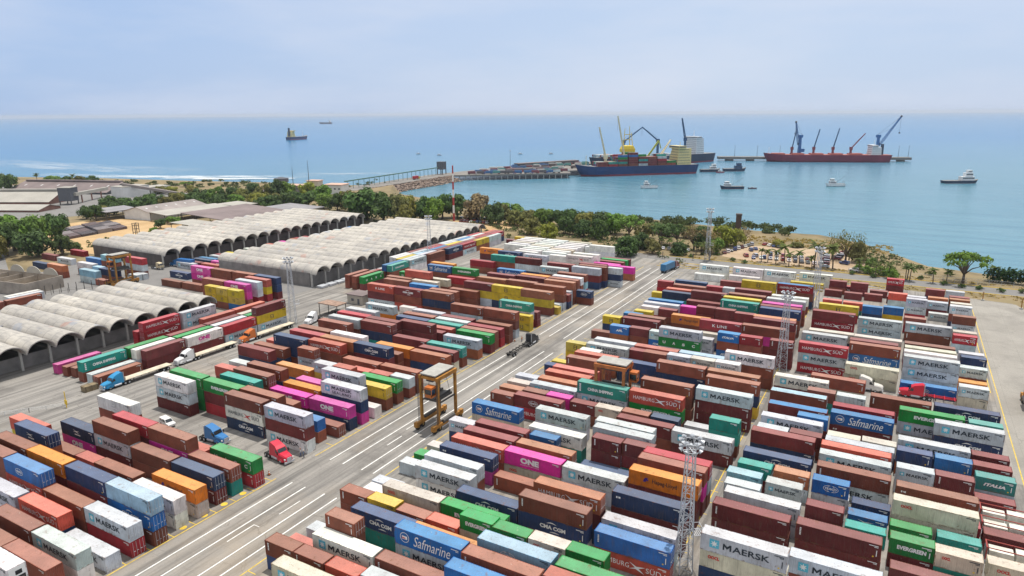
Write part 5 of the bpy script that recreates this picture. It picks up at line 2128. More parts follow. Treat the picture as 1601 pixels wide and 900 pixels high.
# sea
m,nt,bs=new_mat('sea_water')
pos=N(nt,'ShaderNodeNewGeometry').outputs['Position']
c=rampnode(nt,noise(nt,mapping(nt,pos,(.0035,.0012,1)),1.0,5,.6),[(.3,(.06,.18,.255)),(.7,(.1,.235,.3))])
c=mixc(nt,rampnode(nt,noise(nt,mapping(nt,pos,(.02,.05,1)),1.0,4,.6),[(.45,0.0),(.75,.45)]),c,(.14,.27,.32))
c=mixc(nt,rampnode(nt,noise(nt,mapping(nt,pos,(.012,.11,1)),1.0,6,.7),[(.44,0.0),(.66,.5)]),c,(.03,.12,.19))
sp=N(nt,'ShaderNodeSeparateXYZ'); nt.links.new(pos,sp.inputs[0]); dd=N(nt,'ShaderNodeMath',operation='MULTIPLY_ADD'); dd.inputs[1].default_value=-.9; nt.links.new(sp.outputs['X'],dd.inputs[0]); nt.links.new(sp.outputs['Y'],dd.inputs[2])
mr=N(nt,'ShaderNodeMapRange'); mr.inputs['From Min'].default_value=900; mr.inputs['From Max'].default_value=2200; nt.links.new(dd.outputs[0],mr.inputs['Value'])
c=mixc(nt,mr.outputs[0],c,(.022,.15,.315))
nt.links.new(c,bs.inputs['Base Color']); bs.inputs['Roughness'].default_value=.2; bs.inputs['Specular IOR Level'].default_value=.22; bs.inputs['IOR'].default_value=1.33
bp=N(nt,'ShaderNodeBump'); bp.inputs['Strength'].default_value=.38; bp.inputs['Distance'].default_value=1.0
nt.links.new(noise(nt,mapping(nt,pos,(.16,.3,1)),1.0,8,.65),bp.inputs['Height']); nt.links.new(bp.outputs[0],bs.inputs['Normal'])
b=MB(); b.poly([(-30000,-6000,-6),(26000,-6000,-6),(26000,40000,-6),(-30000,40000,-6)])
tag(b.build('sea',m),kind='structure')

# haze over the sea
mh,nth,bh=new_mat('haze_air'); nth.nodes.remove(bh)
pv=N(nth,'ShaderNodeVolumePrincipled'); pv.inputs['Color'].default_value=(.8,.88,1,1); pv.inputs['Density'].default_value=.55e-4; pv.inputs['Anisotropy'].default_value=.2
nth.links.new(pv.outputs[0],nth.nodes['Material Output'].inputs['Volume'])
b=MB(); b.box(-31000,-6100,-9,27000,41000,90)
tag(b.build('haze',mh),kind='stuff')
# ------------------------------------------------------------------ arched sheds
def vault_mat():
    m,nt,b=new_mat('weathered_vault'); pos=N(nt,'ShaderNodeNewGeometry').outputs['Position']
    c=rampnode(nt,noise(nt,pos,.05,5,.6),[(.3,(.34,.32,.295)),(.7,(.56,.52,.455))])
    wv=N(nt,'ShaderNodeTexWave',bands_direction='X'); wv.inputs['Scale'].default_value=.068; wv.inputs['Distortion'].default_value=.0
    nt.links.new(pos,wv.inputs['Vector'])
    c=mixc(nt,rampnode(nt,wv.outputs['Fac'],[(.0,.55),(.035,0.0)]),c,(.2,.19,.19))
    st=noise(nt,mapping(nt,pos,(.25,1.2,.7)),1.0,5,.65)
    c=mixc(nt,rampnode(nt,st,[(.45,0.0),(.7,.6)]),c,(.17,.165,.165))
    rd=noise(nt,mapping(nt,pos,(.16,.1,.1)),1.0,2,.5)
    c=mixc(nt,rampnode(nt,rd,[(.66,0.0),(.7,.45)]),c,(.42,.2,.15))
    bl=noise(nt,mapping(nt,pos,(.12,.13,.1)),1.3,2,.5)
    c=mixc(nt,rampnode(nt,bl,[(.64,0.0),(.68,.5)]),c,(.24,.27,.33))
    nt.links.new(c,b.inputs['Base Color']); b.inputs['Roughness'].default_value=.85; return m
M_VAULT=vault_mat(); M_CONC=simple('grey_wall',(.21,.2,.19),.9,var=.25,scale=.3); M_COLM=simple('concrete_column',(.42,.41,.38),.9)
M_DARKW=simple('dark_wall',(.1,.085,.08),.9,var=.3,scale=.3); M_SKYL=simple('valley_sheet',(.2,.24,.32),.6,var=.2)  # wall colour lowered to paint in the shade inside the open bays
def arched_shed(label,uf,ub,v0,pitch,n,spring,rise,overhang,midu,wall_h,wallm,rear=True):
    t=thing('arched_shed',label,'shed',(uf,v0,0),0,'arched sheds')
    L=ub-uf
    for k in range(n):
        b=MB(); S=14; prof=[]
        for i in range(S+1):
            a=math.pi*(.06+.88*i/S); y=-math.cos(a)/math.cos(math.pi*.06)*(pitch/2-.02); z=spring+rise*(math.sin(a)-math.sin(math.pi*.06))/(1-math.sin(math.pi*.06)); prof.append((y,z))
        ins=[(y*.965,z-.28) for y,z in prof]
        ring=prof+ins[::-1]
        y0=pitch*(k+.5)
        b.loft([[(0,y0+y,z) for y,z in ring],[(L,y0+y,z) for y,z in ring]],0)
        b.build('vault',M_VAULT,t)
    for k in range(n+1):
        y=pitch*k
        b=MB(); b.box(-overhang-.3,y-.3,0,-overhang+.3,y+.3,spring-.1); b.box(-overhang,y-.14,spring-.6,-.3,y+.14,spring-.12); b.build('column',M_COLM,t)
        if k and k<n and midu:
            b=MB(); b.poly([(midu-uf-3.2,y,spring+.35),(midu-uf+2.8,y-1.9,spring+1.15),(midu-uf+2.8,y+1.9,spring+1.15)]); b.build('valley_sheet',M_SKYL,t)
    W=pitch*n
    b=MB(); b.box(-overhang-2.2,0,0,-overhang-1.9,W,wall_h); b.build('front_wall',wallm,t)
    b=MB(); b.box(L+.6,0,0,L+.9,W,spring)
    for k in range(n):
        arc=[(L+.75,pitch*(k+.5)-math.cos(math.pi*(.06+.88*i/10))/math.cos(math.pi*.06)*(pitch/2-.1),spring-.1+rise*(math.sin(math.pi*(.06+.88*i/10))-math.sin(math.pi*.06))/(1-math.sin(math.pi*.06))) for i in range(11)]
        b.poly(arc)
    b.build('rear_wall',wallm,t)
    b=MB(); b.box(L+1,-.15,0,-overhang-1,.15,spring-.2); b.build('side_wall',wallm,t)
    b=MB(); b.box(L+1,W-.15,0,-overhang-1,W+.15,spring-.2); b.build('side_wall',wallm,t)
    return t
arched_shed('pale vaulted shed of open bays behind the rows of stacked containers, nearest of three',-204.6,-253.5,58.9,7.65,12,5.9,2.65,4.2,-237.5,3.8,M_CONC)
arched_shed('grey vaulted shed with many bays along the far container rows, middle one of three',-205,-266,198.6,7.75,17,5.9,2.6,3.0,-228,5.0,M_CONC)
arched_shed('farthest grey vaulted shed with dark brown walls, behind the other two',-296,-355,193.2,7.7,18,5.9,2.6,2.0,-318,5.0,M_DARKW)

# ------------------------------------------------------------------ pitched and canopy buildings
M_ROOFG=simple('old_roof_sheet',(.27,.235,.22),.8,var=.2,scale=.12); M_ROOFW=simple('pale_roof_sheet',(.36,.34,.3),.7,var=.12,scale=.1); M_ROOFD=simple('dark_roof_sheet',(.25,.24,.25),.8,var=.2,scale=.15)
M_BRICK=simple('red_brown_wall',(.25,.13,.1),.9,var=.25,scale=.2); M_WALLW=simple('white_wall',(.66,.66,.65),.8,var=.1,scale=.2); M_DARKIN=simple('dark_metal_wall',(.1,.105,.12),.8)  # last one: plain dark cladding, also used for windows and doors
M_ROOFT=simple('tan_roof_sheet',(.19,.15,.145),.8,var=.2,scale=.08)
def gable(name,label,p0,p1,width,eave,ridge,roofm,wallm,windows=0,ventl=False):
    p0=Vector((*p0,0));p1=Vector((*p1,0));d=p1-p0;L=d.length;rz=math.atan2(d.y,d.x)
    t=thing(name,label,'building',p0,rz)
    b=MB(); b.box(.4,.4,0,L-.4,width-.4,eave); 
    for x in(.4,L-.4): b.poly([(x,.4,eave),(x,width-.4,eave),(x,width/2,ridge-.2)])
    b.build('wall',wallm,t)
    b=MB()
    for s in(0,1):
        y0=-.6 if s==0 else width+.6
        for dz in (0,):
            b.loft([[(-.5,y0,eave-.25),(-.5,width/2,ridge),(-.5,width/2,ridge+.2),(-.5,y0,eave-.05)],[(L+.5,y0,eave-.25),(L+.5,width/2,ridge),(L+.5,width/2,ridge+.2),(L+.5,y0,eave-.05)]])
    r=b.build('roof',roofm,t)
    if ventl:
        b=MB(); b.box(2,width/2-2,ridge+.2,L-2,width/2+2,ridge+1.4); b.build('ridge_vent',roofm,r)
    for i in range(windows):
        x=L*(i+.5)/windows; b=MB(); y=width*.3; z=eave+(ridge-eave)*.6
        b.quad((x-.5,width*.26,eave+(ridge-eave)*.52+.3),(x+.5,width*.26,eave+(ridge-eave)*.52+.3),(x+.5,width*.33,eave+(ridge-eave)*.66+.3),(x-.5,width*.33,eave+(ridge-eave)*.66+.3)); b.build('roof_light',M_WALLW,r)
    return t
def canopy(name,label,u0,v0,u1,v1,h0,h1,roofm,postm=None,group=None):
    t=thing(name,label,'canopy',(u0,v0,0),0,group)
    W,D=u1-u0,v1-v0
    b=MB(); b.loft([[(0,0,h1),(0,0,h1+.3),(0,D,h1+.3),(0,D,h1)],[(W,0,h0),(W,0,h0+.3),(W,D,h0+.3),(W,D,h0)]]); b.build('roof',roofm,t)
    n=max(2,int(D/9))
    for i in range(n+1):
        for x,h in((W-.6,h0),(.6,h1)):
            y=.5+(D-1)*i/n; b=MB(); b.box(x-.15,y-.15,0,x+.15,y+.15,h); b.build('post',postm or M_STEEL,t)
    return t
gable('warehouse','huge long warehouse with tan pitched roof near the surf',(-727,326),(-627,361),46,1.8,9.0,M_ROOFT,M_DARKIN,6,True)
gable('warehouse','long pale roofed warehouse at the left edge, in front of the huge tan one',(-700,243),(-598,297),38,2.2,9.2,M_ROOFW,M_BRICK,0,True)
gable('warehouse','low pale roofed shed in front of the long warehouse at the left edge',(-700,200),(-556,268),24,1.6,4.2,M_ROOFW,M_BRICK)
t=thing('elevator_tower','dark square elevator tower at the end of the pale warehouse','tower',(-585,306,0),.5)
b=MB(); b.box(-5,-5,3,5,5,13.5); b.build('cladding',M_DARKIN,t); b=MB(); b.box(-5.4,-5.4,13.5,5.4,5.4,13.9); b.build('roof',M_ROOFW,t)
for x in(-4.5,4.5):
    for y in(-4.5,4.5): b=MB(); b.box(x-.3,y-.3,0,x+.3,y+.3,3); b.build('leg',M_STEEL,t)
t=thing('conveyor_gallery','long pale conveyor gallery leaving the dark tower towards the warehouse','conveyor',(-580,308,0)); b=MB(); b.bar((0,0,8),(-34,46,6.8),3,2.6); b.build('gallery',M_ROOFW,t)
for q in(.2,.5,.8): b=MB(); b.box(-34*q-.4,46*q-.4,0,-34*q+.4,46*q+.4,6.5); b.build('support',M_BRICK,t)
t=thing('conveyor_gallery','sloping enclosed conveyor running down beside the white tank building','conveyor',(-594,357,0)); b=MB(); b.bar((0,0,11),(48,24,2.5),2.6,2.2); b.build('gallery',M_ROOFG,t)
for q in(.15,.45,.75): b=MB(); b.box(48*q-.3,24*q-.3,0,48*q+.3,24*q+.3,10-8.2*q); b.build('support',M_STEEL,t)
t=thing('tank_building','white windowless tank building behind the sloping conveyor','building',(-604,352,0)); b=MB(); b.box(0,0,0,18,24,9); b.box(0,24.02,0,16,46,6.5); b.build('wall',M_WALLW,t); b=MB(); b.box(-.3,-.3,9,18.3,24.3,9.4); b.box(-.3,24.1,6.5,16.3,46.3,6.9); b.build('roof',M_ROOFW,t)
canopy('open_shed','open sided dark shed with scrap under its grey roof',-486,267,-468,291,5.5,6.5,M_ROOFD)
gable('workshop','brown roofed workshop with white gable end and roof lights',(-441,281),(-446,329),26,5.4,8.6,M_ROOFG,M_WALLW,6)
canopy('open_shed','long narrow canopy with cream roof below the brown workshop',-439,279,-420,331,5,6.2,M_ROOFW)
canopy('open_shed','wide grey canopy roof, biggest of the open sheds behind the vaults',-404,278,-363,330,6,8,M_ROOFT)
canopy('open_shed','small square white canopy beside the green trees and vaults',-391,261,-371,277,4.6,5,M_ROOFW)
canopy('open_shed','low dark roofed canopy at the far end of the vaulted sheds',-395,331,-360,362,4.6,5.4,M_ROOFD)
canopy('open_shed','flat white roofed canopy behind the brown workshop',-440,333,-418,352,5,5.5,M_ROOFW)
# bundles of steel on the soil yard
M_BUND=[simple('rusty_stack',(.11,.08,.08),.8,var=.3,scale=.4),simple('pale_stack',(.19,.165,.165),.8,var=.2,scale=.4),simple('dark_stack',(.07,.06,.065),.8,var=.3)]
rb=random.Random(4)
a0=Vector((-416,212,0)); eu=Vector((-7,42,0))/4; ev=Vector((-36,10,0))/3
for i in range(4):
    for j in range(3):
        p=a0+eu*i+ev*j; h=rb.uniform(1.2,2.6); k=(i*2+j)%3
        b=MB(); q=[p,p+eu*.93,p+eu*.93+ev*.93,p+ev*.93]
        b.loft([[(v.x-p.x,v.y-p.y,0) for v in q],[(v.x-p.x,v.y-p.y,h) for v in q]])
        for s in range(5):
            f=.08+.2*s; e=p+eu*f-p; b.bar(e+Vector((0,0,h)),e+ev*.93+Vector((0,0,h)),.25,.2)
        o=b.build('steel_stack',M_BUND[k],None,loc=p)
        tag(o,'%s low stack of steel, %s row, %s from the vaults'%(['rusty','pale','dark'][k],['near','second','third','far'][3-i] if 0 else ['left','second','third','right'][i],['first','second','third'][j]),'steel stack','steel stacks on the soil yard')
t=thing('steel_gantry','open black steel gantry tower at the soil yard edge','frame',(-394,241,0))
for x in(-1.2,1.2):
    for y in(-1.2,1.2): b=MB(); b.box(x-.15,y-.15,0,x+.15,y+.15,7.5); b.build('leg',M_STEEL,t)
b=MB()
for z in(2,4,6,7.4): 
    for s in(-1.2,1.2): b.bar((-1.2,s,z),(1.2,s,z),.15); b.bar((s,-1.2,z),(s,1.2,z),.15)
b.build('bracing',M_STEEL,t)
# roofless ruin
t=thing('roofless_building','roofless grey building with pale vault ends at the left edge','ruin',(-313,131,0),.16)
M_RUIN=simple('bare_block_wall',(.3,.26,.22),.95,var=.25,scale=.3); M_RUINF=simple('ruin_floor',(.5,.42,.3),.95,var=.2,scale=.3)
b=MB(); b.box(-26,0,0,16,.4,5); b.box(-26,15.6,0,16,16,5); b.box(15.6,.4,0,16,15.6,5)
for x in(-17,-8,1): b.box(x,.4,0,x+.4,15.6,4.2)
b.build('wall',M_RUIN,t); b=MB(); b.box(-26,.41,0,15.6,15.59,.12); b.build('floor',M_RUINF,t)
for x in(-14,-4,6):
    b=MB(); b.loft([[(x+4.2*math.cos(a)+4.2,15.0,5+3*math.sin(a)) for a in [math.pi*i/10 for i in range(11)]],[(x+4.2*math.cos(a)+4.2,15.3,5+3*math.sin(a)) for a in [math.pi*i/10 for i in range(11)]]]); b.build('vault_end',M_ROOFW,t)
for i in range(9):
    tag(MB_ if 0 else (lambda bb:(bb.cyl((0,0,0),(0,0,3.6),.12,n=6),bb.build('bare_post',M_STEEL,None,loc=(-294+1.2*i,139+2.4*i,0)))[1])(MB()),'rusty bare post in a row between the roofless building and containers','post','row of bare posts')
# gatehouse hut by the yard road
t=thing('gate_hut','small beige flat roofed hut beside the entrance of the left yard','hut',(-178,187,0),0)
b=MB(); b.box(0,0,0,7.5,6,3.4); b.build('wall',simple('beige_wall',(.42,.38,.32),.9),t); b=MB(); b.box(-.4,-.4,3.4,7.9,6.4,3.7); b.build('roof',M_ROOFT,t)
b=MB(); b.box(2,-.04,1.1,3.2,.02,2.1); b.build('window',M_DARKIN,t); b=MB(); b.box(5,-.04,.1,6,.02,2.2); b.build('door',M_DARKIN,t)
t=thing('gate_canopy','rusty open canopy on thin posts in front of the hut','canopy',(-176,170,0))
b=MB(); b.box(0,0,4.2,9,5,4.5); b.build('roof',simple('rust_roof',(.3,.2,.15),.9,var=.3),t)
for x,y in((.3,.3),(8.7,.3),(.3,4.7),(8.7,4.7)): b=MB(); b.box(x-.1,y-.1,0,x+.1,y+.1,4.2); b.build('post',M_STEEL,t)
# coast buildings
def house(label,x,y,w,d,h,wm,rm,wins=3):
    t=thing('port_building',label,'building',(x,y,0),.25); b=MB(); b.box(0,0,0,w,d,h); b.build('wall',wm,t); b=MB(); b.box(-.8,-.8,h,w+.8,d+.8,h+.5); b.build('roof',rm,t)
    for i in range(wins): b=MB(); xx=w*(i+.5)/wins; b.box(xx-.9,-.05,h*.5,xx+.9,.02,h*.5+1.4); b.build('window',M_DARKIN,t)
    return t
M_ROOFR=simple('pinkish_roof',(.55,.36,.28),.8)
house('low grey port office with pink roof among the coast trees',-490,446,22,12,6.5,M_CONC,M_ROOFR)
house('white port office with pink flat roof at the jetty root',-452,455,17,14,8,M_WALLW,M_ROOFR,4)
t=house('cream control tower rising behind the grey port office',-470,452,11,9,11,simple('cream_wall',(.62,.55,.42),.8),M_ROOFR,3)
house('small pink roofed house hidden among the coast trees',-505,415,14,9,5,M_WALLW,M_ROOFR,2)
t=thing('round_tank','dark round water tank on legs above the coast trees','tank',(-500,450,0)); b=MB(); b.cyl((0,0,9),(0,0,12.5),6.5,n=20); b.cyl((0,0,12.5),(0,0,13.6),6.5,1.0,n=20); b.build('drum',M_DARKIN,t)
for x,y in((4,0),(-4,0),(0,4),(0,-4)): b=MB(); b.cyl((x,y,0),(x,y,9),.3,n=6); b.build('leg',M_STEEL,t)
for x,y,h in((-464,449,30),(-498,462,22)):
    t=thing('radio_mast','%s thin grey radio mast on the coast'%('tall' if h>25 else 'shorter'),'mast',(x,y,0)); b=MB(); b.cyl((0,0,0),(0,0,h),.45,.12,n=6); b.build('pole',M_STEEL,t); b=MB(); b.bar((-.9,0,h*.8),(.9,0,h*.8),.12); b.build('crossbar',M_STEEL,t)
# red and white mast
t=thing('striped_mast','tall red and white banded mast near the west car park','mast',(-258,376,0))
M_REDP=simple('mast_red',(.42,.05,.05),.6)
for k in range(7):
    b=MB(); b.cyl((0,0,k*5.2),(0,0,k*5.2+5.2),(1.0-.06*k)*.75,(.94-.06*k)*.75,n=10); b.build('band',M_REDP if k%2==0 else M_WHITE,t)
t=thing('old_chimney','square dark brown chimney stump at the edge of the sea','chimney',(-78,394,0),.2); b=MB(); b.box(-1.5,-1.5,0,1.5,1.5,14); b.build('shaft',simple('dark_brick',(.09,.06,.05),.9),t); b=MB(); b.box(-1.7,-1.7,13.4,1.7,1.7,14.2); b.build('cap',M_DARKW,t)
t=thing('entrance_portal','pale open portal in front of the trees','frame',(-281,371,0)); 
for x in(0,9): b=MB(); b.box(x-.4,-.4,0,x+.4,.4,6); b.build('post',M_COLM,t)
b=MB(); b.box(-.8,-.5,6,9.8,.5,7); b.build('beam',M_COLM,t)

# ------------------------------------------------------------------ jetty, pier and quay
def deck(name,label,pts,z0,z1,mat,cat='pier'):
    b=MB(); b.loft([[(x,y,z0) for x,y in pts],[(x,y,z1) for x,y in pts]]); o=b.build(name,mat); return tag(o,label,cat)
M_PIER=simple('pier_concrete',(.2,.185,.17),.9,var=.25,scale=.06); M_ROCK=simple('rock_armour',(.2,.15,.12),.95,var=.6,scale=.35)
b=MB(); J=[(-445,486),(-448,540),(-452,600),(-456,660)]; K2=[(-470,486),(-474,540),(-480,600),(-482,660)]
b.loft([[(x,y,.0) for x,y in J]+[(x,y,.0) for x,y in K2[::-1]],[(x+.2,y,.35) for x,y in J]+[(x,y,.35) for x,y in K2[::-1]]])
tag(b.build('causeway_road',M_PIER),kind='structure')
b=MB(); rr=random.Random(2)
for i in range(520):
    q=rr.random(); s=rr.random(); y=486+q*178; x0=-445-11*q; side=1 if rr.random()<.8 else -1
    if side==1: x=x0+s*15; z=-.2-s*6.2
    else: x=x0-27-s*12; z=-.2-s*6.2
    r=rr.uniform(.9,2.0); b.ball((x,y,z),r,r*rr.uniform(.7,1.2),r*.8,5,3)
tag(b.build('rock_armour',M_ROCK),'rough brown rocks piled along the causeway slope','rocks',kind='stuff')
b=MB(); b.loft([[(-430,486,-7),(-441,664,-7),(-498,664,-7),(-488,486,-7)],[(-445.5,486,-.02),(-456.5,662,-.02),(-481.5,662,-.02),(-470.5,486,-.02)]]); tag(b.build('causeway_bank',M_ROCK),kind='structure')
PA=[(-456,660),(-402,706),(-345,749),(-362,780),(-250,892),(-276,928),(-352,856),(-392,890),(-322,1012),(-342,1022),(-428,908),(-466,812),(-482,660)]
t=thing('main_pier','long concrete pier on piles crowded with trucks beside the blue ship','pier',(-456,660,0))
b=MB(); b.loft([[(x+456,y-660,-1.4) for x,y in PA],[(x+456,y-660,.3) for x,y in PA]]); b.build('deck',M_PIER,t)
edge=[(-456,660),(-402,706),(-345,749)]; npile=0
for (x0,y0),(x1,y1) in zip(edge,edge[1:]):
    L=math.hypot(x1-x0,y1-y0); n=int(L/7)
    for i in range(n):
        q=(i+.5)/n; x=x0+(x1-x0)*q+456-.8; y=y0+(y1-y0)*q-660+.8; b=MB(); b.cyl((x,y,-7.5),(x,y,-1.4),.55,n=6); b.build('pile',M_COLM,t)
t=thing('far_quay','long low concrete quay behind the red ship','pier',(-262,1128,0)); 
QP=[(0,0),(268,100),(262,116),(-6,16)]
b=MB(); b.loft([[(x,y,-3.5) for x,y in QP],[(x,y,.3) for x,y in QP]]); b.build('deck',M_PIER,t)
for i in range(9):
    q=(i+.5)/9; b=MB(); b.box(268*q-6,100*q+1,-7.5,268*q+6,100*q+8,-3.5); b.build('caisson',M_DARKW,t)
t=thing('pipe_trestle','green pipe trestle on thin posts along the causeway','trestle',(-458,488,0))
M_GRN=simple('trestle_green',(.1,.2,.16),.6)
b=MB(); b.bar((0,0,8),(-16,172,8.5),1.2,1.0); b.build('pipe_bridge',M_GRN,t)
for i in range(20):
    q=(i+.5)/20; b=MB(); b.bar((-16*q,172*q,0),(-16*q,172*q,7.6),.35); b.build('post',M_GRN,t)
t=thing('transfer_tower','dark transfer tower where the trestle meets the pier','tower',(-474,668,0)); b=MB(); b.box(-4,-4,6,4,4,15); b.build('cladding',M_DARKIN,t)
for x in(-3.6,3.6):
    for y in(-3.6,3.6): b=MB(); b.box(x-.4,y-.4,.3,x+.4,y+.4,6); b.build('leg',M_STEEL,t)
# pier sheds, gear
t=thing('pier_shed','long low dark shed on the far side of the main pier','shed',(-447,800,.3),1.15); b=MB(); b.box(0,-5,0,105,5,4.6); b.build('wall',M_DARKIN,t); b=MB(); b.box(-.5,-5.5,4.6,105.5,5.5,5.1); b.build('roof',M_ROOFT,t)
t=thing('pier_office','white pier office of two storeys beside the dark ship','building',(-372,908,.3),1.0); b=MB(); b.box(-8,-5,0,8,5,8); b.build('wall',M_WALLW,t); b=MB(); b.box(-8.4,-5.4,8,8.4,5.4,8.5); b.build('roof',M_ROOFW,t)
for z in(2,5.5): b=MB(); b.box(-7,-5.06,z,7,-5.0,z+1.3); b.build('window_band',M_DARKIN,t)

# bundles of pipe lying along the front of the middle vaulted shed
for i in range(9):
    y=200+i*4.6; b=MB()
    for k in range(5):
        for j in range(2): b.cyl((-1.2+.6*k,-1.9,.3+.52*j),(-1.2+.6*k,1.9,.3+.52*j),.27,n=8)
    o=b.build('pipe_bundle',M_GALV,None,loc=(-203.5+.25*(i%3),y,.02)); tag(o,'bundle of galvanised pipes lying by the middle vaulted shed front, %s from the near end'%ordn(i),'pipe bundle','pipe bundles by the shed')
# ------------------------------------------------------------------ trees and plants
def leaf_mat():
    m,nt,b=new_mat('foliage'); oi=N(nt,'ShaderNodeObjectInfo'); tc=N(nt,'ShaderNodeTexCoord'); geo=N(nt,'ShaderNodeNewGeometry')
    c=mixc(nt,1.0,oi.outputs['Color'],rampnode(nt,noise(nt,tc.outputs['Object'],5.5,3,.6),[(.32,(.6,.62,.6)),(.68,(1.5,1.45,1.15))]),'MULTIPLY')
    c=mixc(nt,1.0,c,rampnode(nt,geo.outputs['Random Per Island'],[(0,.7),(1,1.35)]),'MULTIPLY')
    nt.links.new(c,b.inputs['Base Color']); b.inputs['Roughness'].default_value=.7; b.inputs['Specular IOR Level'].default_value=.2
    tr=N(nt,'ShaderNodeBsdfTranslucent'); nt.links.new(c,tr.inputs['Color']); mx=N(nt,'ShaderNodeMixShader'); mx.inputs[0].default_value=.25
    nt.links.new(b.outputs[0],mx.inputs[1]); nt.links.new(tr.outputs[0],mx.inputs[2]); nt.links.new(mx.outputs[0],nt.nodes['Material Output'].inputs['Surface'])
    return m
M_LEAF=leaf_mat(); M_BARK=simple('bark',(.13,.1,.075),.95,var=.3,scale=2)
def rvec(r):
    while 1:
        v=Vector((r.uniform(-1,1),r.uniform(-1,1),r.uniform(-1,1)))
        if .05<v.length<1: return v
def leafquad(b,c,n,s,r):
    n=n.normalized(); t=n.cross(rvec(r)).normalized(); q=n.cross(t)
    t=t*s; q=q*s*r.uniform(.55,.9)
    b.quad(c-t-q*.6,c+t*.2-q,c+t+q*.5,c-t*.3+q)
def crown(kind,seed):
    """unit tree: height 1, half width 1 in x/y (scaled by the object)"""
    r=random.Random(seed); b=MB(); lumps=[]
    if kind=='r':
        for i in range(17):
            a=r.uniform(0,6.28); q=math.sqrt(r.random())*.66; z=.24+.66*r.random(); q*=math.sqrt(max(.08,1-((z-.52)/.52)**2))
            lumps.append((Vector((q*math.cos(a),q*math.sin(a),z)),r.uniform(.2,.38)))
        n=125; s=.072; fl=.46
    elif kind=='u':
        for i in range(15):
            a=r.uniform(0,6.28); q=math.sqrt(r.random())*.8; lumps.append((Vector((q*math.cos(a),q*math.sin(a),.9-.3*q*q+r.uniform(-.1,.04))),r.uniform(.16,.3)))
        n=75; s=.05; fl=.3
    elif kind=='b':
        for i in range(16):
            a=r.uniform(0,6.28); q=math.sqrt(r.random())*.8; lumps.append((Vector((q*math.cos(a),q*math.sin(a),.45+.45*r.random())),r.uniform(.2,.34)))
        n=30; s=.04; fl=.6
    else:
        for i in range(12):
            a=r.uniform(0,6.28); q=math.sqrt(r.random())*.75; lumps.append((Vector((q*math.cos(a),q*math.sin(a),.2+.6*r.random()*(1-q*.6))),r.uniform(.22,.36)))
        n=70; s=.07; fl=.5
    for c,R_ in lumps:
        for k in range(n):
            d=rvec(r).normalized(); 
            if d.z<-.35 and r.random()<.7: d.z*=-1
            q=R_*(r.uniform(.55,1.08)); p=c+Vector((d.x*q,d.y*q,d.z*q*(fl/.5)))
            if p.z<.06: continue
            leafquad(b,p,d+rvec(r)*.7+Vector((0,0,.3)),s*r.uniform(.6,1.3),r)
    return b,lumps
def trunk(kind,lumps,seed):
    r=random.Random(seed); b=MB(); t=.07 if kind!='u' else .06
    h={'r':.3,'u':.32,'b':.22}.get(kind,.1)
    b.cyl((0,0,0),(r.uniform(-.03,.03),r.uniform(-.03,.03),h),t,t*.7,n=7)
    for c,R_ in lumps[:(7 if kind=='r' else 14)]:
        m=Vector((c.x*.4,c.y*.4,h+(c.z-h)*.55)); b.cyl((0,0,h*.9),m,t*.55,t*.32,n=5); b.cyl(m,c,t*.32,t*.1,n=5)
    return b
TM={}
for k,ns in(('r',4),('u',2),('b',2),('s',2)):
    for i in range(ns):
        cb,lu=crown(k,i*7+3); TM[k,i]=(cb.mesh('crown',[M_LEAF]),trunk(k,lu,i).mesh('trunk',[M_BARK],True))
LC=dict(d=(.07,.12,.036),g=(.125,.22,.034),o=(.165,.165,.05),y=(.24,.26,.04),t=(.24,.17,.09))
LCW=dict(d='dark green',g='bright green',o='olive green',y='yellow green',t='brownish')
KW=dict(r='rounded',u='flat topped',b='thinly leaved',s='low bushy')
BANDW=dict(far='along the coast',mid='behind the vaulted sheds',wood='in the wood by the bay',park='beside the seaside car park',shore='on the right hand shore',left='in the left yard',road='along the coast road',beach='by the left beach',coast='near the left beach')
def frond_palm(seed,coco):
    r=random.Random(seed); tb=MB(); x=0; pts=[]
    for i in range(6):
        q=i/5; pts.append(Vector((.03*math.sin(q*2+seed),.02*q*q,q*.74)))
    for a,c in zip(pts,pts[1:]): tb.cyl(a,c,.028-.012*a.z,.028-.012*c.z,n=6)
    fb=MB(); top=pts[-1]
    for k in range(15):
        a=2*math.pi*k/15+r.uniform(-.2,.2); el=r.uniform(-.2,1.1); L=r.uniform(.3,.42)
        prev=top; dirv=Vector((math.cos(a)*math.cos(el),math.sin(a)*math.cos(el),math.sin(el)))
        side=Vector((-math.sin(a),math.cos(a),0)); wprev=.012
        for j in range(5):
            dirv=(dirv+Vector((0,0,-.26))).normalized(); nx=prev+dirv*L/5; w=[.05,.06,.055,.04,.006][j]
            for s in(-1,1):
                fb.quad(prev,nx,nx+side*s*w-Vector((0,0,w*.6)),prev+side*s*wprev-Vector((0,0,wprev*.6)))
            prev=nx; wprev=w
    return fb,tb
PALM=[(f.mesh('fronds',[M_LEAF]),t.mesh('trunk',[M_BARK],True)) for f,t in (frond_palm(1,1),frond_palm(2,1),frond_palm(5,0))]
rt=random.Random(8); cnt={}
TL=[l.split() for l in TREES.strip().split('\n')]
TL.sort(key=lambda l:math.atan2(float(l[0])-0,float(l[1])))
KINDN={'p':'palm_tree','h':'clipped_bush','s':'shore_bush'}
tot={}
for l in TL: tot[(l[4],l[6])]=tot.get((l[4],l[6]),0)+1
def grp(k): return {'p':'palm trees','h':'clipped bushes along the coast road','s':'shore bushes'}.get(k,'broadleaf trees')
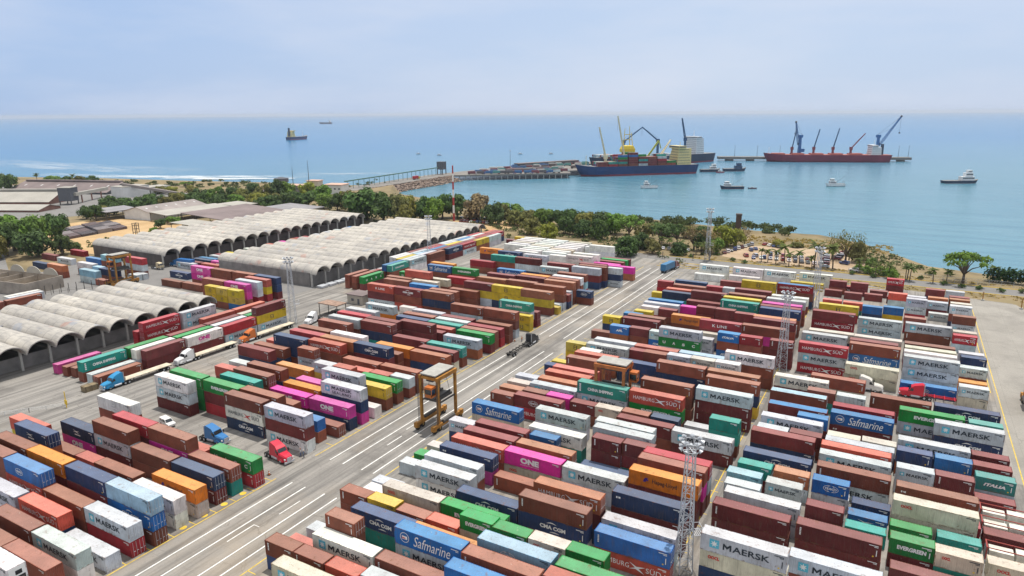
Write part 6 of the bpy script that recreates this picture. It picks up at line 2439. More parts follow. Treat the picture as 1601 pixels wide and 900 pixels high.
for l in TL:
    x,y,h,hw=map(float,l[:4]); k,c,bd=l[4:7]
    kc=(k,c if k in 'rub' else '',bd); cnt[kc]=cnt.get(kc,0)+1; n=cnt[kc]
    col=jit(LC[c],.12)
    if k=='p':
        lab='palm tree %s, %s from the left'%(BANDW[bd],ordn(n-1))
        t=thing('palm_tree',lab,'palm',(x,y,0),rt.uniform(0,6),grp(k)); me=PALM[rt.randrange(3)]
        s=max(6.5,h)*1.12; t.scale=(s,s,s); o=link('fronds',me[0],t); o.color=(*jit((.085,.12,.025),.2),1); link('trunk',me[1],t)
    elif k=='h':
        t=thing('clipped_bush','small round clipped bush by the coast road kerb, %s from the left'%ordn(n-1),'bush',(x,y,0),rt.uniform(0,6),grp(k)); t.scale=(1.7,1.7,2.0)
        o=link('leaves',TM['s',n%2][0],t); o.color=(*LC['d'],1); link('stem',TM['s',n%2][1],t)
    else:
        nm=ordn(n-1)
        lab='%s %s tree %s, %s such from left'%(LCW[c],KW[k],BANDW[bd],nm)
        t=thing('broadleaf_tree' if k!='s' else 'shore_bush',lab,'tree' if k!='s' else 'bush',(x,y,0),rt.uniform(0,6),grp(k)); v=rt.randrange({'r':4}.get(k,2)); me=TM[k,v]
        if bd=='shore' and k=='u' and hw>8: v=0
        q=1.5 if bd=='mid' else 1.34 if bd in('far','mid','wood','coast','park') else 1.3 if bd=='left' else 1.12; t.scale=(hw*q,hw*q*rt.uniform(.85,1.1),h*(.9 if bd=='mid' else .92 if bd=='far' else .78 if bd=='left' else 1.0)*rt.uniform(.92,1.06)); o=link('crown',me[0],t); o.color=(*col,1); link('trunk',me[1],t)
# mangrove hedge on the far right and ground scrub: nobody could count its shoots
b=MB(); rs=random.Random(3)
def scrub(b,x,y,w,h,n,s):
    for i in range(n):
        d=rvec(rs); p=Vector((x+d.x*w,y+d.y*w*.6,max(.1,h*(.5+.5*d.z)))); leafquad(b,p,rvec(rs)+Vector((0,0,.5)),s*rs.uniform(.6,1.3),rs)
for i in range(16): scrub(b,37+i*2.6+rs.uniform(-1,1),341-i*.55+rs.uniform(-2,2),3.6,6.5,260,.5)
o=b.build('mangrove_scrub',M_LEAF); o.color=(.03,.07,.024,1); tag(o,'dense dark green mangrove scrub at the right edge by the water','scrub',kind='stuff')
b=MB()
for (x0,y0,x1,y1,n) in((-560,395,-300,345,90),(-500,425,-420,425,40),(-240,375,-130,350,80),(-640,400,-520,400,40),(-420,190,-360,205,20),(-470,470,-478,560,25),(-14,372,10,352,30),(-130,352,-80,350,30)):
    for i in range(n):
        q=rs.random(); scrub(b,x0+(x1-x0)*q+rs.gauss(0,6),y0+(y1-y0)*q+rs.gauss(0,12),rs.uniform(1.5,3.5),rs.uniform(1,2.6),34,.5)
for i in range(150):
    q=rs.random(); x=-205+150*q; y=444-9*math.sin(q*7)-rs.uniform(2,26); scrub(b,x,y,rs.uniform(2.5,4.5),rs.uniform(1.5,4.5),70,.6)
for i in range(60): scrub(b,rs.uniform(-660,-500),rs.uniform(420,500),rs.uniform(2,5),rs.uniform(1,3),60,.7)
for i in range(40): scrub(b,rs.uniform(-760,-640),rs.uniform(395,455),rs.uniform(2,5),rs.uniform(1,3),60,.7)
o=b.build('undergrowth',M_LEAF); o.color=(.075,.1,.035,1); tag(o,'low olive undergrowth between the coast trees','undergrowth',kind='stuff')
b=MB()
for i in range(420):
    q=rs.random(); x=-95+235*q; y=rs.uniform(306.5,315.5) if rs.random()<.5 else rs.uniform(329.5,336); scrub(b,x,y,.9,.35,10,.28)
for i in range(240): scrub(b,rs.uniform(-75,0),rs.uniform(382,408),1.2,.8,12,.35)
o=b.build('dry_grass',M_LEAF); o.color=(.32,.23,.06,1); tag(o,'dry yellow grass along the kerbs and on the shore bank','grass',kind='stuff')

# ------------------------------------------------------------------ cars
M_CARP,ntc,bc=new_mat('car_paint'); oi=N(ntc,'ShaderNodeObjectInfo'); ntc.links.new(oi.outputs['Color'],bc.inputs['Base Color']); bc.inputs['Roughness'].default_value=.3; bc.inputs['Coat Weight'].default_value=.5
M_GLASS=simple('dark_glass',(.02,.025,.03),.1,spec=.8)
def car_meshes(suv):
    b=MB(); W=.88; H=1.75 if suv else 1.42
    low=[(-2.15,.35),(-2.2,.75),(-2.05,.98),(2.0,.92),(2.2,.7),(2.15,.35)] if not suv else [(-2.2,.4),(-2.25,1.0),(-2.2,1.1),(2.05,1.05),(2.25,.85),(2.2,.4)]
    b.loft([[(x,-W,z) for x,z in low],[(x,W,z) for x,z in low]])
    cab=[(-1.55,.95),(-1.05,H),(.35,H),(1.15,.93)] if not suv else [(-2.2,1.05),(-2.0,H),(.5,H),(1.25,1.03)]
    b.loft([[(x,-W*.86 if z>1.2 else -W*.96,z) for x,z in cab],[(x,W*.86 if z>1.2 else W*.96,z) for x,z in cab]])
    g=MB(); e=.012
    x0,x1=cab[0][0],cab[3][0]; zt=H-.1; zb=cab[0][1]+.08
    for s in(-1,1): g.quad((x0+.3,s*(W*.95),zb),(x1-.25,s*(W*.95),zb),(cab[2][0]-.02,s*(W*.875),zt),(cab[1][0]+.05,s*(W*.875),zt))
    for i,j in((0,1),(3,2)):
        xa,za=cab[i];xb,zb2=cab[j]; sx=-1 if i==0 else 1
        pa=lambda q,y:(xa+(xb-xa)*q+sx*.02,y,za+(zb2-za)*q+.01)
        g.quad(pa(.15,-W*.85),pa(.15,W*.85),pa(.92,W*.78),pa(.92,-W*.78))
    wh=[]
    for x in(-1.35,1.4):
        for s in(-1,1):
            q=MB(); q.cyl((x,s*.7,.33),(x,s*.9,.33),.33,n=10); wh.append(q.mesh('wheel',[M_BLACK]))
    return b.mesh('body',[M_CARP]),g.mesh('windows',[M_GLASS]),wh
CARM=[car_meshes(0),car_meshes(1)]
CARC=[((.72,.72,.72),'white'),((.35,.37,.4),'silver'),((.03,.035,.04),'black'),((.1,.11,.12),'grey'),((.3,.02,.02),'red'),((.03,.06,.2),'blue'),((.7,.7,.7),'white'),((.16,.03,.04),'maroon'),((.5,.5,.48),'pale')]
rc=random.Random(6)
for l in CARS.strip().split('\n'):
    t=l.split(' ',3); nm,n=t[3].rsplit(' ',1); n=int(n)
    s=rc.randrange(2); me=CARM[s]; cl,cw=CARC[rc.randrange(len(CARC))]
    o=thing('parked_car','%s %s, %s from the left in the %s'%(cw,'tall car' if s else 'low car',ordn(n),nm) if 'row' in nm or 'column' in nm else '%s %s %s, %s from the left'%(cw,'tall car' if s else 'low car',nm if nm.split()[0] in('below','beside','by') else 'in the '+nm,ordn(n)),'car',(float(t[0]),float(t[1]),.01),float(t[2])+(math.pi/2),'cars parked by the sea')
    q=link('body',me[0],o); q.color=(*jit(cl,.1),1); link('windows',me[1],o)
    for wm in me[2]: link('wheel',wm,o)
# ------------------------------------------------------------------ straddle carriers
M_OCH=simple('ochre_machine_paint',(.36,.165,.028),.6,var=.4,scale=.5); M_ORG=simple('orange_cab_paint',(.48,.14,.03),.5); M_CANO=simple('grey_canopy',(.36,.35,.32),.7,var=.15)
M_TYRE=M_BLACK; M_HUB=simple('wheel_hub',(.3,.2,.06),.6)
def straddle(label,loc,rz,roofm=None,colm=None):
    cm=colm or M_OCH
    t=thing('straddle_carrier',label,'straddle carrier',loc,rz,'straddle carriers')
    for s in(-1,1):
        b=MB(); b.box(s*2.35-.32,-5.6,1.0,s*2.35+.32,5.6,1.75); b.box(s*2.35-.42,-5.9,.75,s*2.35+.42,-4.9,1.9); b.box(s*2.35-.42,4.9,.75,s*2.35+.42,5.9,1.9); b.build('bottom_beam',cm,t)
        for y in(-3.4,3.4):
            b=MB(); b.box(s*2.3-.25,y-.32,1.75,s*2.3+.25,y+.32,12.6); b.build('column',cm,t)
        for y in(-5,-3.3,3.3,5):
            b=MB(); b.cyl((s*2.35-.28,y,.72),(s*2.35+.28,y,.72),.72,n=14); wq=b.build('wheel',M_TYRE,t); h=MB(); h.cyl((s*2.35-.3,y,.72),(s*2.35+.3,y,.72),.3,n=8); h.build('hub',M_HUB,wq)
        b=MB(); b.box(s*2.3-.28,-3.9,11.9,s*2.3+.28,3.9,12.7); b.build('top_beam',cm,t)
        b=MB(); b.bar((s*2.3,-3.2,6.5),(s*2.3,3.2,6.5),.3); b.cyl((s*2.62,-2.2,1.9),(s*2.62,2.2,1.9),.45,n=8); b.build('side_gear',M_STEEL,t)
        b=MB(); b.bar((s*2.6,-3.9,1.8),(s*2.6,-3.9,11.9),.08); b.bar((s*2.6,-4.3,1.8),(s*2.6,-4.3,11.9),.08)
        for i in range(20): b.bar((s*2.6,-3.9,2+i*.5),(s*2.6,-4.3,2+i*.5),.05)
        b.build('ladder',M_STEEL,t)
    for y in(-3.4,3.4):
        b=MB(); b.box(-2.05,y-.3,11.95,2.05,y+.3,12.6); b.build('cross_beam',cm,t)
    b=MB(); b.box(-2.1,-3.9,13.0,2.1,3.5,13.25)
    b.build('canopy',roofm or M_CANO,t)
    b=MB(); 
    for x in(-1.9,1.9):
        for y in(-3.6,-.2,3.3): b.box(x-.06,y-.06,12.6,x+.06,y+.06,13.0)
    b.build('canopy_post',M_STEEL,t)
    b=MB(); b.box(-1.5,-1.8,11.2,1.5,2.6,12.4); b.box(-.9,-3.2,11.3,.9,-1.9,12.2); b.build('engine_house',M_STEEL,t)
    b=MB(); b.box(.3,-5.6,8.6,2.2,-3.75,8.9); b.box(.3,-5.6,10.5,2.2,-3.75,11.0); b.box(.3,-3.9,8.9,2.2,-3.75,10.5); b.box(.3,-5.6,8.9,2.2,-5.5,9.3)
    for x in(.35,2.15): b.box(x-.05,-5.6,8.9,x+.05,-5.45,10.5)
    c=b.build('operator_cab',M_ORG,t); g=MB(); g.box(.36,-5.52,9.3,2.14,-3.92,10.48); g.build('cab_glass',M_GLASS,c)
    b=MB(); b.box(-1.7,-3.0,6.6,1.7,3.0,7.1); b.box(-1.2,-3.1,7.1,-.8,3.1,7.5); b.box(.8,-3.1,7.1,1.2,3.1,7.5)
    for x in(-1.3,1.3):
        for y in(-2.6,2.6): b.bar((x,y,7.4),(x*.8,y*.6,11.9),.06)
    for i in range(5): b.bar((-1.8,-2+i,6.9),(-1.2,-1.6+i,7.8),.1)
    b.build('spreader',M_STEEL,t)
    b=MB(); 
    for i in range(8): b.bar((-2.2+.3*i,-3.5,10.9),(-2.0+.3*i,-3.2,8.3-.2*(i%3)),.05)
    b.build('hanging_cable',M_STEEL,t)
    return t
straddle('ochre straddle carrier with grey canopy standing on the truck lanes',(-86.8,118.4,.02),0)
straddle('rusty straddle carrier half hidden among the stacks of the central block',(-54,142.7,.02),math.pi/2,colm=simple('rusty_machine_paint',(.42,.14,.04),.6,var=.3))
straddle('small distant orange straddle carrier in the far left yard by the bare posts',(-283,164,.02),.0)
straddle('ochre straddle carrier cut off by the right edge of the yard',(33.8,193,.02),0)

# ------------------------------------------------------------------ lorries
def wheel(t,x,s,r=.52,w=.3,dual=False,ymid=1.0):
    b=MB(); b.cyl((x,s*(ymid-w/2),r),(x,s*(ymid+w/2),r),r,n=12); o=b.build('wheel',M_TYRE,t); h=MB(); h.cyl((x,s*(ymid+w/2),r),(x,s*(ymid+w/2+.02),r),r*.5,n=8); h.build('rim',M_GALV,o)
_tm={}
def tmat(name,c):
    if name not in _tm: _tm[name]=simple(name,c,.35,var=.06,spec=.5)
    return _tm[name]
def tractor(label,loc,rz,col,name,nosed=True):
    m=tmat(name,col); t=thing('truck_tractor',label,'truck',loc,rz)
    b=MB(); b.box(-3.4,-.42,.75,3.2,.42,1.05); b.build('chassis_frame',M_STEEL,t)
    fx=3.6 if nosed else 1.9
    if nosed:
        b=MB(); R_=[[(x,-w,z0),(x,w,z0),(x,w,z1-.25),(x,w*.8,z1),(x,-w*.8,z1),(x,-w,z1-.25)] for x,w,z0,z1 in((1.5,1.05,.75,2.05),(2.6,.98,.7,1.95),(3.45,.85,.6,1.72),(3.6,.7,.75,1.5))]; b.loft(R_); b.build('bonnet',m,t)
        b=MB(); b.box(3.59,-.55,.8,3.66,.55,1.55); b.build('grille',M_GALV,t)
        for s in(-1,1): b=MB(); b.box(3.3,s*.92-.14,1.05,3.52,s*.92+.14,1.35); b.build('headlight',M_WHITE,t)
        for s in(-1,1): b=MB(); b.loft([[(2.0+.9*math.cos(a),s*.95-.22,.55+.62*math.sin(a)) for a in [math.pi*i/8 for i in range(9)]],[(2.0+.9*math.cos(a),s*.95+.22,.55+.62*math.sin(a)) for a in [math.pi*i/8 for i in range(9)]]]); b.build('mudguard',m,t)
    b=MB(); b.box(fx-.1,-1.15,.35,fx+.12,1.15,.72); b.build('bumper',M_GALV,t)
    # cab with raked screen and raised sleeper roof
    b=MB(); prof=[(1.55,.9),(1.5,2.0),(1.0,2.85),(.3,3.3),(-1.3,3.75),(-1.7,3.6),(-1.75,.9)] if nosed else [(1.95,.8),(1.95,1.9),(1.6,2.9),(.6,3.2),(-.6,3.3),(-.7,3.1),(-.7,.8)]
    b.loft([[(x,-1.1 if z<2.9 else -.92,z) for x,z in prof],[(x,1.1 if z<2.9 else .92,z) for x,z in prof]]); cb=b.build('cab',m,t)
    g=MB(); p0,p1=prof[1],prof[2]; f=lambda q,y:(p0[0]+(p1[0]-p0[0])*q+.03,y,p0[1]+(p1[1]-p0[1])*q+.01)
    g.quad(f(.12,-.98),f(.12,.98),f(.92,.92),f(.92,-.92)); g.build('windscreen',M_GLASS,cb)
    for s in(-1,1):
        g=MB(); x0=prof[1][0]-.15; g.quad((x0,s*1.115,1.95),(x0-.85,s*1.115,1.95),(x0-.85,s*1.115,2.65),(x0-.4,s*1.115,2.65)); g.build('side_window',M_GLASS,cb)
        b=MB(); b.box(x0+.1,s*1.3-.1,1.9,x0+.22,s*1.3+.1,2.6); b.bar((x0+.1,s*1.1,2.2),(x0+.15,s*1.3,2.2),.05); b.build('mirror',M_BLACK,t)
        b=MB(); b.cyl((-1.0 if nosed else -1.8,s*.95,.72),(.9 if nosed else -.6,s*.95,.72),.3,n=10); b.build('fuel_tank',M_GALV,t)
        if nosed: b=MB(); b.cyl((-1.85,s*.95,.9),(-1.85,s*.95,3.7),.09,n=8); b.build('exhaust_stack',M_GALV,t)
    b=MB(); b.cyl((-2.5,0,1.05),(-2.5,0,1.2),.5,n=10); b.build('fifth_wheel',M_BLACK,t)
    for s in(-1,1):
        wheel(t,2.0 if nosed else 1.1,s)
        for x in(-2.0,-3.1): wheel(t,x,s,w=.55,ymid=.9)
    return t
def trailer(label,loc,rz,kind,col=None,name=None,L=12.4):
    t=thing('semi_trailer',label,'trailer',loc,rz); m=tmat(name,col) if name else M_STEEL
    b=MB()
    for s in(-1,1): b.box(-L,s*.45-.08,.95,0,s*.45+.08,1.25)
    for i in range(7): b.box(-L+.1+i*(L-.3)/6,-1.15,1.0,-L+.3+i*(L-.3)/6,1.15,1.2)
    b.build('frame',m,t)
    if kind=='flat':
        b=MB(); b.box(-L,-1.25,1.26,0,1.25,1.42); b.build('deck',M_CREAM,t); b=MB(); b.box(-.12,-1.2,1.42,0,1.2,2.2); b.build('headboard',M_CREAM,t)
    if kind=='box': 
        b=MB(); b.box(-L,-1.22,1.26,-.2,1.22,4.0); b.build('box_body',m,t); b=MB(); b.box(-L-.04,-1.1,1.4,-L,1.1,3.9); b.build('rear_door',m,t)
    for s in(-1,1):
        for x in(-L+1.2,-L+2.5): wheel(t,x,s,w=.5,ymid=.9)
        b=MB(); b.box(-2.6,s*.8-.08,.2,-2.4,s*.8+.08,1.0); b.build('landing_leg',M_STEEL,t)
    return t
M_CREAM=simple('cream_deck',(.55,.49,.38),.85,var=.2,scale=.6)
def aim(a,b): return math.atan2(b[1]-a[1],b[0]-a[0])
tractor('bright red bonneted truck tractor leaving the near left block beside the lanes',(-106,88.4,.02),-.14,(.6,.02,.05),'truck_red')
tractor('blue truck tractor parked behind the green container near the red truck',(-124.6,87.2,.02),.05,(.03,.17,.42),'truck_blue')
hd=-math.pi/2
tractor('light blue truck tractor with cream flatbed in front of the vaulted shed',(-174.3,95.2,.02),hd,(.02,.24,.48),'truck_light_blue'); trailer('cream flatbed trailer behind the light blue tractor',(-174.2,97.2,.02),hd,'flat',L=13.5)
tractor('white truck tractor with cream flatbed beside the maroon container row',(-174.2,116.2,.02),hd,(.72,.72,.72),'truck_white'); trailer('cream flatbed trailer behind the white tractor in the middle of the queue',(-174.1,118.2,.02),hd,'flat',L=14.5)
tractor('orange truck tractor with cream flatbed, third in the queue by the sheds',(-174,138.2,.02),hd,(.55,.15,.03),'truck_orange'); trailer('cream flatbed trailer behind the orange tractor',(-173.9,140.2,.02),hd,'flat',L=15.5)
tractor('white truck tractor at the back of the middle left block near the hut',(-170.8,161.8,.02),hd+.2,(.74,.74,.74),'truck_white2'); trailer('empty chassis trailer behind the white tractor near the hut',(-171,163.6,.02),hd+.1,'skel')
tractor('black truck tractor with empty chassis driving up the lanes',(-94.6,178.2,.02),math.pi/2+.02,(.02,.022,.03),'truck_black'); trailer('empty black chassis trailer behind the black tractor on the lanes',(-94.6,176.4,.02),math.pi/2,'skel',L=12.2)
tractor('dark red truck tractor pulling the blue box far up the lanes',(-86.6,303.5,.02),math.pi/2-.05,(.16,.03,.04),'truck_dark_red'); trailer('blue box trailer far up the lanes near the gate',(-87.2,301.2,.02),math.pi/2-.12,'box',(.03,.16,.32),'trailer_blue',L=10.5)
tractor('red truck tractor with chromed stacks in the gap of the far right block',(8.5,187.6,.02),math.pi,(.55,.02,.04),'truck_red2'); trailer('red chassis trailer behind the red tractor in the far right block',(10.4,187.7,.02),math.pi,'skel',(.55,.03,.05),'trailer_red',L=13)
tractor('white bonneted tractor nose to nose with the red tractor, far right block',(-2.2,187.2,.02),0,(.66,.64,.6),'truck_white3'); trailer('empty chassis trailer behind the white bonneted tractor',(-4,187.2,.02),0,'skel')
tractor('cream flat nosed truck beside the dark end of the far vaulted shed',(-296,189.5,.02),.1,(.55,.46,.3),'truck_cream',False); trailer('dark flatbed trailer behind the cream truck',(-297.6,189.3,.02),.1,'skel')
tractor('blue truck in the alley between the two far vaulted sheds',(-294.5,197.5,.02),math.pi+.1,(.02,.12,.3),'truck_blue2'); trailer('blue box trailer in the alley between the far vaulted sheds',(-292.8,197.7,.02),math.pi+.1,'box',(.02,.13,.36),'trailer_blue2',L=9)
t=thing('pickup_truck','small white pickup parked behind the red and brown stacks',"truck",(-141,87.2,.02),-.15)
me=CARM[1]; q=link('body',me[0],t); q.color=(.75,.75,.75,1); link('windows',me[1],t)
for wm in me[2]: link('wheel',wm,t)
b=MB(); b.box(-2.2,-.8,1.1,-.4,.8,1.7); b.build('load_box',M_WHITE,t)
t=thing('timber_crate','small khaki wooden crate in front of the grey container row','crate',(-178,90.6,0),1.5); b=MB(); b.box(-1.7,-1.1,0,1.7,1.1,1.5); b.build('box',simple('khaki_wood',(.22,.17,.1),.9,var=.3),t); b=MB()
for x in(-1.5,0,1.4): b.box(x,-1.14,0,x+.12,1.14,1.54)
b.build('batten',M_BARK,t)
for x,y,l in((-102.7,82.8,'small orange traffic cone near the red truck'),(-100.3,177.8,'small orange traffic cone near the black truck')):
    t=thing('traffic_cone',l,'cone',(x,y,.02)); b=MB(); b.cyl((0,0,.05),(0,0,.9),.26,.06,n=10); b.build('cone',M_ORG,t); b=MB(); b.box(-.34,-.34,0,.34,.34,.06); b.build('base',M_BLACK,t); b=MB(); b.cyl((0,0,.45),(0,0,.62),.175,.135,n=10); b.build('stripe',M_WHITE,t)

# ------------------------------------------------------------------ people
def person(label,loc,rz,top,legs,stride):
    t=thing('person',label,'person',loc,rz,'yard workers')
    J=[(0,0,.98),(0,0,1.2),(0,0,1.42),(0,.0,1.53),(0,.02,1.66),(0,.01,1.76),
       (.1,0,.92),(.11,.16*stride,.5),(.11,.02-.1*stride,.1),(.11,.16-.1*stride,.05),(-.1,0,.92),(-.11,.1*stride,.5),(-.11,.3*stride,.1),(-.11,.3*stride+.14,.05),
       (.19,0,1.42),(.25,-.06*stride,1.14),(.27,.1,.9),(.27,.14,.8),(-.19,0,1.42),(-.25,.08*stride,1.14),(-.27,.14,.92),(-.27,.2,.83)]
    E=[(0,1),(1,2),(2,3),(3,4),(4,5),(0,6),(6,7),(7,8),(8,9),(0,10),(10,11),(11,12),(12,13),(2,14),(14,15),(15,16),(16,17),(2,18),(18,19),(19,20),(20,21)]
    Rd=[.15,.14,.16,.06,.1,.09,.1,.075,.055,.05,.1,.075,.055,.05,.065,.05,.042,.04,.065,.05,.042,.04]
    me=bpy.data.meshes.new('body'); me.from_pydata(J,E,[]); o=link('body',me,t)
    md=o.modifiers.new('skin','SKIN'); sv=me.skin_vertices[0].data
    for i,r in enumerate(Rd): sv[i].radius=(r,r*.8 if i<3 else r)
    sv[0].use_root=True
    o.modifiers.new('sub','SUBSURF').levels=1; o.modifiers['sub'].render_levels=1
    dg=bpy.context.evaluated_depsgraph_get(); dg.update(); nm=bpy.data.meshes.new_from_object(o.evaluated_get(dg)); o.modifiers.clear(); o.data=nm
    nm.materials.clear()
    for m in(tmat('skin_tone',(.28,.15,.09)),tmat('cloth_'+str(top),top),tmat('cloth_'+str(legs),legs),M_BLACK): nm.materials.append(m)
    for p in nm.polygons:
        z=p.center.z; p.material_index=0 if z>1.5 or (abs(p.center.x)>.2 and z<.93) else (1 if z>.96 else (2 if z>.12 else 3)); p.use_smooth=True
    b=MB(); b.ball((0,.02,1.76),.125,.14,.09,10,6); b.build('helmet',M_WHITE if top[0]<.4 else M_ORG,t)
person('worker in white top and blue trousers beside the white stack of three',(-102.9,91.4,.02),2.2,(.6,.62,.6),(.04,.09,.25),.6)
person('worker in dark top and helmet standing right of the white clad worker',(-101.9,91.2,.02),-1.0,(.1,.16,.24),(.05,.07,.12),.3)
person('worker in orange vest standing beside the black truck',(-98,178.4,.02),1.4,(.7,.2,.03),(.04,.05,.1),.4)

# ------------------------------------------------------------------ light masts
def light_mast(label,x,y,h,cage=False):
    t=thing('light_mast',label,'light mast',(x,y,0),.6,'floodlight masts')
    b=MB(); w0,w1=1.05,.5; n=int(h/1.25)
    L=lambda z:w0+(w1-w0)*z/h
    cs=[(-1,-1),(1,-1),(1,1),(-1,1)]
    for sx,sy in cs: b.bar((sx*w0,sy*w0,0),(sx*w1,sy*w1,h),.14)
    for i in range(n):
        z0=h*i/n;z1=h*(i+1)/n
        for k in range(4):
            a=cs[k];c=cs[(k+1)%4]; A=L(z0);B=L(z1)
            b.bar((a[0]*A,a[1]*A,z0),(c[0]*B,c[1]*B,z1),.06) if (i+k)%2 else b.bar((c[0]*A,c[1]*A,z0),(a[0]*B,a[1]*B,z1),.06)
            b.bar((a[0]*B,a[1]*B,z1),(c[0]*B,c[1]*B,z1),.05)
    b.build('lattice',M_GALV,t)
    b=MB()
    for z in(h,h+1.3):
        for i in range(12):
            a=2*math.pi*i/12;c=2*math.pi*(i+1)/12; b.bar((1.35*math.cos(a),1.35*math.sin(a),z),(1.35*math.cos(c),1.35*math.sin(c),z),.1)
    b.bar((-1.3,0,h),(1.3,0,h),.12); b.bar((0,-1.3,h),(0,1.3,h),.12)
    for sx,sy in cs: b.bar((sx*w1,sy*w1,h),(sx*.95,sy*.95,h+1.3),.08)
    b.build('head_frame',M_GALV,t)
    for z,n2 in((h+.2,8),(h+1.5,8)):
        for i in range(n2):
            a=2*math.pi*(i+.5*(z>h+1))/n2; d=Vector((math.cos(a),math.sin(a),-.75)).normalized(); c=Vector((1.5*math.cos(a),1.5*math.sin(a),z))
            q=MB(); q.cyl(c-d*.25,c+d*.22,.16,.4,n=9); q.build('floodlight',M_LAMP,t)
    b=MB(); z=h*.32
    for s in(-1,1): b.bar((w0+.1,s*.9,z),(w0+1.3,s*.9,z),.08); b.bar((w0+.1,s*.9,z+1.1),(w0+1.3,s*.9,z+1.1),.06); b.bar((w0+1.3,s*.9,z),(w0+1.3,s*.9,z+1.1),.06)
    for q in range(5): b.bar((w0+.1+.3*q,-.9,z),(w0+.1+.3*q,.9,z),.07)
    b.bar((w0+1.3,-.9,z),(w0+1.3,.9,z),.08); b.bar((w0+1.3,-.9,z+1.1),(w0+1.3,.9,z+1.1),.06); b.build('platform',M_GALV,t)
    b=MB()
    for s in(-.25,.25): b.bar((w0*.9+.15,s,z),(w1+.25,s,h),.05)
    for i in range(int((h-z)/.45)):
        zz=z+i*.45; q=(zz-z)/(h-z); x=w0*.9+.15+(w1+.25-w0*.9-.15)*q; b.bar((x,-.25,zz),(x,.25,zz),.04)
    b.build('ladder',M_GALV,t)
M_LAMP=simple('lamp_housing',(.42,.44,.47),.4,.2)
light_mast('large lattice floodlight mast in the right foreground aisle',-22.9,93.8,20.6)
light_mast('lattice floodlight mast in the right aisle, next one behind the largest',-23.6,191.6,20.6)
light_mast('slim lattice floodlight mast deep in the right aisle near the white row',-23.2,263.5,20.6)
light_mast('lattice floodlight mast by the coast road and left of the seaside car park',-78,327.0,23.5)
light_mast('lattice floodlight mast among the container rows along the far vaulted shed',-194.9,262.5,20.6)
light_mast('lattice floodlight mast at the yellow stack beside the queue of trucks',-176.4,158.6,21.2)

# ------------------------------------------------------------------ fences and rails
def fence(name,label,pts,h,step,m,rails=(.5,1.0),mesh=False):
    x0,y0=pts[0]; t=thing(name,label,'fence',(x0,y0,0))
    rb_=MB()
    for (xa,ya),(xb,yb) in zip(pts,pts[1:]):
        L=math.hypot(xb-xa,yb-ya); n=max(1,int(L/step))
        for i in range(n+1):
            q=i/n; x=xa+(xb-xa)*q-x0;y=ya+(yb-ya)*q-y0; b=MB(); b.bar((x,y,0),(x,y,h),.1); b.build('post',m,t)
        for r in rails: rb_.bar((xa-x0,ya-y0,h*r),(xb-x0,yb-y0,h*r),.06)
        if mesh:
            k=int(L/.9)
            for i in range(k): q=i/k; rb_.bar((xa+(xb-xa)*q-x0,ya+(yb-ya)*q-y0,.1),(xa+(xb-xa)*min(1,q+1.6/L)-x0,ya+(yb-ya)*min(1,q+1.6/L)-y0,h),.025)
    rb_.build('rail',m,t)
M_RAILW=simple('white_rail',(.7,.7,.68),.7)
fence('guard_rail','white guard rail at the entrance of the near left block',[(-172.6,81),(-177,75.5),(-192,56)],1.1,2.4,M_RAILW,(.45,.75,1.0))
fence('coast_fence','thin grey wire fence along the shore side of the coast road',[(-17,331.5),(75,331)],2.4,4,M_GALV,(.5,.98),True)
fence('yard_fence','rusty wire fence from the gate to the wood',[(-97,321),(-128,322.5),(-200,329)],2.6,4,simple('rusty_wire',(.2,.13,.08),.8),(.5,.98),True)
fence('posts_fence','low dark post fence across the far left yard',[(-292,137),(-281,160)],2.0,2.6,M_STEEL,(.6,))
t=thing('yellow_signpost','yellow post with a small sign at the end of the white rail','post',(-171.8,81.4,0)); b=MB(); b.cyl((0,0,0),(0,0,4.2),.1,n=6); b.build('pole',M_YELL,t); b=MB(); b.box(-.5,-.08,.9,.5,.08,2.0); b.build('sign_board',M_YELL,t)
for x,y,s in((30.8,303.5,0),(41.8,296,0),(-98.5,322.5,0),(-84.2,324.5,0)):
    t=thing('gate_post','rusty gate post %s'%({30.8:'left of the right hand yard entrance',41.8:'right of the right hand yard entrance',-98.5:'left of the lane gate',-84.2:'right of the lane gate'}[x]),'gate post',(x,y,0)); b=MB(); b.box(-.15,-.15,0,.15,.15,3.4); b.build('post',M_OCH if x>0 else M_STEEL,t); b=MB(); b.box(-.5,-.5,0,.5,.5,.5); b.build('footing',M_COLM,t)
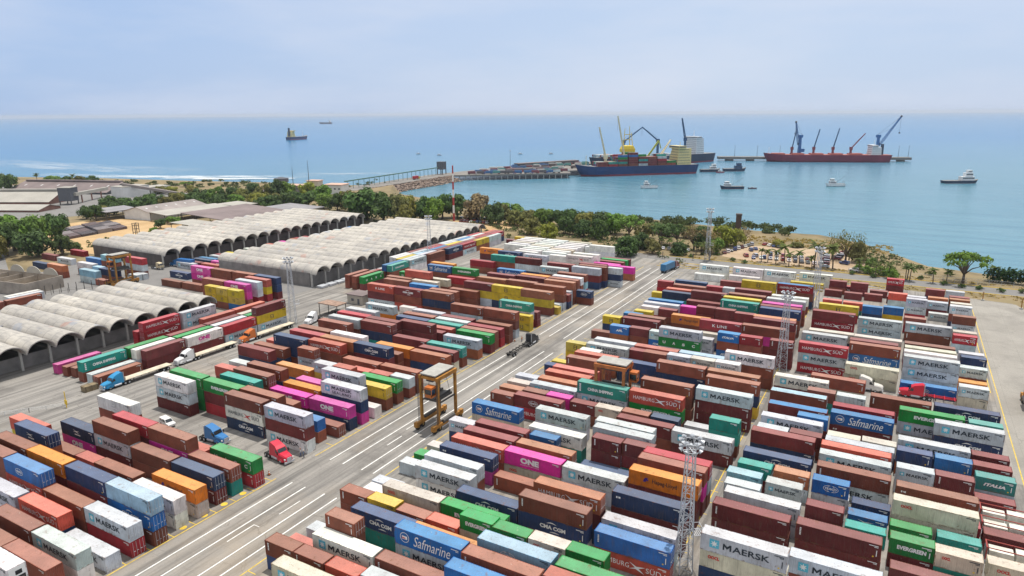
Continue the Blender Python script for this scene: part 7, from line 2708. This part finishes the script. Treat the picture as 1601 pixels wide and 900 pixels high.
# ------------------------------------------------------------------ ships and boats (local x runs from bow to stern, z = 0 at the water)
WZ=-6.0
def hull(b,L,B,H,sheer=2.0,rake=6,m0=0,m1=1,boot=2.0,bluff=.14):
    st=[0,.03,.07,bluff,.25,.7,.9,.97,1.0]; hw=[.04,.38,.68,.92,1,1,.98,.9,.8]
    rows=[]
    for z,ins in((-1.5,.82),(0,.93),(boot,.97),(H*.6,.99),(H,1.0)):
        rows.append((z,ins))
    for j in range(len(rows)-1):
        for s in(-1,1):
            for i in range(len(st)-1):
                q=[]
                for ii,jj in((i,j),(i+1,j),(i+1,j+1),(i,j+1)):
                    z,ins=rows[jj]; t=st[ii]; fl=(1-ins)*4 if t<.15 else (1-ins)
                    x=t*L+(rake*(1-max(z,0)/H)*(1-t*6) if t<.16 else 0)+( -rake*.4*(1-max(z,0)/H) if t>.96 else 0)
                    zz=z+(sheer*(1-t*5)**2 if (t<.2 and z>=H) else 0)
                    q.append((x,s*B/2*hw[ii]*(1-fl),zz))
                if s>0: q=q[::-1]
                b.quad(*q,m0 if j<2 else m1) if False else b.quad(*q,(m0 if rows[j+1][0]<=boot else m1))
    # transom and deck
    z0,z1=rows[0][0],H
    b.poly([(L-rake*.4,-B/2*.8*.93,-1.5),(L-rake*.4,B/2*.8*.93,-1.5),(L,B/2*.8,H),(L,-B/2*.8,H)],m1)
    up=[(t*L,-B/2*h,H-.05+(sheer*(1-t*5)**2 if t<.2 else 0)) for t,h in zip(st,hw)]; dn=[(x,-y,z) for x,y,z in up]
    for i in range(len(st)-1): b.quad(up[i],up[i+1],dn[i+1],dn[i],2)
def superstructure(t,x,w,B,z0,levels,lh,m,taper=.0,bridge=True):
    for k in range(levels):
        b=MB(); i=taper*k; b.box(x+i,-B/2+i,z0+k*lh,x+w-i*.3,B/2-i,z0+(k+1)*lh-.1); o=b.build('accommodation_deck',m,t)
        g=MB(); g.box(x+i-.05,-B/2+i+.8,z0+k*lh+lh*.55,x+i,B/2-i-.8,z0+k*lh+lh*.72); g.box(x+i+.6,-B/2+i-.05,z0+k*lh+lh*.55,x+w-i*.3-.6,-B/2+i,z0+k*lh+lh*.7); g.build('window_band',M_DARKIN,o)
    if bridge:
        b=MB(); z=z0+levels*lh; b.box(x+.5,-B/2-1,z,x+w*.6,B/2+1,z+lh); o=b.build('bridge',m,t); g=MB(); g.box(x+.44,-B/2-.6,z+lh*.4,x+.5,B/2+.6,z+lh*.85); g.box(x+1,-B/2-1.05,z+lh*.4,x+w*.6-.5,-B/2-1,z+lh*.85); g.build('bridge_window',M_DARKIN,o)
def pole(t,name,a,c,w,m,w2=None):
    b=MB(); b.cyl(a,c,w,w2 or w*.6,n=6); return b.build(name,m,t)
def deck_crane(t,x,y,z,hb,jib,ang,lat,mb,mj):
    """pedestal, house and a latticed jib; ang = elevation, lat = heading in the local frame"""
    b=MB(); b.cyl((x,y,z),(x,y,z+hb),1.9,1.7,n=8); b.box(x-2,y-1.9,z+hb,x+2,y+1.9,z+hb+4.5); p=b.build('crane_pedestal',mb,t)
    d=Vector((math.cos(ang)*math.cos(lat),math.cos(ang)*math.sin(lat),math.sin(ang))); s=Vector((-math.sin(lat),math.cos(lat),0)); a=Vector((x,y,z+hb+2))
    b=MB(); e=a+d*jib
    for k in(-1,1): b.bar(a+s*k*1.4,e+s*k*.5,1.0)
    for i in range(9):
        q=i/9;q2=(i+1)/9; b.bar(a+d*jib*q+s*(1.4-.9*q),a+d*jib*q2-s*(1.4-.9*q2),.45)
    b.build('crane_jib',mj,t)
    b=MB(); b.bar(a+Vector((0,0,4)),e,.18); b.bar(e,e-Vector((0,0,jib*.35)),.14); b.build('crane_wire',M_STEEL,t)
def bulk_obox(M,cx,cy,cz,hx,hy,hz,col):
    k=len(bulkA.v)
    for dz in(-1,1):
        for dx,dy in((-1,-1),(1,-1),(1,1),(-1,1)): bulkA.v.append(tuple(M@Vector((cx+dx*hx,cy+dy*hy,cz+dz*hz))))
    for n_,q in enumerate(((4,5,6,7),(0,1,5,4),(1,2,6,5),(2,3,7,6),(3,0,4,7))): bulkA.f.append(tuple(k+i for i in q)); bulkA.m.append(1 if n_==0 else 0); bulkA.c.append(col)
def ship_thing(name,label,p0,p1,off,cat='ship'):
    """p0 -> p1 = waterline of the near side from bow to stern"""
    d=Vector((p1[0]-p0[0],p1[1]-p0[1],0)); L=d.length; rz=math.atan2(d.y,d.x); n=Vector((-d.y,d.x,0)).normalized()
    loc=Vector((p0[0],p0[1],WZ))+n*off
    t=thing(name,label,cat,loc,rz); return t,L,Matrix.Translation(loc)@Matrix.Rotation(rz,4,'Z')
HB=simple('hull_blue',(.006,.035,.125),.5,var=.2,scale=.05); HN=simple('hull_dark_navy',(.02,.04,.075),.5); HRD=simple('hull_maroon',(.17,.02,.045),.5,var=.2,scale=.05)
BOOT=simple('red_boot_topping',(.3,.05,.07),.6); DKR=simple('red_oxide_deck',(.35,.1,.08),.7); DKG=simple('grey_deck',(.2,.2,.2),.7); CRM=simple('cream_ship_paint',(.66,.55,.26),.5); CRW=simple('pale_crane_paint',(.68,.6,.4),.5); CRB=simple('dark_blue_crane',(.015,.07,.16),.5); WSH=simple('white_ship_paint',(.72,.72,.72),.5); MHB=simple('harbour_crane_blue',(.02,.12,.33),.45); YEL=simple('yellow_hopper_paint',(.68,.5,.03),.5); MAR=simple('maroon_crane',(.2,.04,.05),.5)
rs7=random.Random(21)
# blue container ship alongside the main pier
t,L,M=ship_thing('container_ship','blue container ship loaded with coloured boxes, pale deck cranes and cream bridge',(-342,766),(-227,881),13)
b=MB(); hull(b,L,26,11.5,3,8); b.build('hull',[BOOT,HB,DKG],t)
superstructure(t,L-31,18,24,11.5,6,3.3,CRM,.5); pole(t,'funnel',(L-8,0,11.5),(L-8,0,31),2.8,CRM,2.4); pole(t,'radar_mast',(L-22,0,29),(L-22,0,39),.5,CRM); pole(t,'fore_mast',(14,0,13),(14,0,25),.5,CRM)
for x,jib,an in((38,37,1.32),(63,50,1.36)): deck_crane(t,x,-4,11.5,9,jib,an,math.pi,CRW,CRW)
deck_crane(t,L-52,-4,11.5,8,27,.85,.3,CRW,CRW)
cc=['B','M','M','R','M','B','M','U','M','G','M','B','T','Y']
for x0,tiers in((26,2),(39.5,2),(52,4.6),(66,6),(79.5,5.4),(92,4.2),(105,5),(118,2),(131,1.4)):
    for y in range(8):
        nt_=int(tiers+rs7.uniform(-1.2,.8)) if tiers>2 else int(tiers)
        for k in range(max(1,nt_)):
            bulk_obox(M,x0+6.1,-9.8+y*2.75,12.9+k*2.7,6.0,1.22,1.3,jit(CC[rs7.choice(cc)],.15))
# dark container ship behind it
t,L,M=ship_thing('container_ship','dark hulled ship with tall white bridge and dark blue cranes behind the pier',(-370,885),(-262,1116),14)
b=MB(); hull(b,L,29,13,3,9); b.build('hull',[BOOT,HN,DKG],t)
superstructure(t,L-48,18,26,13,8,2.9,WSH,.2); pole(t,'funnel',(L-22,0,13),(L-22,0,34),3,HN,2.4); pole(t,'radar_mast',(L-40,0,39),(L-40,0,48),.5,WSH)
for x,jib,an,la in((62,34,.62,-.35),(132,34,.62,math.pi-.25),(192,33,1.28,math.pi)): deck_crane(t,x,-3,13,20,jib,an,la,CRB,CRB)
for x0,tiers in((16,2),(30,2),(80,1),(95,1),(150,1)):
    for y in range(9):
        for k in range(tiers): bulk_obox(M,x0+6.1,-11+y*2.75,14.4+k*2.7,6.0,1.22,1.3,jit(CC[rs7.choice(['Y','N','B','Y','C'])],.15))
# maroon bulk carrier at the far quay
t,L,M=ship_thing('bulk_carrier','long maroon bulk carrier moored at the far quay with jib cranes',(-192,1130),(-19,1194),14)
b=MB(); hull(b,L,27,11,2.5,7,1,1); b.build('hull',[HRD,HRD,DKR],t)
superstructure(t,L-30,14,23,11,4,2.9,WSH,.25); pole(t,'funnel',(L-12,0,11),(L-12,0,27),2.6,HN,2.2); pole(t,'radar_mast',(L-24,0,25),(L-24,0,33),.4,WSH); pole(t,'fore_mast',(8,0,12),(8,0,22),.4,WSH)
for x,jib,an,la in((42,30,1.42,0),(74,30,1.36,0),(102,31,1.36,0),(128,29,.9,0)): deck_crane(t,x,0,11,7,jib,an,la,MAR,CRB if jib!=29 else MAR)
for i in range(5):
    b=MB(); x=22+i*28; b.box(x-9,-8,11,x+9,8,13); b.build('hatch_cover',DKR,t)
# tanker far out
t,L,M=ship_thing('tanker','dark blue tanker with cream superstructure far out at sea',(-1685,1627),(-1659,1522),9)
b=MB(); hull(b,L,18,9,3,6); b.build('hull',[BOOT,HB,DKG],t)
superstructure(t,L-30,20,17,9,5,3.2,CRM,.5); pole(t,'funnel',(L-10,0,11),(L-10,0,36),3.4,HN,2.8); pole(t,'fore_mast',(25,0,11),(25,0,26),.6,WSH)
t,L,M=ship_thing('cargo_ship','tiny pale ship on the horizon line',(-4280,4300),(-4190,4360),15)
b=MB(); hull(b,L,26,12,3,7); b.build('hull',[BOOT,HN,DKG],t); superstructure(t,L-26,14,20,12,4,3,WSH,.2)
# small craft
RX=Vector((.869,.494,0)); RZ0=math.atan2(.494,.869)
def boat(label,px,L,B,H,hm,cabm,cab,masts,face=1,cat='boat',boom=True,extra=None):
    """px = middle of the boat; face=+1: bow to the left of the view"""
    c=Vector((px[0],px[1],WZ)); d=RX*face; t=thing('work_boat' if cat=='boat' else 'tug_boat',label,cat,c-d*L/2,math.atan2(d.y,d.x),'boats in the bay')
    b=MB(); hull(b,L,B,H,H*.55,L*.06,0,1,.35,.22); b.build('hull',[BOOT if hm is not WSH else HN,hm,DKG],t)
    for x,w,z0,z1,q in cab:
        b=MB(); b.box(x*L,-B*q,H*z0,(x+w)*L,B*q,H*z1); o=b.build('deckhouse',cabm,t); g=MB(); zz=H*z0+(H*z1-H*z0)*.5
        g.box(x*L-.04,-B*q+.2,zz,x*L,B*q-.2,zz+(z1-z0)*H*.3); g.box(x*L+.3,-B*q-.04,zz,(x+w)*L-.3,-B*q,zz+(z1-z0)*H*.3); g.box(x*L+.3,B*q,zz,(x+w)*L-.3,B*q+.04,zz+(z1-z0)*H*.3); g.build('window',M_DARKIN,o)
        b=MB(); b.box(x*L-.3,-B*q-.3,H*z1,(x+w)*L+.3,B*q+.3,H*z1+.18); b.build('cabin_roof',cabm,o)
    for x,h in masts: pole(t,'mast',(x*L,0,H),(x*L,0,H+h),.16,M_GALV,.06)
    if boom:
        b=MB(); b.bar((masts[-1][0]*L,0,H+1.5),(.97*L,0,H+masts[-1][1]*.6),.18); b.bar((.93*L,-B*.3,H),(.93*L,-B*.3,H+2.6),.15); b.bar((.93*L,B*.3,H),(.93*L,B*.3,H+2.6),.15); b.bar((.93*L,-B*.3,H+2.6),(.93*L,B*.3,H+2.6),.15); b.build('boom',M_STEEL,t)
    b=MB()
    for s in(-1,1):
        for i in range(8): b.bar(((.3+.08*i)*L,s*B*.46,H),((.3+.08*i)*L,s*B*.46,H+.9),.07)
        b.bar((.3*L,s*B*.46,H+.9),(.86*L,s*B*.46,H+.9),.07)
    b.build('railing',M_GALV,t)
    return t
boat('white fishing boat with dark net boom, nearest the blue container ship',(-227,684),18,5.2,2.4,WSH,WSH,[(.22,.28,1,2.1,.36),(.26,.16,2.1,3.0,.3)],[(.45,8),(.55,10)])
boat('navy fishing boat with white wheelhouse towing a skiff',(-151,716),24,6,2.6,HN,WSH,[(.18,.26,1,1.9,.36),(.2,.17,1.9,2.8,.3)],[(.36,13),(.5,14)])
boat('low dark skiff trailing behind the navy fishing boat',(-133,726),9,2.6,1.0,HN,M_GALV,[(.4,.2,1,1.5,.3)],[(.5,1.5)],boom=False)
boat('white fishing boat with one tall mast alone in mid bay',(-62,788),20,5.4,2.6,WSH,WSH,[(.2,.3,1,2.0,.36),(.24,.18,2.0,2.9,.3)],[(.55,13)])
boat('grey and white tug at the right side of the bay, bow to the right',(52,882),38,9.5,2.8,HN,WSH,[(.16,.34,1,2.4,.38),(.2,.2,2.4,3.8,.3),(.22,.12,3.8,4.8,.22)],[(.3,15),(.5,9)],face=-1,cat='tug',boom=False)
boat('dark tug moored just off the stern of the blue ship',(-196,938),30,9,3.4,HN,CRB,[(.2,.3,1,2.0,.36),(.23,.18,2.0,3.0,.3)],[(.32,10)],face=-1,cat='tug',boom=False)
boat('dark blue tug beside a white launch off the pier end',(-222,914),26,8,3.2,HN,WSH,[(.2,.3,1,2.0,.36),(.23,.18,2.0,3.0,.3)],[(.32,8)],face=-1,cat='tug',boom=False)
boat('small white launch with orange hull between the tugs',(-207,905),11,3.4,1.4,BOOT,WSH,[(.3,.3,1,2.2,.36)],[(.45,3)],boom=False)
for x,y,l in((-820,1080,'leftmost'),(-760,1065,'second'),(-640,1160,'third'),(-590,1190,'rightmost')):
    boat('tiny white open boat far out beyond the causeway, %s of four'%l,(x,y),9,3,1.4,WSH,WSH,[(.35,.25,1,1.9,.3)],[(.5,2)],boom=False)
# mobile harbour cranes on the far quay
def harbour_crane(label,loc,rz,jib,an):
    t=thing('harbour_crane',label,'crane',loc,rz,'harbour cranes')
    b=MB(); b.box(-7,-5,.4,7,5,3); 
    for x in(-6,6):
        for y in(-6,6): b.box(x-1.2,y-1.2,0,x+1.2,y+1.2,1.2)
    b.build('chassis',MHB,t)
    b=MB(); b.loft([[(-2.2,-2.2,3),(2.2,-2.2,3),(2.2,2.2,3),(-2.2,2.2,3)],[(-1.5,-1.5,30),(1.5,-1.5,30),(1.5,1.5,30),(-1.5,1.5,30)]]); b.box(-3,-2.6,30,2.4,2.6,34); b.build('tower',MHB,t)
    b=MB(); b.box(-7,-3,8,1.8,3,13); b.build('machine_house',MHB,t); b=MB(); b.box(1.6,-1.4,19,3.6,1.4,22); b.build('operator_cab',M_GLASS,t)
    d=Vector((math.cos(an),0,math.sin(an))); n=Vector((-math.sin(an),0,math.cos(an))); a=Vector((2,0,18)); b=MB()
    for k in range(12):
        q=k/12;q2=(k+1)/12
        f=lambda u,sy,sn:a+d*jib*u+Vector((0,sy*(1.6-.9*u),0))+n*sn*(1.5-.9*u)*min(1,u*6+.15)
        for sy in(-1,1):
            for sn in(-1,1): b.bar(f(q,sy,sn),f(q2,sy,sn),.42)
            b.bar(f(q,sy,-1),f(q2,sy,1),.28)
        b.bar(f(q,-1,1),f(q2,1,1),.28); b.bar(f(q,-1,-1),f(q2,1,-1),.28)
    b.build('jib',MHB,t); e=a+d*jib
    b=MB(); b.ball(tuple(e),1.8,1.2,1.8,8,4); b.build('jib_head',M_STEEL,t)
    b=MB(); b.bar((-2.5,0,34),e,.22); b.bar((-2.5,1,34),a+d*jib*.6,.2); b.bar(e,e-Vector((0,0,jib*.45)),.2); b.build('cable',M_STEEL,t)
    b=MB(); q=e-Vector((0,0,jib*.45)); b.box(q.x-.8,q.y-.8,q.z-2,q.x+.8,q.y+.8,q.z); b.build('hook_block',M_STEEL,t)
harbour_crane('tall blue harbour crane behind the maroon ship, its jib up to the left',(-148,1168,.3),RZ0+math.pi,36,1.38)
harbour_crane('blue harbour crane at the stern of the maroon ship, jib raised to the right',(-42,1208,.3),RZ0,52,.98)
for q in(.08,.2,.32,.93,.98):
    x,y=-262+268*q,1128+100*q+8; t=thing('quay_lamp','thin lamp post on the far quay, %s'%('beyond the maroon ship stern, %s'%('left one' if q<.95 else 'right one') if q>.5 else '%s from the left'%ordn([.08,.2,.32].index(q))),'lamp post',(x,y,.3)); pole(t,'pole',(0,0,0),(0,0,17),.3,M_STEEL,.15); b=MB(); b.box(-1.2,-.3,16.8,1.2,.3,17.2); b.build('lamp',M_LAMP,t)
# unloading gear on the main pier
t=thing('ship_unloader','bright yellow hopper tower on legs between the two ships','hopper',(-317,862,.3),.7); t.scale=(.95,.95,1.3)
b=MB()
for x in(-7,7):
    for y in(-6,6): b.bar((x,y,0),(x*.8,y*.8,17),.9)
b.build('leg',YEL,t); b=MB(); b.loft([[(-9,-6,15),(9,-6,15),(9,6,15),(-9,6,15)],[(-9,-6,18),(9,-6,18),(9,6,18),(-9,6,18)],[(-7,-5,21),(7,-5,21),(7,5,21),(-7,5,21)],[(-4,-3,21.5),(4,-3,21.5),(4,3,21.5),(-4,3,21.5)]]); b.build('hopper',YEL,t)
for x,h in((-6,44),(3,46),(7,40)): pole(t,'gantry_post',(x,0,21),(x*.7,0,h-6),.6,YEL)
b=MB(); b.bar((-5,0,32),(5,0,32),.6); b.bar((-5,0,27),(5,0,27),.5); b.build('gantry_beam',YEL,t)
t=thing('loader_boom','yellow green slanting loader boom right of the hopper','loader',(-295,868,.3),RZ0); b=MB(); b.bar((0,0,9),(17,0,34),2.2,2.2); b.bar((17,0,34),(20,0,24),1.2); b.build('boom',simple('lime_paint',(.42,.45,.08),.5),t); b=MB(); b.box(-3,-3,0,3,3,10); b.build('base',M_STEEL,t)
# lorries on the pier: one of each kind, then copies
def pier_lorry(cab,box,nm):
    t=thing('pier_lorry','x','truck',(0,0,0),0,'lorries on the main pier'); b=MB(); b.box(-4.5,-1.2,1.2,4,1.2,3.9); b.build('load_box',tmat('lorry_box_'+nm,box),t); b=MB(); b.loft([[(4.3,y,.6),(6.4,y,.6),(6.4,y,1.8),(5.9,y,2.9),(4.3,y,3.0)] for y in(-1.15,1.15)]); b.build('cab',tmat('lorry_cab_'+nm,cab),t)
    b=MB(); b.box(-4.5,-.5,.7,6,.5,1.15); b.build('chassis',M_STEEL,t)
    for x in(-3.6,-2.4,5.2):
        for s in(-1,1): q=MB(); q.cyl((x,s*.75,.5),(x,s*1.1,.5),.5,n=8); q.build('wheel',M_BLACK,t)
    return t
kinds=[pier_lorry((.6,.6,.6),(.2,.06,.07),'maroon'),pier_lorry((.05,.1,.3),(.05,.14,.3),'blue'),pier_lorry((.6,.6,.6),(.55,.55,.52),'pale'),pier_lorry((.3,.03,.03),(.12,.1,.1),'dark'),pier_lorry((.1,.25,.28),(.1,.28,.26),'teal')]
KN=['maroon','blue','pale','dark','teal']; used=set()
lines=[((-440,682),(-352,748),12,'nearest'),((-444,700),(-352,770),12,'second'),((-448,722),(-372,790),9,'third'),((-452,748),(-402,812),8,'fourth'),((-446,800),(-382,900),9,'fifth'),((-432,800),(-372,880),8,'sixth'),((-384,800),(-304,884),7,'ship side')]
for (a,c,n,rn) in lines:
    for i in range(n):
        q=(i+rs7.uniform(-.2,.2))/n; k=rs7.randrange(5); x=a[0]+(c[0]-a[0])*q; y=a[1]+(c[1]-a[1])*q; rz=math.atan2(c[1]-a[1],c[0]-a[0])+rs7.choice((0,math.pi))
        lab='%s lorry on the main pier, %s in the %s line from the bay'%(KN[k],ordn(i),rn)
        if k not in used: o=kinds[k]; used.add(k); o.location=(x,y,.31); o.rotation_euler=(0,0,rz); o['label']=lab
        else: dup(kinds[k],(x,y,.31),rz,lab)
t=pier_lorry((.7,.5,.03),(.45,.04,.05),'red_yellow'); t.name='causeway_lorry'; t.location=(-461,601,.36); t.rotation_euler=(0,0,1.62); t['label']='red lorry with yellow cab driving along the causeway'; del t['group']
for x,y,c,l in((-410,740,'beige','near'),(-395,770,'beige','far')):
    t=thing('pier_shelter','low beige shelter among the lorries on the pier, %s one'%l,'shelter',(x,y,.3),.85); b=MB(); b.box(-16,-3,3.4,16,3,3.9); b.build('roof',M_ROOFT,t)
    for i in range(5):
        for s in(-2.5,2.5): b=MB(); b.box(-15+7.4*i,s-.15,0,-14.7+7.4*i,s+.15,3.4); b.build('post',M_STEEL,t)
for x,y,h,l in((-432,757,24,'left'),(-352,868,26,'right')):
    t=thing('pier_lamp','thin dark lamp post on the main pier, %s of two'%l,'lamp post',(x,y,.3)); pole(t,'pole',(0,0,0),(0,0,h),.35,M_STEEL,.15); b=MB(); b.box(-1.2,-.4,h-.3,1.2,.4,h+.2); b.build('lamp',M_LAMP,t)
# surf along the beach: white water nobody could count
m,nt,bs=new_mat('surf_foam_water'); pos=N(nt,'ShaderNodeNewGeometry').outputs['Position']
f=noise(nt,mapping(nt,pos,(.012,.05,1)),1.0,7,.68); at=N(nt,'ShaderNodeAttribute',attribute_name='col')
al=N(nt,'ShaderNodeMath',operation='MULTIPLY'); nt.links.new(rampnode(nt,f,[(.38,0.0),(.58,1.0)]),al.inputs[0]); nt.links.new(at.outputs['Fac'],al.inputs[1])
bs.inputs['Base Color'].default_value=(.8,.82,.82,1); bs.inputs['Roughness'].default_value=.8; nt.links.new(al.outputs[0],bs.inputs['Alpha'])
b=MB()
def foam(pts,w,den):
    n=len(pts)-1
    for i in range(n):
        (xa,ya),(xb,yb)=pts[i],pts[i+1]
        for j in range(4):
            t0=j/4;t1=(j+1)/4; d0=den*math.sin(math.pi*min(1,max(0,(i+.5)/n)))*(1-abs(j-1.2)/3.2)
            z=WZ+.12+.9*(1-abs(j-1.5)/2)*den*.5
            b.quad((xa-w*.15*t0,ya+w*t0,z),(xb-w*.15*t0,yb+w*t0,z),(xb-w*.15*t1,yb+w*t1,z),(xa-w*.15*t1,ya+w*t1,z),0,(d0,d0,d0))
foam([(-1500,560),(-1350,552),(-1200,545),(-1080,548),(-960,556),(-860,570)],90,.35)
foam([(-1000,480),(-900,492),(-840,512),(-780,540),(-720,566),(-680,590),(-640,610)],40,.8)
foam([(-790,520),(-750,536),(-710,552),(-670,574),(-640,590)],14,2.2)
foam([(-940,425),(-820,470),(-700,492),(-600,512),(-520,524)],14,.9)
foam([(-690,640),(-640,665),(-600,690),(-560,700)],25,.4)
tag(b.build('surf_foam',m),'white breaking surf along the left beach','surf',kind='stuff')
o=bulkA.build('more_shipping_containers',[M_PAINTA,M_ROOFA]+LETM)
tag(o,'the many small distant or mostly hidden shipping containers stacked across the yard','containers','shipping containers in the yard','stuff')
